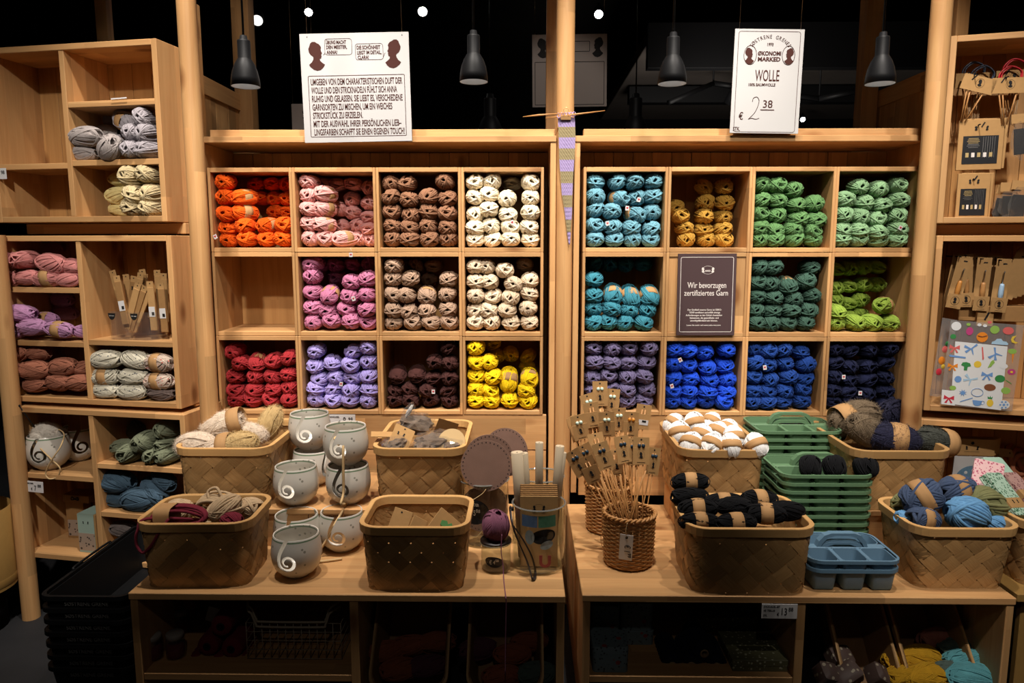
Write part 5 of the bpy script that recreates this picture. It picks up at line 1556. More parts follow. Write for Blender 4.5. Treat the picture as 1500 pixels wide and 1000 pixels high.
# plum sign on the closed cubby
t, w, h = quad_board('plum_sign', [PY(994, 371.5, D - 0.006), PY(1081, 371, D - 0.006), PY(990, 491, D - 0.010), PY(1074, 491, D - 0.010)], 'plum printed sign on the yarn shelf reading Wir bevorzugen zertifiziertes Garn', 'plum')
k = w / 640.0
sx = lambda x: (x - 410) * k
sz = lambda y: (490 - y) * k
obj('text_frame', frame_me(578 * k, 826 * k, 20 * k, 5 * k), 'signwhite', t, (0, -0.0005, 0))
obj('oval_frame', tube_me([(66 * k * math.cos(2 * PI * q / 32), 0, 44 * k * math.sin(2 * PI * q / 32)) for q in range(32)], 1.8 * k, 4, True), 'signwhite', t, (sx(420), -0.0003, sz(220)))
for sg in (-1, 1):
    obj('portrait_print', bust_me(58 * k, sg > 0), 'signwhite', t, (sx(420 + sg * 52), -0.0005, sz(220)))
hand('MARKED', 392, 228, 20, 56, mat='signwhite', bold=0.0001)
hand('Wir bevorzugen', 200, 382, 66, 424, mat='signwhite', bold=0.0001)
hand('zertifiziertes Garn', 166, 468, 62, 480, mat='signwhite', bold=0.0001)
for i, (b, x0, x1) in enumerate([('Der Großteil unseres Garns ist OEKO-', 208, 584), ('TEX® zertifiziert und erfüllt strenge', 226, 566), ('Anforderungen an den Gehalt chemischer', 190, 592), ('Substanzen, die gesundheits- und', 234, 552), ('umweltgefährdend sein können.', 240, 540)]):
    hand(b, x0, 655 + i * 30, 20, x1 - x0, mat='signwhite', bold=0.0001)
hand('Lesen Sie mehr auf www.oeko-tex.com', 202, 826, 14, 374, mat='signwhite', bold=0.0001)

# price cards
def price_card(corners, label, lines, kk):
    t, w, h = quad_board('price_card', corners, label, 'white', 'price cards on the shelf edges', 0.0012)
    for b, x, z, hh, ww in lines:
        o = hand(b, 0, 0, hh, ww, t, w, lambda q: 0, lambda q: 0, 'black', 0.0001)
        o.location.x += (x - 0.5) * w
        o.location.z += z * h
    return t
price_card([PY(478, 607, D - 0.002), PY(521, 607, D - 0.002), PY(479, 624, D - 0.002), PY(520, 624, D - 0.002)], 'small white price card 8.98 above the stacked yarn bowls', [('GARNKUGEL', 0.05, 0.30, 0.06, 0.40), ('€', 0.42, -0.15, 0.12, 0.07), ('8', 0.57, 0.0, 0.25, 0.10), ('98', 0.76, 0.12, 0.12, 0.15)], 1)
price_card([PY(1115.5, 884, 1.963), PY(1168, 885, 1.963), PY(1116, 905.5, 1.963), PY(1168, 906, 1.963)], 'white price card 13.88 hanging under the table edge', [('STICKNADEL-SET', 0.05, 0.32, 0.06, 0.46), ('45 TEILIG', 0.05, 0.05, 0.06, 0.32), ('STK.', 0.05, -0.28, 0.06, 0.11), ('€', 0.43, -0.2, 0.09, 0.06), ('13', 0.56, 0.0, 0.22, 0.15), ('88', 0.75, 0.15, 0.12, 0.13)], 1)

# ================================================================ lamps
SHADE = [(0.0, 0.150), (0.010, 0.150), (0.012, 0.138), (0.0185, 0.136), (0.0195, 0.132), (0.0195, 0.083), (0.022, 0.079), (0.030, 0.066), (0.0375, 0.046), (0.042, 0.024), (0.044, 0.0), (0.0428, 0.0)]
def pendant(px, ptop, pbot, Y, label, sc_=None):
    sc_ = sc_ or Y / 2.3
    b = PY(px, pbot - 4, Y)
    t = thing('pendant_lamp', label, 'lamp', b, None, 'black pendant lamps')
    obj('shade', lathe_me([(r * sc_, z * sc_) for r, z in SHADE], 32, 'shade'), 'blacksat', t)
    obj('shade_lining', lathe_me([(0.0425 * sc_, 0.0006), (0.0405 * sc_, 0.024 * sc_), (0.036 * sc_, 0.045 * sc_), (0.029 * sc_, 0.062 * sc_), (0.0, 0.074 * sc_)], 32), 'shadein', t)
    obj('bulb', lathe_me([(0.0, 0.012), (0.012, 0.018), (0.016, 0.03), (0.013, 0.044), (0.008, 0.06)], 16), 'lampdim', t)
    obj('cord', tube_me([(0, 0, 0.148 * sc_), (0, 0, 3.295 - b.z)], 0.0035, 6), 'blacksat', t)
    return t
pendant(360, 52, 131, 2.25, 'black pendant lamp in front of the board partition, far from the signs')
pendant(694, 70, 124, 2.35, 'black pendant lamp between the big white sign and the centre post')
pendant(984.5, 70, 127, 2.35, 'black pendant lamp between the centre post and the price sign')
pendant(1289, 68, 127, 2.3, 'black pendant lamp between the price sign and the right rack')
pendant(930, 165, 215, 3.9, 'distant dim pendant lamp showing above the blue yarn shelf')
pendant(718, 165, 215, 3.9, 'distant dim pendant lamp showing above the white yarn shelf')
def downlight(px, py, Y, mat, label, r=0.027, tilt=0.5):
    c = PY(px, py, Y)
    t = thing('ceiling_spotlight', label, 'lamp', c, None, 'ceiling spotlights')
    q = (Vector((0, 0, ZC)) - c).normalized().to_track_quat('Z', 'Y')
    t.rotation_euler = q.slerp(Quaternion((1, 0, 0), PI), 0.25).to_euler()
    obj('lamp_disc', lathe_me([(0.0, 0.002), (r, 0.0)], 24), mat, t)
    obj('housing', lathe_me([(r, -0.001), (r * 1.12, 0.004), (r * 1.15, 0), (r * 1.15, -r * 3.0), (0.0, -r * 3.1)], 24), 'plasticblack', t)
    obj('stem', tube_me([(0, 0, -r * 3.0), (0, 0.0, -r * 4.2), (0, r, -r * 5)], 0.008, 6), 'plasticblack', t)
downlight(619, 17, 4.6, 'lamp', 'brightest ceiling spotlight above the big white sign')
downlight(452, 18, 4.8, 'lamp', 'bright ceiling spotlight above the corner of the big white sign', 0.024)
downlight(877, 21, 4.6, 'lamp', 'bright ceiling spotlight above the dim sign behind the post', 0.025)
downlight(377, 30, 4.6, 'lampdim', 'weak ceiling spotlight beside the cord of the leftmost pendant', 0.032)
downlight(1176, 175, 6.5, 'lamp', 'tiny far spotlight at the lower corner of the price sign', 0.02)
# ceiling track behind the price sign
tr = thing('lighting_track', 'black lighting track bending across the grey soffit behind the price sign', 'track', PY(1050, 125, 5.0))
pp = [PY(980, 150, 5.0), PY(1045, 122, 5.2), PY(1100, 130, 5.2), PY(1200, 145, 5.0), PY(1262, 132, 4.9)]
for a, b in zip(pp, pp[1:]):
    obj('rail', tube_me([a - tr.location, b - tr.location], 0.022, 4), 'plasticblack', tr)
for q in (pp[1], pp[3]):
    obj('hanger', tube_me([q - tr.location, Vector((q.x, q.y, 2.615 if q.y > 5.2 else 3.29)) - tr.location], 0.006, 6), 'plasticblack', tr)
obj('track_head', lathe_me([(0.0, 0), (0.04, 0), (0.04, 0.12), (0.0, 0.12)], 16), 'plasticblack', tr, PY(1068, 152, 5.1) - tr.location, (0.5, 0.4, 0))

# ================================================================ knitted strip on the centre post
t = thing('knitted_strip', 'tapering lilac and olive knitted strip clipped to the centre post', 'knitting', PY(829, 260, 2.70))
v, f, uv = [], [], []
edges = [(172, 817, 842), (200, 818.5, 843), (230, 819, 841.5), (260, 821, 839.5), (285, 823, 838.5), (310, 827, 838), (335, 830, 836.5), (358, 833, 835)]
nr = 64
for i in range(nr + 1):
    y = 172 + (358 - 172) * i / nr
    for a, b in zip(edges, edges[1:]):
        if a[0] <= y <= b[0] + 1e-6:
            u = (y - a[0]) / (b[0] - a[0])
            x0, x1 = a[1] + (b[1] - a[1]) * u, a[2] + (b[2] - a[2]) * u
    for j in range(13):
        x = x0 + (x1 - x0) * j / 12
        q = PY(x, y, 2.7025 + 0.0022 * math.cos(i * PI) * (0.4 + 0.6 * math.sin(j * PI / 12)) - 0.004 * math.sin(j * PI / 12)) - t.location
        q.z += 0.0016 * math.cos(j * PI)
        v.append(tuple(q))
        uv.append((j / 12, ((i / nr) ** 0.92)))
for i in range(nr):
    for j in range(12):
        f.append((i * 13 + j, i * 13 + j + 1, (i + 1) * 13 + j + 1, (i + 1) * 13 + j))
obj('knit_fabric', mk('knit_fabric', v, f, True, uv), 'knit', t)
for a, b in (((766, 171), (812, 166)), ((799, 173), (886, 162))):
    obj('knitting_needle', tube_me([PY(a[0], a[1], 2.694) - t.location, PY((a[0] + b[0]) / 2, (a[1] + b[1]) / 2, 2.692) - t.location, PY(b[0] + (14 if a[0] < 780 else 0), b[1], 2.690) - t.location], [0.0012, 0.0035, 0.0012], 8), 'bamboo', t)
for a in range(6):
    obj('stitch_loop', tube_me([PY(818 + a * 4.6 + 2.0 * math.cos(q * PI / 4), 169 + 3.5 * math.sin(q * PI / 4) - a * 0.4, 2.694 - 0.004 * math.sin(q * PI / 4)) - t.location for q in range(8)], 0.0014, 4, True), ym('lilac_knit', (0.36, 0.27, 0.50)), t)
bc_ = thing('binder_clip', 'shiny brass binder clip holding the knitted strip to the post', 'clip', PY(829, 171, 2.688))
obj('clip_body', prism_me([(-0.018, -0.010), (0.018, -0.010), (0.018, 0.004), (-0.018, 0.004)], 0.014), 'brass', bc_, (0, 0.0, 0), (0.25, 0, 0))
obj('clip_wire', tube_me(spline([(-0.009, 0.0, 0.002), (-0.006, -0.003, 0.014), (-0.009, -0.004, 0.024), (0.0, -0.004, 0.031), (0.009, -0.004, 0.024), (0.006, -0.003, 0.014), (0.009, 0.0, 0.002)], 5), 0.0013, 5), 'brass', bc_)

# ================================================================ the rack on the left
RL = Rack(-1.2355, 2.5, -10)
RR = Rack(1.3958, 2.5, -15)
def cabinet(rk, s0, s1, z0, z1, label, divs=(), shelves=(), y0=0.0, dep=0.225, th=0.02, npl=8):
    t = thing('open_cabinet', label, 'cabinet', rk.w(s0, y0, z0), (0, 0, rk.a), None)
    w, h = s1 - s0, z1 - z0
    box('side_panel', (0, 0, 0), (th, dep, h), 'pineZ', t)
    box('side_panel', (w - th, 0, 0), (w, dep, h), 'pineZ', t)
    box('top_board', (th, 0, h - th), (w - th, dep, h), 'pineX', t)
    box('bottom_board', (th, 0, 0), (w - th, dep, th), 'pineX', t)
    for d in divs:
        box('divider', (d - s0 - th / 2, 0.003, th), (d - s0 + th / 2, dep - 0.014, h - th), 'pineZ', t)
    for a, b, z in shelves:
        box('shelf_board', (a - s0 + th / 2, 0.005, z - z0 - th / 2), (b - s0 - th / 2, dep - 0.014, z - z0 + th / 2), 'pineX', t)
    pw = (w - 2 * th) / npl
    me = box_me(pw - 0.0015, 0.011, h - 2 * th, 0.001)
    for k in range(npl):
        obj('back_plank', me, 'warmZ', t, (th + pw * (k + 0.5), dep - 0.007, h / 2))
    return t
cabinet(RL, -0.672, 0.013, 1.495, 2.096, 'pine cabinet of grey and cream yarn, uppermost on the left rack', [-0.358], [(-0.358, 0.003, 1.895), (-0.358, 0.003, 1.698), (-0.662, -0.358, 1.69)])
cabinet(RL, -0.676, 0.022, 0.838, 1.448, 'pine cabinet of pink and speckled yarn, middle of the left rack', [-0.350], [(-0.666, -0.35, 1.253), (-0.666, -0.35, 1.057), (-0.35, 0.012, 1.067)])
cabinet(RL, -0.680, 0.046, 0.237, 0.822, 'pine cabinet with a yarn bowl and gift box, lowest of the left rack', [-0.337], [(-0.67, -0.337, 0.559), (-0.337, 0.036, 0.614), (-0.337, 0.036, 0.430)], y0=-0.02)
for z, nm in ((1.452, 'upper'), (0.826, 'lower')):
    o = box('rack_rail', (-0.30, -0.012, 0), (0.36, 0.012, 0.038 if z > 1 else 0.009), 'pineX')
    o.location = RL.w(-0.31, 0.10, z + (0.0215 if z > 1 else 0.006))
    o.rotation_euler = (0, 0, RL.a)
    tag(o, '%s pine rail between two cabinets of the left rack' % nm, 'rail')
o = box('short_post', (-0.02, -0.02, 0), (0.02, 0.02, 0.236), 'pineZ')
o.location = RL.w(-0.35, 0.18, 0.118)
tag(o, 'short pine leg under the lowest left cabinet, in shadow', 'leg post')
o = tag(obj('rack_post', box_me(0.045, 0.045, 2.3, 0.003), 'pineZ', None, RL.w(-0.05, 0.30, 1.15)), 'square pine post at the rear of the left rack', 'post')

YL = {'grey': (0.36, 0.315, 0.30), 'lilac grey': (0.33, 0.30, 0.32), 'oat': (0.50, 0.40, 0.23), 'butter': (0.62, 0.50, 0.22), 'rose pink': (0.55, 0.215, 0.20), 'lilac pink': (0.46, 0.235, 0.40), 'terracotta': (0.30, 0.115, 0.070),
      'speckled white': (0.52, 0.48, 0.38), 'pink speckled': (0.56, 0.44, 0.36), 'sage green': (0.165, 0.180, 0.115), 'steel blue': (0.065, 0.110, 0.155), 'smoky brown': (0.17, 0.125, 0.11)}
def yl(c):
    if c not in YM:
        sp = (0.06, 0.07, 0.09) if c == 'speckled white' else ((0.55, 0.10, 0.08) if c == 'pink speckled' else None)
        YM[c] = yarn_mat(c.replace(' ', '_') + '_yarn', YL[c], sp)
    return YM[c]
PLACE = {}
def lot(crop, sc_, color, where, items, rk=RL, floor_z=None, kind='skein'):
    """items: x, y in the crop, how it lies ('s' along the shelf, 'e' end-on, tilt numbers), scale, depth into the cabinet, band"""
    order = sorted(range(len(items)), key=lambda i: items[i][0])
    for i, it in enumerate(items):
        x, y, lie, s, d = it[:5]
        band = len(it) > 5 and it[5]
        d = d - 0.018 if d < 0.1 else d
        p = rk.at(crop[0] + x / sc_, crop[1] + y / sc_, d)
        ax = {'s': rk.e + rk.n * rnd.uniform(-.15, .15) + Vector((0, 0, rnd.uniform(-.12, .12))), 'e': -rk.n + rk.e * rnd.uniform(-.2, .2), 't': rk.e * 0.8 - rk.n * 0.7 + Vector((0, 0, 0.3)), 'v': Vector((0.2, -0.5, 0.9)), 'd': rk.e + Vector((0, 0, -0.5)) - rk.n * 0.4}[lie]
        kd = it[6] if len(it) > 6 else kind
        if floor_z is not None:
            p.z = max(p.z, floor_z + 0.029 * (s if not isinstance(s, tuple) else s[0]))
        near = sorted(q[1] for q in items if abs(q[0] - x) < 16 * sc_)
        lev = 'alone there' if len(near) == 1 else ('upper' if y == near[0] else ('lower' if y == near[-1] else 'middle')) + ' in its pile'
        skein('%s yarn ball%s, %s from its shelf end, %s' % (color, ' with kraft band' if band else ('' if d < 0.15 else ' in shade'), COL[order.index(i)], lev), p, ax, yl(color), kd, s, band, group='%s yarn balls on the left rack' % color, i=i)
c1, s1 = (90, 150), 5.553
lot(c1, s1, 'grey', 'in the upper left cabinet', [(180, 420, 's', 1.0, 0.06), (200, 280, 's', 1.22, 0.045), (370, 250, 's', 1.0, 0.15), (340, 140, 's', 1.0, 0.19), (400, 378, 't', 1.35, 0.035, False, 'smooth')], floor_z=1.708)
lot(c1, s1, 'lilac grey', 'beside the cabinet side, upper left', [(520, 150, 'd', 1.05, 0.09, True), (598, 250, 'e', 1.0, 0.055), (680, 130, 'e', 1.0, 0.06), (705, 255, 'e', 1.0, 0.055), (590, 385, 'e', 1.05, 0.055), (710, 385, 'e', 1.0, 0.055), (480, 330, 's', 0.9, 0.14)], floor_z=1.708, kind='ball')
lot(c1, s1, 'butter', 'deep in the lower cubby of the upper left cabinet', [(490, 880, 's', 0.95, 0.11), (490, 760, 's', 1.1, 0.10), (490, 620, 's', 1.0, 0.11)], floor_z=1.515)
lot(c1, s1, 'oat', 'at the cabinet side of the upper left cabinet', [(595, 880, 'e', 1.05, 0.055), (740, 880, 'e', 1.0, 0.055), (620, 755, 'e', 1.12, 0.055), (745, 745, 'e', 1.0, 0.055), (590, 600, 'e', 1.1, 0.055), (715, 585, 'e', 1.05, 0.055)], floor_z=1.515, kind='ball')
c2, s2 = (0, 320), 3.125
lot(c2, s2, 'rose pink', 'on the top shelf of the middle left cabinet', [(45, 275, 's', 1.0, 0.05), (45, 190, 's', 1.08, 0.05), (130, 270, 's', 0.98, 0.04), (122, 188, 'e', 1.15, 0.05), (222, 278, 's', 1.08, 0.045, True), (240, 206, 's', 1.22, 0.05), (318, 283, 's', 0.95, 0.05), (330, 217, 's', 0.95, 0.06), (130, 140, 's', 1, 0.2), (240, 130, 's', 1, 0.2)], floor_z=1.263)
lot(c2, s2, 'lilac pink', 'on the middle shelf of the middle left cabinet', [(60, 515, 's', 1.02, 0.05), (90, 433, 's', 1.22, 0.045), (150, 497, 's', 1.12, 0.03), (215, 462, 's', 0.95, 0.10, True), (275, 508, 's', 1.08, 0.04, True), (385, 515, 's', 0.8, 0.07), (180, 405, 's', 1, 0.19), (285, 370, 's', 1, 0.2), (300, 430, 's', 1, 0.2)], floor_z=1.067)
lot(c2, s2, 'terracotta', 'on the floor of the middle left cabinet', [(70, 757, 's', 0.98, 0.05), (80, 688, 's', 0.98, 0.05), (72, 613, 's', 1.12, 0.05), (165, 757, 's', 1.05, 0.05), (160, 693, 's', 1.18, 0.04), (178, 617, 's', 0.98, 0.06), (270, 750, 's', 1.1, 0.05), (290, 677, 's', 1.12, 0.055), (365, 750, 's', 1.08, 0.05), (385, 685, 's', 0.9, 0.07)], floor_z=0.858)
lot(c2, s2, 'speckled white', 'in the lower half of the middle left cabinet', [(485, 785, 's', 1.06, 0.05), (485, 722, 's', 1.12, 0.05, True), (490, 643, 's', 1.25, 0.05), (610, 790, 's', 1.08, 0.045), (615, 722, 's', 1.12, 0.05), (625, 645, 's', 1.15, 0.05)], floor_z=0.858)
lot(c2, s2, 'pink speckled', 'at the side panel of the middle left cabinet', [(728, 745, 's', 1.12, 0.045, True), (728, 660, 's', 1.15, 0.045, True)], floor_z=0.858)
lot(c2, s2, 'smoky brown', 'lowest by the side panel of the middle left cabinet', [(742, 806, 's', 0.95, 0.05)], floor_z=0.858)
c3, s3 = (0, 580), 2.381
lot(c3, s3, 'sage green', 'on the upper shelf of the lowest left cabinet', [(435, 180, 's', 1.13, 0.06), (465, 203, 'e', 1.29, 0.05), (524, 155, 'e', 1.40, 0.055), (540, 213, 'e', 1.15, 0.055), (590, 165, 'e', 1.15, 0.07), (589, 112, 'e', 1.15, 0.07), (590, 222, 'e', 1.15, 0.05), (450, 115, 's', 1.26, 0.18)], floor_z=0.624)
lot(c3, s3, 'steel blue', 'on the middle shelf of the lowest left cabinet', [(410, 372, 's', 1.09, 0.06), (425, 338, 's', 1.15, 0.07), (408, 298, 's', 1.40, 0.05), (492, 368, 's', 1.49, 0.04), (540, 330, 'd', 1.26, 0.05), (572, 290, 'd', 1.15, 0.06)], floor_z=0.440)
YL['ash grey'] = (0.16, 0.13, 0.12)
lot(c3, s3, 'ash grey', '', [(435, 462, 's', 1.1, 0.06)], floor_z=0.257)

# carton needle sets in a clear holder, middle cabinet
c5, s5 = (150, 390), 8.336
hb = RL.at(205, 495, 0.07)
hb.z = 1.078
hd = thing('acrylic_holder', 'clear holder of flat needle cartons in the middle left cabinet', 'holder', hb, (0, 0, RL.a))
pts = rrect(0.185, 0.10, 0.03, 5)
obj('clear_wall', loft_me([[(x, y, z) for x, y in pts] for z in (0.0, 0.10)], 'wall', True, False), 'film', hd)
for sx_ in (-0.068, 0.022):
    oo = [(0.015 * math.cos(PI + PI * k / 10), 0.024 * math.sin(PI + PI * k / 10)) for k in range(11)]
    b_ = obj('black_label', prism_me(oo, -0.0006), 'black', hd, (sx_, -0.0508, 0.095))
    hand('2,5 mm', 0, 0, 0.004, 0.02, b_, 1.0, lambda q: -0.010, lambda q: -0.009, 'signwhite', 0.0)
PK = [(215, 330, -8, 0.040, 0.115), (180, 260, -14, 0.06, 0.10), (320, 310, -6, 0.085, 0.115), (370, 330, 10, 0.075, 0.12), (440, 290, 14, 0.07, 0.13), (500, 300, 10, 0.10, 0.13), (520, 250, -6, 0.095, 0.14), (600, 400, -2, 0.05, 0.155), (690, 260, -3, 0.09, 0.15), (730, 420, -2, 0.055, 0.16), (755, 300, 2, 0.09, 0.16), (360, 520, 20, 0.055, 0.10), (420, 540, 24, 0.06, 0.10), (470, 560, 27, 0.065, 0.09)]
for i, (x, y, tilt, d, ln) in enumerate(PK):
    p = RL.at(c5[0] + x / s5, c5[1] + y / s5, d)
    o = thing('needle_carton', 'flat kraft needle carton in the clear holder, %s from its outer end' % COL[i], 'carton', p, (0, math.radians(tilt), RL.a), 'kraft needle cartons in the clear holder')
    L_ = 2 * max(0.03, min(0.075, p.z - 1.078 - 0.006)) if i < 11 else 0.13
    obj('sleeve', box_me(0.026, 0.007, 0.155, 0.001), 'kraft' if i % 3 else 'kraftdark', o, (0, 0, -0.035 if i < 11 else 0.0))
    obj('hang_flap', box_me(0.026, 0.0012, 0.022, 0), 'kraft', o, (0, -0.001, 0.053 if i < 11 else 0.088))
    obj('punch_hole', HOLE, 'black', o, (0, -0.0022, 0.056 if i < 11 else 0.09), (PI / 2, 0, 0), 0.8)
    if i in (3, 4, 6):
        obj('portrait_print', bust_me(0.014), 'black', o, (0, -0.004, 0.02))
    if i in (0, 4, 7, 9):
        obj('barcode_label', box_me(0.024, 0.0006, 0.036, 0), 'white', o, (0, -0.0041, -0.045))
        obj('barcode', box_me(0.010, 0.0004, 0.012, 0), 'black', o, (0.004, -0.0046, -0.052))

# yarn bowl with wool and a needle, lowest cabinet
bp = RL.at(74, 690, 0.052)
bp.z = 0.5695
bw = bowl(bp, 'white dotted yarn bowl with white wool and a needle, on the left rack', 0.22)
lp_ = RL.at(116, 672, 0.17)
bowl(Vector((lp_.x, lp_.y, 0.5695)), 'shaded white yarn bowl behind the one with white wool', 0.8)
o = mohair('white wool ball filling the bowl on the left rack', bp + Vector((0, 0, 0.128)), (1, 0.2, 0.2), ym('white_wool', (0.66, 0.60, 0.52), fuzzy=True), 1.0, None, None, 1, (1.6, 1.2, 1.5))
for i, (a, b, r, lb) in enumerate([(RL.at(28, 594, -0.03), RL.at(64, 644, 0.05), 0.002, 'dark knitting needle stuck slantwise into the white wool'), (RL.at(20, 650, -0.05), RL.at(45, 658, 0.03), 0.002, 'dark knitting needle pointing out sideways from the left bowl')]):
    o = thing('knitting_needle', lb, 'needle', a)
    obj('shaft', tube_me([(0, 0, 0), b - a], r, 6), 'black', o)
    obj('knob', lathe_me([(0.0, -0.005), (0.004, -0.003), (0.005, 0), (0.004, 0.003), (0.0, 0.005)], 10), 'black', o)
yy = 0.012
pts = [RL.at(50, 640, 0.02), RL.at(58, 655, -0.012), RL.at(76, 673, -0.02), RL.at(88, 686, -0.018), RL.at(84, 698, -0.012), RL.at(72, 701, -0.022), RL.at(67, 692, -0.022), RL.at(76, 673, -0.026), RL.at(88, 655, -0.015), RL.at(94, 636, 0.03), RL.at(84, 628, 0.06), RL.at(72, 626, 0.07), RL.at(64, 631, 0.06)]
tag(obj('jute_cord', tube_me(spline(pts, 6), 0.0026, 6), 'cord'), 'tan cord tied crosswise round the bowl of white wool', 'cord')
# gift boxes
gb = thing('gift_box', 'mint and kraft craft kit box with a printed picture, on the left rack', 'box', RL.at(130, 808, 0.02), (0, 0, RL.a))
gb.location.z = 0.2575
M['mintcard'] = plain('mint_card', (0.30, 0.40, 0.34), 0.6, 0.2)
M['photo'] = pattern('printed_picture', (0.34, 0.26, 0.20), (0.05, 0.035, 0.03), 60.0)
obj('carton', box_me(0.082, 0.10, 0.150, 0.001), 'kraft', gb, (0, 0.05, 0.075))
obj('sleeve', box_me(0.070, 0.0015, 0.149, 0), 'mintcard', gb, (-0.002, -0.0008, 0.075))
obj('sleeve_top', box_me(0.070, 0.10, 0.0015, 0), 'mintcard', gb, (-0.002, 0.05, 0.1508))
obj('picture', box_me(0.069, 0.0006, 0.068, 0), 'photo', gb, (-0.002, -0.0019, 0.042))
for sg in (-1, 1):
    obj('portrait_print', bust_me(0.010, sg > 0), 'black', gb, (sg * 0.010 - 0.002, -0.0016, 0.118))
hand('STRICKSET', 0, 0, 0.005, 0.03, gb, 1.0, lambda q: -0.017, lambda q: 0.098, 'black', 0.0)
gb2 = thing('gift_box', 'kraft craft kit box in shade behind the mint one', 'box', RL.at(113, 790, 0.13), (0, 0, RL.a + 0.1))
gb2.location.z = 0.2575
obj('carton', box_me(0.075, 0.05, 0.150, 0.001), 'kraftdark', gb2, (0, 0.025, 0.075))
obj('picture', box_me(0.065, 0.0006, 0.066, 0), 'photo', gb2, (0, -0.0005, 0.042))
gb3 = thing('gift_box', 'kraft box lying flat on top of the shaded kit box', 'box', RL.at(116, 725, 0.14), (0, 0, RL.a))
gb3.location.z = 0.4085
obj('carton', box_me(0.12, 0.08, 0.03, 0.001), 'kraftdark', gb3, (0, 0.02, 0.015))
obj('bow', tube_me(spline([(0, -0.022, 0.015), (0.012, -0.024, 0.024), (0.016, -0.024, 0.012), (0, -0.023, 0.015), (-0.012, -0.024, 0.024), (-0.016, -0.024, 0.012)], 4, True), 0.002, 4), 'black', gb3)
q1 = RL.pl(33, 704, -0.024)
price_card([RL.at(32, 703, -0.024), RL.at(63, 706, -0.024), RL.at(33, 719, -0.024), RL.at(63.5, 722, -0.024)], 'white price card 7.88 under the bowl shelf of the left rack', [('GARNKUGEL', 0.06, 0.30, 0.05, 0.5), ('STK.', 0.06, -0.2, 0.05, 0.09), ('€', 0.42, -0.2, 0.10, 0.06), ('7', 0.58, -0.1, 0.22, 0.09), ('88', 0.74, 0.12, 0.13, 0.16)], 1)
price_card([RL.at(-22, 247, -0.002), RL.at(9, 246, -0.002), RL.at(-22, 263, -0.002), RL.at(9.5, 262, -0.002)], 'white price card at the picture edge on the upper left shelf', [('98', 0.76, 0.12, 0.15, 0.16)], 1)
o = tag(obj('blank_card', box_me(0.06, 0.0012, 0.004, 0), 'white', None, RL.at(174, 144, -0.002), (0, -0.03, RL.a)), 'thin white card edge on the empty upper left shelf', 'card')

# black carry baskets on the floor
def tray():
    t = thing('carry_basket', 'black plastic carry basket, first from the floor in the stack', 'basket', (-1.30, 2.27, 0), (0, 0, 0), 'black carry baskets')
    W, L, H = 0.27, 0.56, 0.165
    def l(g, z, r=0.03):
        return [(x, y, z) for x, y in rrect(W - 2 * g, L - 2 * g, r, 5)]
    obj('shell', loft_me([l(0.030, 0), l(0.026, 0.006), l(0.008, H - 0.012), l(0.012, H - 0.012), l(0.030, 0.008), l(0.034, 0.006)], 'shell', True, True), 'plasticblack', t)
    obj('rim', loft_me([l(0.009, H - 0.014, 0.032), l(0.0, H - 0.014, 0.036), l(0.0, H, 0.036), l(0.010, H, 0.032), l(0.009, H - 0.014, 0.032)], 'rim', smooth=False), 'plasticblack', t)
    tm = plain('faint_print', (0.11, 0.105, 0.10), 0.6, 0.2)
    o = obj('lettering', text_me('SØSTRENE GRENE', 0.017, 0.95, 0.0), tm, t, (0.01, -L / 2 + 0.0050, H - 0.026))
    o.rotation_euler = (0.10, 0, 0)
    v, f = [], []
    for sgn in (-1, 1):
        tube_data(spline([(sgn * (W / 2 - 0.004), -0.10, H), (sgn * (W / 2 + 0.0), -0.09, H + 0.006), (sgn * (W / 2), 0.09, H + 0.006), (sgn * (W / 2 - 0.004), 0.10, H)], 4), 0.004, 5, False, v, f)
    obj('folded_handle', mk('handle', v, f, True), 'plasticblack', t)
    return t
t0 = tray()
for k in range(1, 7):
    dup(t0, (-1.30 + rnd.uniform(-.002, .002), 2.27, 0.0375 * k), label='black plastic carry basket, %s from the floor in the stack' % (COL[k] if k < 6 else 'topmost and seventh'))
# at the picture's edge: a carton tub with pink patterned rolls
tub = thing('carton_tub', 'ochre carton tub at the picture edge beside the left rack leg', 'tub', (-2.045, 2.50, 0.16))
obj('tub_wall', lathe_me([(0.150, 0), (0.150, 0.30), (0.146, 0.30), (0.146, 0.01), (0.0, 0.01)], 40), 'ochre', tub)
obj('band', lathe_me([(0.1505, 0.012), (0.1515, 0.014), (0.1515, 0.04), (0.1505, 0.042)], 40), 'ochre', tub)
o = tag(obj('tub_stand', lathe_me([(0.0, 0), (0.11, 0), (0.11, 0.157), (0.0, 0.158)], 24), 'wall', None, (-2.045, 2.50, 0)), 'black round stand under the carton tub', 'stand')
M['pinkprint'] = pattern('pink_print', (0.55, 0.36, 0.34), (0.42, 0.10, 0.11), 26.0)
for k, (dx, dy, r) in enumerate([(0.098, -0.02, 0.035), (0.03, -0.06, 0.036), (0.045, 0.05, 0.034)]):
    o = tag(obj('paper_roll', lathe_me([(0.004, 0), (r, 0), (r, 0.44), (r * 0.8, 0.441), (0.003, 0.44)], 20), 'pinkprint', None, (-2.045 + dx, 2.50 + dy, 0.172)), 'pink patterned roll standing in the carton tub, %s' % ['next to the rack leg', 'second', 'third'][k], 'roll', 'pink patterned rolls')

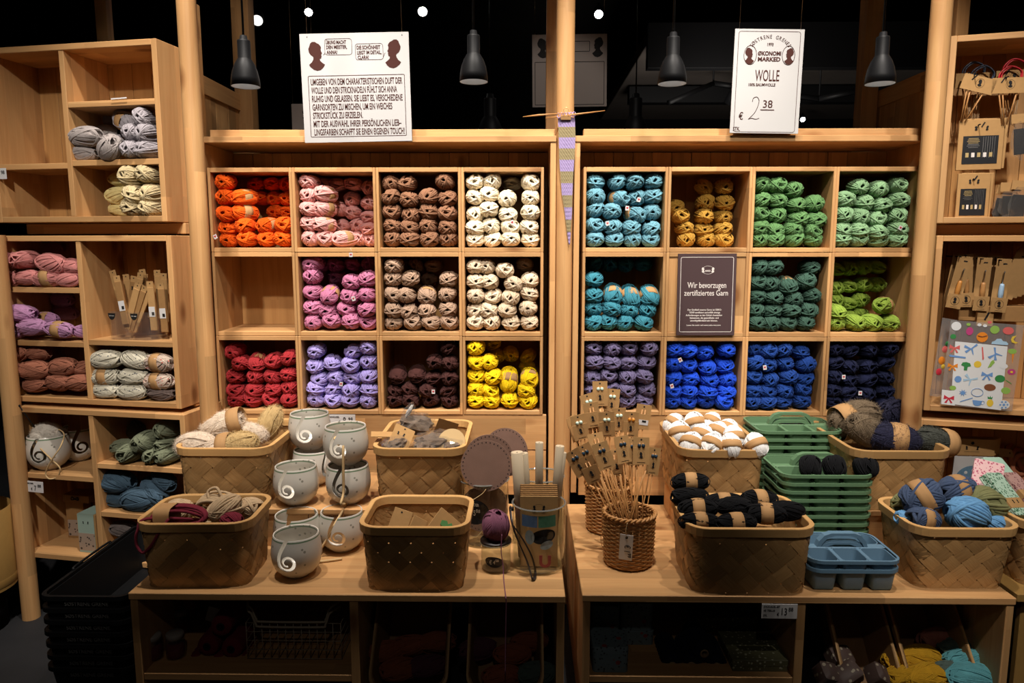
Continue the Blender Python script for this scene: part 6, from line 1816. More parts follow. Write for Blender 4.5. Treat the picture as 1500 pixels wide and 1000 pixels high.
# ================================================================ the rack on the right
cabinet(RR, 0.0, 0.46, 1.488, 2.092, 'pine cabinet of hanging needle sets, uppermost on the right rack', npl=6)
cabinet(RR, 0.005, 0.46, 0.842, 1.447, 'pine cabinet of crochet hooks and sticker sheets, middle of the right rack', npl=6)
cabinet(RR, -0.016, 0.46, 0.30, 0.812, 'pine cabinet behind the cloth basket, lowest of the right rack', y0=-0.01, npl=6)
o = box('rack_rail', (-0.20, -0.012, 0), (0.24, 0.012, 0.037), 'pineX')
o.location = RR.w(0.22, 0.10, 1.449 + 0.0185)
o.rotation_euler = (0, 0, RR.a)
tag(o, 'pine rail between the two upper cabinets of the right rack', 'rail')
o = tag(obj('rack_post', box_me(0.045, 0.045, 2.3, 0.003), 'pineZ', None, RR.w(0.10, 0.30, 1.15)), 'square pine post at the rear of the right rack', 'post')
def hook(px, py, d, lab):
    p = RR.at(px, py, d)
    return tag(obj('metal_hook', tube_me([p - RR.n * 0.0, p + RR.n * (0.213 - d)], 0.0022, 5), 'blacksat', None, (0, 0, 0)), 'black metal hook holding %s' % lab, 'hook', 'hooks in the right rack')
M['window'] = plain('dark_window', (0.018, 0.018, 0.020), 0.3, 0.4)
M['redp'] = plain('red_tubing', (0.48, 0.012, 0.022), 0.35, 0.4)
M['bluetub'] = plain('navy_tubing', (0.012, 0.018, 0.035), 0.35, 0.4)
M['brassn'] = plain('gilt_needle', (0.62, 0.45, 0.20), 0.35, 0.5, metal=0.5)
def set_card(px, py, d, w, h, label, tilt=0.0, win=True, mat='kraft', nm='needle_set'):
    t = thing(nm, label, 'needle set', RR.at(px, py, d), (0, tilt, RR.a), 'hanging needle sets in the right rack')
    obj('carton', box_me(w, 0.010, h, 0.001), mat, t, (0, 0.005, 0))
    if win:
        obj('window', box_me(w * 0.78, 0.0008, h * 0.56, 0), 'window', t, (0, -0.0006, -h * 0.10))
        for k in range(7):
            obj('needle', box_me(w * (0.22 + 0.03 * (k % 3)), 0.0012, 0.0016, 0), 'brassn' if k < 4 else 'steel', t, (-w * 0.16, -0.0014, h * 0.13 - k * h * 0.03))
        for k in range(5):
            obj('stitch_marker', box_me(w * 0.07, 0.0012, h * 0.09, 0), 'signwhite' if k % 2 else 'brassn', t, (-w * 0.28 + k * w * 0.13, -0.0014, -h * 0.20))
        for k in range(6):
            obj('needle', box_me(0.0012, 0.0012, h * 0.42, 0), 'steel', t, (w * (0.06 + 0.05 * k), -0.0012, -h * 0.05))
        for sg in (-1, 1):
            obj('portrait_print', bust_me(h * 0.09, sg > 0), 'black', t, (sg * w * 0.12, -0.0009, h * 0.33))
    obj('hook_slot', box_me(0.004, 0.0012, 0.018, 0), 'black', t, (0.004, -0.0006, h * 0.40), (0, 0.5, 0))
    return t
c6 = (1300, 0)
S6 = 2.94
set_card(1436, 212, 0.07, 0.135, 0.165, 'kraft needle set with a dark window, larger and higher in the right rack')
set_card(1441, 210, 0.085, 0.135, 0.165, 'kraft needle set directly behind the larger one', 0.02)
set_card(1425, 289, 0.06, 0.098, 0.160, 'kraft needle set with a dark window, smaller and lower in the right rack')
set_card(1429, 288, 0.075, 0.098, 0.160, 'kraft needle set directly behind the smaller one', 0.02)
hook(1436, 182, 0.05, 'the larger window sets')
hook(1427, 262, 0.05, 'the smaller window sets')
def circ_set(px, py, d, tilt, tub_, label, ncord):
    t = thing('circular_needles', label, 'knitting needles', RR.at(px, py, d), (0, tilt, RR.a), 'circular needles in the right rack')
    obj('card', box_me(0.100, 0.0018, 0.050, 0), 'kraft', t)
    obj('portrait_print', bust_me(0.022), 'black', t, (0.004, -0.0015, 0.004))
    obj('print_ring', tube_me([(0.004 + 0.013 * math.cos(2 * PI * k / 24), -0.0012, 0.003 + 0.015 * math.sin(2 * PI * k / 24)) for k in range(24)], 0.0004, 4, True), 'black', t)
    for k in range(ncord):
        obj('cable', tube_me(spline([(-0.030 + 0.008 * k, 0.003 + 0.004 * k, 0.01), (-0.028 + 0.008 * k, 0.003 + 0.004 * k, 0.040), (0.004 * k, 0.004 + 0.004 * k, 0.062 - 0.003 * k), (0.034 - 0.002 * k, 0.003 + 0.004 * k, 0.045), (0.034 - 0.002 * k, 0.003 + 0.004 * k, 0.01)], 6), 0.0026, 6), tub_, t)
    for x0, x1 in ((-0.03, -0.005), (-0.018, 0.0), (0.03, 0.008)):
        obj('needle', tube_me([(x0, 0.004, 0.0), (x1, 0.006, -0.125)], [0.0026, 0.0022], 6), 'bamboo', t)
    obj('hook_slot', box_me(0.004, 0.0012, 0.022, 0), 'black', t, (-0.018, -0.0012, 0.018), (0, 0.5, 0))
    return t
circ_set(1433, 123, 0.06, 0.30, 'bluetub', 'circular needles with navy cable on a tilted kraft card', 2)
circ_set(1424, 118, 0.10, 0.02, 'bluetub', 'circular needles with navy cable behind the tilted card', 2)
circ_set(1478, 125, 0.06, 0.02, 'redp', 'circular needles with red cable on the front kraft card', 2)
circ_set(1484, 114, 0.09, 0.0, 'redp', 'circular needles with red cable behind the front red one', 2)
hook(1430, 108, 0.04, 'the navy circular needles')
hook(1477, 112, 0.04, 'the red circular needles')
for i, (px, py, d, hh, lb) in enumerate([(1417, 165, 0.13, 0.09, 'hanging by the side panel'), (1428, 160, 0.15, 0.10, 'hanging beside the first bundle'), (1472, 165, 0.13, 0.10, 'hanging under the red needles'), (1484, 158, 0.16, 0.11, 'hanging behind the red needles')]):
    t = thing('stick_bundle', 'bundle of thin pale sticks %s in the right rack' % lb, 'needles', RR.at(px, py, d), (0, 0.05 * (i - 2), RR.a), 'stick bundles in the right rack')
    for k in range(6):
        obj('stick', tube_me([(-0.012 + 0.005 * k, 0.002 * (k % 2), -hh / 2 - 0.004 * (k % 3)), (-0.009 + 0.004 * k, 0.002 * (k % 2), hh / 2)], 0.0018, 5), 'birch', t)
for i, (px, py, w, h, d) in enumerate([(1494, 205, 0.05, 0.12, 0.07), (1478, 300, 0.06, 0.10, 0.08), (1492, 300, 0.06, 0.11, 0.07), (1466, 302, 0.05, 0.09, 0.10)]):
    t = thing('film_pack', 'clear film pack on kraft header in the right rack, %s of four' % COL[i], 'pack', RR.at(px, py, d), (0, 0.08 * (i - 1), RR.a), 'film packs in the right rack')
    obj('film', crumple_me(w, 0.012, h, 31 + i), 'film', t)
    obj('header', box_me(w, 0.003, 0.030, 0), 'kraft', t, (0, 0, h / 2 + 0.01))
    obj('contents', box_me(w * 0.7, 0.003, h * 0.7, 0.001), 'window', t, (0, 0.001, -0.005))
# crochet hooks on folded cards
HK = [(1404, 418, 0.06, 0.17, 'bamboo', 'crochet hook card tilted by the side panel, broad amber handle'), (1415, 416, 0.075, -0.05, 'bamboo', 'crochet hook card with slim handle next to the tilted one'), (1439, 421, 0.06, 0.03, 'bamboo', 'crochet hook card with pale bamboo handle in the middle'), (1466, 423, 0.06, 0.06, 'paleblue', 'crochet hook card with a pale blue handle')]
M['paleblue'] = plain('pale_blue_handle', (0.33, 0.47, 0.62), 0.4, 0.4)
M['amberh'] = plain('amber_handle', (0.46, 0.19, 0.04), 0.45, 0.35)
def hook_card(px, py, d, tilt, hm, label, full=True):
    t = thing('hook_card', label, 'crochet hook', RR.at(px, py, d), (0, tilt, RR.a), 'crochet hook cards in the right rack')
    obj('card_back', box_me(0.045, 0.0014, 0.165, 0), 'kraft', t, (0, 0.008, 0.02))
    if full:
        obj('card_fold', box_me(0.047, 0.0016, 0.050, 0), 'kraft', t, (0, -0.006, -0.055), (0.12, 0, 0))
        obj('handle', lathe_me([(0.0, -0.045), (0.0065, -0.042), (0.0085, -0.01), (0.0075, 0.015), (0.006, 0.022), (0.0, 0.023)], 14), hm, t, (0.002, 0.0, -0.005))
        obj('hook_shaft', tube_me([(0.002, 0.0, 0.017), (0.003, 0.0, 0.055), (0.005, -0.001, 0.060)], 0.002, 6), 'steel', t)
        obj('portrait_print', bust_me(0.020), 'black', t, (0.0, -0.008, -0.052), (0.12, 0, 0))
        obj('print_ring', tube_me([(0.013 * math.cos(2 * PI * k / 24), -0.0075 - 0.0017 * math.sin(2 * PI * k / 24), -0.053 + 0.0145 * math.sin(2 * PI * k / 24)) for k in range(24)], 0.0004, 4, True), 'black', t)
        obj('print_line', box_me(0.022, 0.0004, 0.0012, 0), 'black', t, (0, -0.0095, -0.074), (0.12, 0, 0))
    obj('hook_slot', box_me(0.012, 0.0012, 0.004, 0), 'black', t, (0.004, 0.0068, 0.085))
    return t
for i, (px, py, d, tl, hm, lb) in enumerate(HK):
    hook_card(px, py, d, tl, 'amberh' if i == 0 else hm, lb)
    hook(px + (4 if i == 0 else 1), py - 42, d - 0.015, ['the amber crochet hook', 'the slim crochet hook', 'the pale bamboo crochet hook', 'the pale blue crochet hook'][i])
n_ = 0
for px, py in ((1399, 414), (1428, 414), (1455, 414)):
    for k in range(4):
        hook_card(px + k * 1.2, py, 0.10 + 0.022 * k, 0.12 if px < 1410 else 0.02, 'bamboo', 'kraft back of a crochet hook card stacked behind, %s of the rear ones' % COL[n_], False)
        n_ += 1
for k in range(5):
    hook_card(1484 + k * 5, 411 - k * 2, 0.07 + 0.02 * k, 0.28 - 0.06 * k, 'bamboo', 'kraft hook card hanging aslant at the picture edge, %s of five' % COL[k], False)
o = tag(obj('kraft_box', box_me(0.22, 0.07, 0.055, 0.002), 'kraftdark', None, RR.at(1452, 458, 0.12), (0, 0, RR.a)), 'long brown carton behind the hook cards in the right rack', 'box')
o = tag(obj('kraft_box', box_me(0.05, 0.05, 0.07, 0.002), 'kraft', None, RR.at(1440, 462, 0.09), (0, 0, RR.a)), 'small kraft carton with black print under the hook cards', 'box')
obj('print_mark', box_me(0.006, 0.0006, 0.03, 0), 'black', o, (0.004, -0.0256, 0.0), (0, 0.4, 0))
# sticker sheets
c7 = (1320, 330)
def seven(x, y, d):
    return RR.at(c7[0] + x / 3.226, c7[1] + y / 3.226, d)
STK = {'sred': (0.50, 0.03, 0.05), 'scoral': (0.62, 0.12, 0.11), 'sorange': (0.70, 0.22, 0.02), 'syellow': (0.70, 0.48, 0.05), 'sgreen': (0.04, 0.22, 0.06), 'slime': (0.25, 0.42, 0.08), 'sblue': (0.14, 0.28, 0.55), 'ssky': (0.36, 0.52, 0.66), 'smagenta': (0.45, 0.05, 0.18), 'sbrown': (0.20, 0.07, 0.03), 'swhite': (0.66, 0.66, 0.66)}
for k_, v_ in STK.items():
    M[k_] = plain(k_, v_, 0.5, 0.3)
def sheet(tl, tr, bl, br, label, full):
    tt, w, h = quad_board('sticker_sheet', [tl, tr, bl, br], label, 'sheet', 'sticker sheets in the right rack', 0.0006)
    return tt, w, h
st2, w2_, h2_ = sheet(seven(180, 440, 0.02), seven(250, 440, 0.05), seven(150, 800, 0.0), seven(220, 820, 0.03), 'sticker sheet half hidden behind the front sheet', False)
for x, z, m, s in ((0.0, 0.03, 'scoral', 0.012), (-0.006, -0.01, 'sorange', 0.014), (-0.01, -0.05, 'sred', 0.012), (0.004, -0.03, 'syellow', 0.008), (0.006, 0.05, 'sgreen', 0.009)):
    obj('sticker', lathe_me([(0.0, 0.0008), (s * 0.9, 0.0006), (s, 0)], 14), m, st2, (x, -0.0006, z), (PI / 2, 0, 0))
st, w, h = sheet(seven(232, 448, -0.004), seven(578, 470, -0.004), seven(187, 845, -0.012), seven(528, 880, -0.012), 'front sticker sheet of colourful little pictures leaning on the right rack ledge', True)
mi = st.rotation_euler.to_matrix().inverted()
def onst(x, y):
    q = mi @ (seven(x, y, -0.008) - st.location)
    return (q.x, -0.0009, q.z)
qa, qb, qc, qd = onst(257, 548), onst(504, 572), onst(232, 842), onst(470, 872)
obj('white_backing', mk('backing', [qc, qd, qb, qa], [(0, 1, 2, 3)]), 'swhite', st, (0, 0.0005, 0))
qa, qb, qc, qd = onst(192, 775), onst(256, 782), onst(188, 842), onst(252, 850)
obj('white_backing', mk('backing', [qc, qd, qb, qa], [(0, 1, 2, 3)]), 'swhite', st, (0, 0.0003, 0))
u = w / 345.0
def disc(x, y, r, m, ry=None, n=18, dz=0.0):
    p = onst(x, y)
    return obj('sticker', mk('sticker', [(r * u * math.cos(2 * PI * k / n), 0, (ry or r) * u * math.sin(2 * PI * k / n)) for k in range(n)], [tuple(range(n))]), m, st, (p[0], p[1] - dz, p[2]))
def shape(x, y, pts, m, dz=0.0, rot=0.0, nm='sticker'):
    p = onst(x, y)
    c_, s_ = math.cos(rot), math.sin(rot)
    return obj(nm, prism_me([((a * c_ - b * s_) * u, (a * s_ + b * c_) * u) for a, b in pts], -0.0003), m, st, (p[0], p[1] - dz, p[2]))
def bow_s(x, y, m, s=1.0):
    shape(x, y, [(-3 * s, 3 * s), (-24 * s, 16 * s), (-26 * s, -8 * s), (-5 * s, -3 * s), (-20 * s, -26 * s), (-10 * s, -28 * s), (0, -6 * s), (12 * s, -28 * s), (20 * s, -24 * s), (5 * s, -3 * s), (26 * s, -8 * s), (24 * s, 16 * s), (3 * s, 3 * s)], m)
def fly_s(x, y, m, rot):
    shape(x, y, [(-4, 2), (-30, 24), (-36, 10), (-12, 0), (-34, -10), (-28, -22), (-4, -4), (3, -34), (6, -34), (5, 0), (30, 14), (26, 24), (2, 6)], m, 0, rot)
disc(262, 476, 24, 'swhite')
disc(325, 500, 17, 'smagenta', 22)
disc(384, 528, 27, 'sorange')
shape(384, 528, [(-22, 8), (0, 4), (22, 12), (22, 8), (0, 0), (-22, 4)], 'sbrown', 0.0008)
disc(444, 493, 22, 'slime')
disc(508, 498, 26, 'scoral', 20)
disc(247, 525, 14, 'sgreen', 13)
bow_s(253, 578, 'scoral')
fly_s(334, 582, 'sblue', 0.2)
shape(385, 605, [(-8, 34), (-2, 34), (10, -28), (6, -36), (2, -28)], 'scoral')
shape(467, 551, [(-38, -14), (-36, -2), (-24, 4), (-14, 16), (4, 18), (14, 6), (30, 4), (40, -6), (38, -14)], 'ssky')
shape(538, 540, [(6, 22), (-12, 16), (-18, 0), (-12, -16), (6, -20), (18, -14), (2, -10), (-6, 0), (0, 14)], 'syellow')
fly_s(446, 606, 'sblue', 1.2)
shape(264, 620, [(-40, 6), (-34, 8), (42, 2), (42, -6), (-34, -4)], 'sblue')
shape(526, 630, [(-5, 26), (5, 26), (2, -28)], 'sorange')
disc(526, 595, 20, 'slime', 14)
bow_s(243, 664, 'sorange', 0.95)
shape(306, 664, [(-24, 4), (-18, 18), (0, 22), (18, 16), (24, 2), (8, -4), (8, -24), (-8, -24), (-8, -4)], 'sgreen')
disc(361, 656, 18, 'syellow')
shape(427, 655, [(-16, -22), (-4, 14), (6, 24), (14, 10), (0, -14)], 'slime')
disc(485, 665, 19, 'swhite', 14)
disc(521, 692, 19, 'smagenta', 16)
disc(521, 692, 7, 'syellow', 6, dz=0.0008)
bow_s(405, 706, 'sblue', 1.05)
disc(268, 726, 17, 'sblue', 18)
fly_s(328, 728, 'ssky', -0.3)
disc(466, 724, 24, 'sgreen', 20)
shape(506, 740, [(-16, 8), (-14, 12), (16, -6), (14, -10)], 'sgreen')
disc(418, 765, 28, 'sbrown', 19)
disc(243, 767, 16, 'slime', 13)
shape(290, 790, [(math.cos(k * PI / 8) * (20 if k % 2 else 9), math.sin(k * PI / 8) * (20 if k % 2 else 9)) for k in range(16)], 'sblue')
obj('sticker', tube_me([(onst(358, 788)[0] + 28 * u * math.cos(2 * PI * k / 24), -0.001, onst(358, 788)[2] + 22 * u * math.sin(2 * PI * k / 24)) for k in range(24)], 0.0009, 4, True), 'sblue', st)
shape(306, 823, [(-30, -16), (-28, -10), (28, 16), (30, 12)], 'sblue')
disc(493, 780, 22, 'slime', 18)
bow_s(224, 815, 'sred')
shape(357, 836, [(-24, 12), (24, 12), (18, -12), (6, -18), (-8, -18), (-18, -10)], 'sblue')
obj('sticker', tube_me([(onst(382, 836)[0] + 9 * u * math.cos(2 * PI * k / 14), -0.001, onst(382, 836)[2] + 10 * u * math.sin(2 * PI * k / 14)) for k in range(14)], 0.0007, 4, True), 'sblue', st)
disc(418, 838, 16, 'syellow', 20)
shape(418, 815, [(-10, -4), (-12, 10), (-3, 2), (0, 14), (4, 2), (12, 10), (10, -4)], 'sgreen')
disc(483, 846, 28, 'swhite', 24)
for a in range(6):
    disc(483 + 17 * math.cos(a * PI / 3), 846 + 15 * math.sin(a * PI / 3), 5, 'sblue', 5, 6, 0.0008)
disc(483, 846, 7, 'sblue', 7, 6, 0.0008)
for x, y, c_ in ((372, 470, 'swhite'), (398, 474, 'swhite'), (420, 458, 'scoral'), (320, 468, 'slime')):
    disc(x, y, 10, c_, 8)

# cloths, rings and card sets around the right corner
M['pinkcloth'] = pattern('pink_floral_cloth', (0.66, 0.40, 0.40), (0.40, 0.06, 0.12), 130.0, None, 0.34)
M['mintcloth'] = pattern('mint_floral_cloth', (0.42, 0.58, 0.46), (0.03, 0.13, 0.06), 115.0, None, 0.34)
M['mintplain'] = plain('mint_cloth', (0.36, 0.52, 0.42), 0.9, 0.1)
M['mauvecloth'] = pattern('mauve_cloth', (0.42, 0.25, 0.22), (0.15, 0.04, 0.05), 115.0, None, 0.32)
def cloth(px, py, Y, w, d, hh, mat, rot, label, nl=4, band=None):
    t = thing('folded_cloth', label, 'cloth', PY(px, py, Y), rot, 'folded cloths in the corner basket')
    for k in range(nl):
        g = 0.001 * (k % 2)
        pts = rrect(w - 2 * g, d - 2 * g, 0.008, 3)
        z0 = -hh + hh * k / nl
        obj('fold', loft_me([[(x * 0.985, y * 0.985, z0) for x, y in pts], [(x, y, z0 + hh / nl * 0.3) for x, y in pts], [(x, y, z0 + hh / nl * 0.75) for x, y in pts], [(x * 0.98, y * 0.98, z0 + hh / nl * 0.98) for x, y in pts]], 'fold', True, True), mat, t)
    if band:
        obj('paper_band', box_me(w * 1.01, band, hh * 1.06, 0.001), 'kraft', t, (0, -d * 0.22, -hh / 2))
        for sg in (-1, 1):
            o = obj('portrait_print', bust_me(0.012, sg > 0), 'black', t, (sg * 0.012, -d * 0.22 + 0.004, hh * 0.04))
            o.rotation_euler = (-PI / 2, 0, 0)
    return t
cloth(1447, 695, 2.30, 0.085, 0.11, 0.03, 'pinkcloth', (0.75, 0.10, -0.55), 'pink floral cloth folded with a kraft band, above the olive ball', 5)
cloth(1478, 722, 2.20, 0.085, 0.15, 0.03, 'mintcloth', (0.75, 0.15, 0.50), 'mint floral cloth folded with a kraft band, before the pink one', 5, 0.035)
cloth(1470, 690, 2.36, 0.09, 0.12, 0.025, 'mintplain', (0.65, 0.1, 0.35), 'plain mint cloth behind the pink floral one', 4)
cloth(1466, 748, 2.20, 0.07, 0.14, 0.03, 'pinkcloth', (0.8, 0.1, 0.45), 'pink floral cloth low beside the olive ball', 4)
cloth(1498, 712, 2.30, 0.07, 0.12, 0.03, 'mauvecloth', (0.6, 0.1, 0.4), 'mauve patterned cloth at the picture edge', 4, 0.03)
box('cardboard_filler', (-0.10, -0.12, 0.008), (0.11, 0.12, 0.15), 'kraftdark', b9)
for k in range(5):
    o = tag(obj('kraft_pattern_card', box_me(0.150, 0.002, 0.060, 0), 'kraft', None, PY(1424 + 2 * k, 655 - k, 2.52 + 0.008 * k), (0.05, 0, -0.1)), 'kraft header card behind the taupe mohair basket, %s' % ('front one with printed emblem' if k == 0 else '%s behind the front one' % COL[k - 1]), 'card', 'kraft header cards')
    if k == 0:
        obj('portrait_print', bust_me(0.014), 'black', o, (-0.018, -0.0014, -0.002))
        obj('portrait_print', bust_me(0.014, True), 'black', o, (0.018, -0.0014, -0.002))
        obj('emblem_mark', lathe_me([(0.0, 0), (0.006, 0)], 8), 'black', o, (0, -0.0013, 0.016), (PI / 2, 0, 0))
        obj('print_line', box_me(0.05, 0.0004, 0.001, 0), 'black', o, (0, -0.0013, -0.016))
pk = tag(obj('pattern_pack', box_me(0.135, 0.004, 0.10, 0), 'white', None, PY(1425, 688, 2.505), (0.08, 0, -0.08)), 'white pack with a blue knitted picture under the kraft header', 'pack')
hp = [(0.058 * math.cos(PI * k / 14), 0.052 * math.sin(PI * k / 14)) for k in range(15)]
obj('knit_picture', prism_me(hp, -0.0006), M.setdefault('bluephoto', plain('blue_photo', (0.15, 0.27, 0.38), 0.6, 0.2, noise=0.3, nscale=120)), pk, (0.0, -0.0024, -0.035))
for a in (0.8, 1.57, 2.3):
    obj('button', lathe_me([(0.0, 0.001), (0.006, 0)], 10), 'swhite', pk, (0.036 * math.cos(a), -0.003, -0.035 + 0.034 * math.sin(a)), (PI / 2, 0, 0))
M['clay'] = plain('clay_ring', (0.42, 0.15, 0.075), 0.55, 0.3)
for k, (px, py, Y, rt) in enumerate([(1482, 660, 2.62, (1.2, 0.3, 0.2)), (1488, 668, 2.60, (1.2, 0.5, 0.2)), (1493, 676, 2.58, (1.25, 0.7, 0.2)), (1497, 684, 2.57, (1.3, 0.9, 0.1)), (1503, 672, 2.60, (1.2, 0.6, 0.2))]):
    o = tag(obj('bag_ring', tube_me([(0.045 * math.cos(2 * PI * q / 28), 0.045 * math.sin(2 * PI * q / 28), 0) for q in range(28)], 0.0085, 8, True), 'clay', None, PY(px, py, Y), rt), 'terracotta bag ring hanging at the picture edge, %s of five' % COL[k], 'ring', 'terracotta bag rings')
o = tag(obj('kraft_tag', box_me(0.055, 0.0015, 0.030, 0), 'kraft', None, PY(1473, 663, 2.56), (-0.5, 0.1, 0.1)), 'kraft tag tied to the terracotta rings', 'tag')
obj('punch_hole', HOLE, 'black', o, (0.016, -0.001, 0), (PI / 2, 0, 0))
obj('tag_fold', box_me(0.022, 0.0015, 0.045, 0), 'kraft', o, (-0.020, 0.004, -0.03))

# ================================================================ what stands under the tables
BZ = 0.1665
M['jarlid'] = plain('dull_lid', (0.30, 0.27, 0.24), 0.4, 0.4)
M['crimsoncone'] = yarn_mat('crimson_cone_yarn', (0.17, 0.018, 0.026))
CONE = lathe_me([(0.012, 0.0), (0.018, 0.0), (0.030, 0.003), (0.0325, 0.012)] + [(0.0325 + (0.0008 if k % 2 else -0.0006), 0.016 + 0.010 * k) for k in range(11)] + [(0.031, 0.128), (0.016, 0.131), (0.012, 0.131), (0.012, 0.0)], 26, 'cone')
def cone(px, py, Y, mat, tube_, label, grp, sc_=1.0):
    p = PY(px, py, Y)
    o = obj('yarn_spool', CONE, mat, None, p, (-PI / 2, rnd.uniform(0, 6), 0), sc_)
    o.rotation_euler = Vector((rnd.uniform(-.06, .06), 1, 0)).to_track_quat('Z', 'Y').to_euler()
    tag(o, label, 'yarn', grp)
    obj('core_tube', lathe_me([(0.0085, -0.001), (0.0125, -0.001), (0.0125, 0.132), (0.0085, 0.132), (0.0085, -0.001)], 18), tube_, o)
    return o
for i, (x, y) in enumerate([(285, 975), (319, 975), (355, 977), (303, 947), (338, 951), (323, 918)]):
    p = PY(x, y, 2.05)
    cone(x, y, 2.05, 'crimsoncone', 'black', 'crimson yarn spool in the pyramid under the table, %s' % ['lowest at the jar side', 'lowest in the middle', 'lowest at the wire basket', 'middle row jar side', 'middle row basket side', 'topmost'][i], 'crimson yarn spools', 1.0)
JARL = lathe_me([(0.0, 0.002), (0.024, 0.002), (0.028, 0.007), (0.028, 0.055), (0.024, 0.064)], 24)
for i, (x, Y, z) in enumerate([(226, 2.04, 0), (259, 2.05, 0), (243, 2.18, 0), (268, 2.19, 0), (262, 2.19, 0.082), (286, 2.20, 0.082)]):
    p = PY(x, 975, Y)
    t = thing('lidded_jar', 'lidded jar of red beads under the table, %s' % ['nearest the table side', 'second from the table side', 'rear row nearest the side', 'rear row second', 'on top of the rear row', 'on top nearest the spools'][i], 'jar', (p.x, Y, BZ + z), None, 'lidded jars under the table')
    obj('glass_body', JARL, 'glass', t)
    obj('lid', lathe_me([(0.0, 0.080), (0.024, 0.080), (0.026, 0.077), (0.026, 0.064), (0.024, 0.064)], 24), 'jarlid', t)
    obj('beads', lathe_me([(0.0, 0.004), (0.022, 0.004), (0.026, 0.010), (0.026, 0.040), (0.018, 0.046), (0.0, 0.044)], 16), M['crimsoncone'], t)
# wire basket
wa, wb = PY(362, 985, 2.03), PY(500, 985, 2.03)
wt = thing('wire_basket', 'pale wire basket with bent handles under the table', 'basket', ((wa.x + wb.x) / 2, 2.04, BZ))
W_, D_, H_ = (wb.x - wa.x), 0.30, 0.165
for k in range(13):
    x = -W_ / 2 + W_ * k / 12
    obj('wire', tube_me([(x, D_, H_ - 0.03), (x, D_, 0.004), (x, 0, 0.004), (x, 0, H_ - 0.045)], 0.0013, 5), 'cane', wt)
for k in range(5):
    z = 0.004 + (H_ - 0.05) * k / 4
    obj('wire', tube_me([(-W_ / 2, 0, z), (W_ / 2, 0, z), (W_ / 2, D_, z), (-W_ / 2, D_, z)], 0.0013, 5, True), 'cane', wt)
for dz, dy in ((0.0, -0.004), (-0.014, -0.008)):
    z1, z0_ = H_ + 0.012 + dz, H_ - 0.040 + dz
    obj('bent_handle', tube_me(spline([(-W_ / 2 - 0.008, dy + 0.05, z1), (-W_ / 2 + 0.012, dy, z1), (-W_ / 2 + 0.022, dy, z1 - 0.012), (-W_ / 2 + 0.034, dy, z0_ + 0.008), (-W_ / 2 + 0.052, dy, z0_), (W_ / 2 - 0.062, dy, z0_), (W_ / 2 - 0.044, dy, z0_ + 0.008), (W_ / 2 - 0.032, dy, z1 - 0.012), (W_ / 2 - 0.02, dy, z1), (W_ / 2 - 0.004, dy + 0.03, z1)], 5), 0.0034, 6), 'cane', wt)
o = tag(obj('paper_card', box_me(0.04, 0.001, 0.05, 0), 'white', None, PY(312, 900, 2.16), (0, 0.3, 0)), 'dim white card standing behind the crimson spools', 'card')
def bin_(px0, px1, pytop, label, dep=0.34, hh=0.16, tilt=math.radians(47)):
    a, b = PY(px0, pytop, 2.2), PY(px1, pytop, 2.2)
    w = b.x - a.x
    t = thing('tilted_bin', label, 'bin', ((a.x + b.x) / 2, 2.092, 0.004), (tilt, 0, 0), 'tilted bins under the tables')
    def l(g, z):
        return [(x, y + dep / 2, z) for x, y in rrect(w - 2 * g, dep - 2 * g, 0.05, 5)]
    obj('shell', loft_me([l(0.022, 0.012), l(0.018, 0.016), l(0.0, hh), l(0.004, hh), l(0.022, 0.022), l(0.03, 0.020)], 'shell', True, True), 'binwood', t)
    obj('rim', loft_me([l(-0.001, hh - 0.018), l(-0.006, hh - 0.017), l(-0.006, hh), l(0.004, hh), l(0.005, hh - 0.018)], 'rim', smooth=False), 'rimwood', t)
    return t, w
M['binwood'] = plain('bin_veneer', (0.26, 0.135, 0.05), 0.6, 0.25, noise=0.2, nscale=30)
LOOSE = {'rust': (0.30, 0.09, 0.045), 'dusk green': (0.10, 0.14, 0.12), 'dark plum': (0.12, 0.04, 0.06), 'corn yellow': (0.55, 0.30, 0.02), 'aqua': (0.12, 0.36, 0.40), 'coral': (0.42, 0.16, 0.12)}
def loose(px, py, Y, c, label, s=1.15, ax=(1, 0.2, 0)):
    Y = 2.235 - (py - 905) * 0.0024
    return skein(label, PY(px, py, Y), ax, ym(c, LOOSE[c]), 'skein', s, group='loose yarn balls under the tables', i=px)
for nm, l, r, tp in (('inner', 560, 662, 884), ('outer', 692, 792, 884)):
    bin_(l, r, tp, 'dark veneer bin of yarn tilted under the pink-yarn table, %s one' % ('nearer the wire basket' if nm == 'inner' else 'nearer the centre post'))
for i, (x, y, c) in enumerate([(565, 955, 'rust'), (600, 945, 'rust'), (640, 940, 'rust'), (585, 980, 'rust'), (625, 975, 'dark plum'), (700, 950, 'dark plum'), (750, 958, 'rust'), (775, 940, 'rust'), (785, 985, 'dusk green'), (735, 990, 'rust')]):
    loose(x, y, 2.17, c, '%s yarn ball in dark bin under the pink-yarn table, %s from the wire basket' % (c, COL[i]))
bin_(1202, 1278, 893, 'dark veneer bin of leaf-print cloth tilted under the blue-yarn table')
bin_(1290, 1382, 897, 'dark veneer bin of yellow and aqua yarn tilted under the blue-yarn table')
for i, (x, y, c, s) in enumerate([(1318, 966, 'corn yellow', 1.1), (1346, 964, 'corn yellow', 1.35), (1325, 990, 'corn yellow', 1.2), (1356, 992, 'corn yellow', 1.4), (1372, 935, 'coral', 1.2), (1402, 950, 'dusk green', 1.3), (1412, 967, 'aqua', 1.35), (1418, 992, 'aqua', 1.55), (1385, 985, 'dusk green', 1.1)]):
    loose(x, y, 2.13, c, '%s yarn ball in the table-end bin, %s from the bin side' % (c, COL[i]), s)
M['leafcloth'] = pattern('leaf_print_cloth', (0.09, 0.055, 0.045), (0.36, 0.31, 0.22), 55.0)
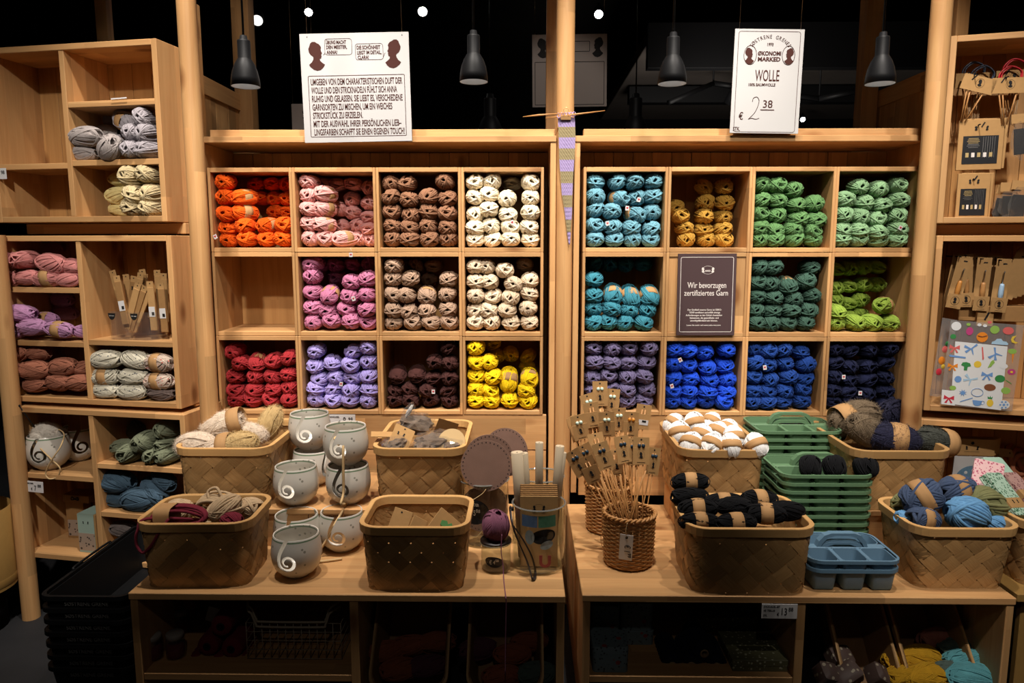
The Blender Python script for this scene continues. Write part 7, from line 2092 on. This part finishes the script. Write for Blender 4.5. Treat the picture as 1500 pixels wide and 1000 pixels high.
for i, (x, y, w, tl) in enumerate([(1205, 985, 0.06, 0.3), (1240, 985, 0.09, -0.5), (1275, 985, 0.05, 0.6), (1225, 960, 0.07, 0.1)]):
    o = tag(obj('folded_cloth', loft_me([[(x_ * k, y_ * k, z_) for x_, y_ in rrect(w, 0.06, 0.01, 3)] for z_, k in ((0, 0.9), (0.004, 1.0), (0.045, 0.97), (0.055, 0.6))], 'cloth', True, True), 'leafcloth', None, PY(x, y, 2.23 - (y - 905) * 0.0024) + Vector((0, 0, -0.02)), (0.5, tl, 0.2)), 'leaf-print cloth bundle in the dark bin, %s from the divider' % COL[i], 'cloth', 'leaf-print cloths')
# tins, boxes, spools in the left half of the right table
M['bluetin'] = pattern('blue_speckled_tin', (0.16, 0.215, 0.235), (0.04, 0.05, 0.06), 85.0, (0.30, 0.05, 0.04))
M['leafbox'] = pattern('olive_leaf_box', (0.10, 0.095, 0.045), (0.40, 0.39, 0.27), 80.0)
M['tinlid'] = plain('dark_tin_lid', (0.10, 0.12, 0.13), 0.4, 0.4)
def tin(x0, x1, ytop, ybot, Y, label, base=None):
    a, b = PY(x0, ybot, Y), PY(x1, ytop, Y)
    zb = base if base is not None else max(a.z, BZ)
    w, h_ = b.x - a.x, b.z - zb
    t = thing('patterned_tin', label, 'tin', ((a.x + b.x) / 2, Y, zb), None, 'patterned tins under the table')
    pts = rrect(w, 0.10, 0.012, 4)
    obj('tin_body', loft_me([[(x, y + 0.05, z) for x, y in pts] for z in (0.0, h_ * 0.72)], 'tin', True, False, True), 'bluetin', t)
    pts = rrect(w + 0.002, 0.102, 0.013, 4)
    obj('lid', loft_me([[(x, y + 0.05, z) for x, y in pts] for z in (h_ * 0.70, h_ * 0.97)] + [[(x * 0.97, y * 0.97 + 0.05, h_ * 1.0) for x, y in pts]], 'lid', True, True), 'bluetin', t)
    return zb + h_
tin(868, 921, 948, 990, 1.99, 'blue speckled tin standing nearest the shelf edge under the table', BZ)
z1 = tin(866, 910, 931, 978, 2.14, 'blue speckled tin in the rear stack, lowest at the table side', BZ)
z2 = tin(912, 958, 924, 970, 2.14, 'blue speckled tin in the rear stack, lowest beside the spools', BZ)
tin(866, 908, 888, 925, 2.14, 'blue speckled tin in the rear stack, upper at the table side', z1 + 0.001)
tin(910, 957, 884, 915, 2.14, 'blue speckled tin in the rear stack, upper beside the spools', z2 + 0.001)
bk_ = yarn_mat('ink_blue_cone_yarn', (0.010, 0.012, 0.022))
M['coretan'] = plain('tan_core', (0.28, 0.19, 0.10), 0.7, 0.2)
for i, (x, y) in enumerate([(985, 975), (1013, 975), (1050, 976), (1032, 957)]):
    cone(x, y, 2.04, bk_, 'coretan', 'ink blue yarn spool with tan core under the table, %s' % ['at the tin side', 'second from the tins', 'next to the leaf-print box', 'lying on top'][i], 'ink blue yarn spools', 1.05)
def pbox(x0, x1, ytop, ybot, Y, dep, label, base=None):
    a, b = PY(x0, ybot, Y), PY(x1, ytop, Y)
    zb = BZ if base is None else base
    w, h_ = b.x - a.x, b.z - zb
    t = thing('patterned_box', label, 'box', ((a.x + b.x) / 2, Y, zb), None, 'leaf-print boxes under the table')
    obj('box_body', box_me(w - 0.003, dep, h_ * 0.45, 0.001), 'leafbox', t, (0, dep / 2 + 0.001, h_ * 0.225))
    obj('lid', box_me(w, dep + 0.003, h_ * 0.53, 0.001), 'leafbox', t, (0, dep / 2 + 0.001, h_ * 0.735))
    return zb + h_
zt2 = pbox(1072, 1155, 967, 993, 2.0, 0.16, 'olive leaf-print box lying nearest the table front')
pbox(1062, 1150, 940, 966, 2.18, 0.14, 'olive leaf-print box in shade behind the front one')
pbox(1020, 1110, 905, 935, 2.22, 0.14, 'olive leaf-print box highest in the shade behind the spools', PY(1060, 935, 2.22).z)
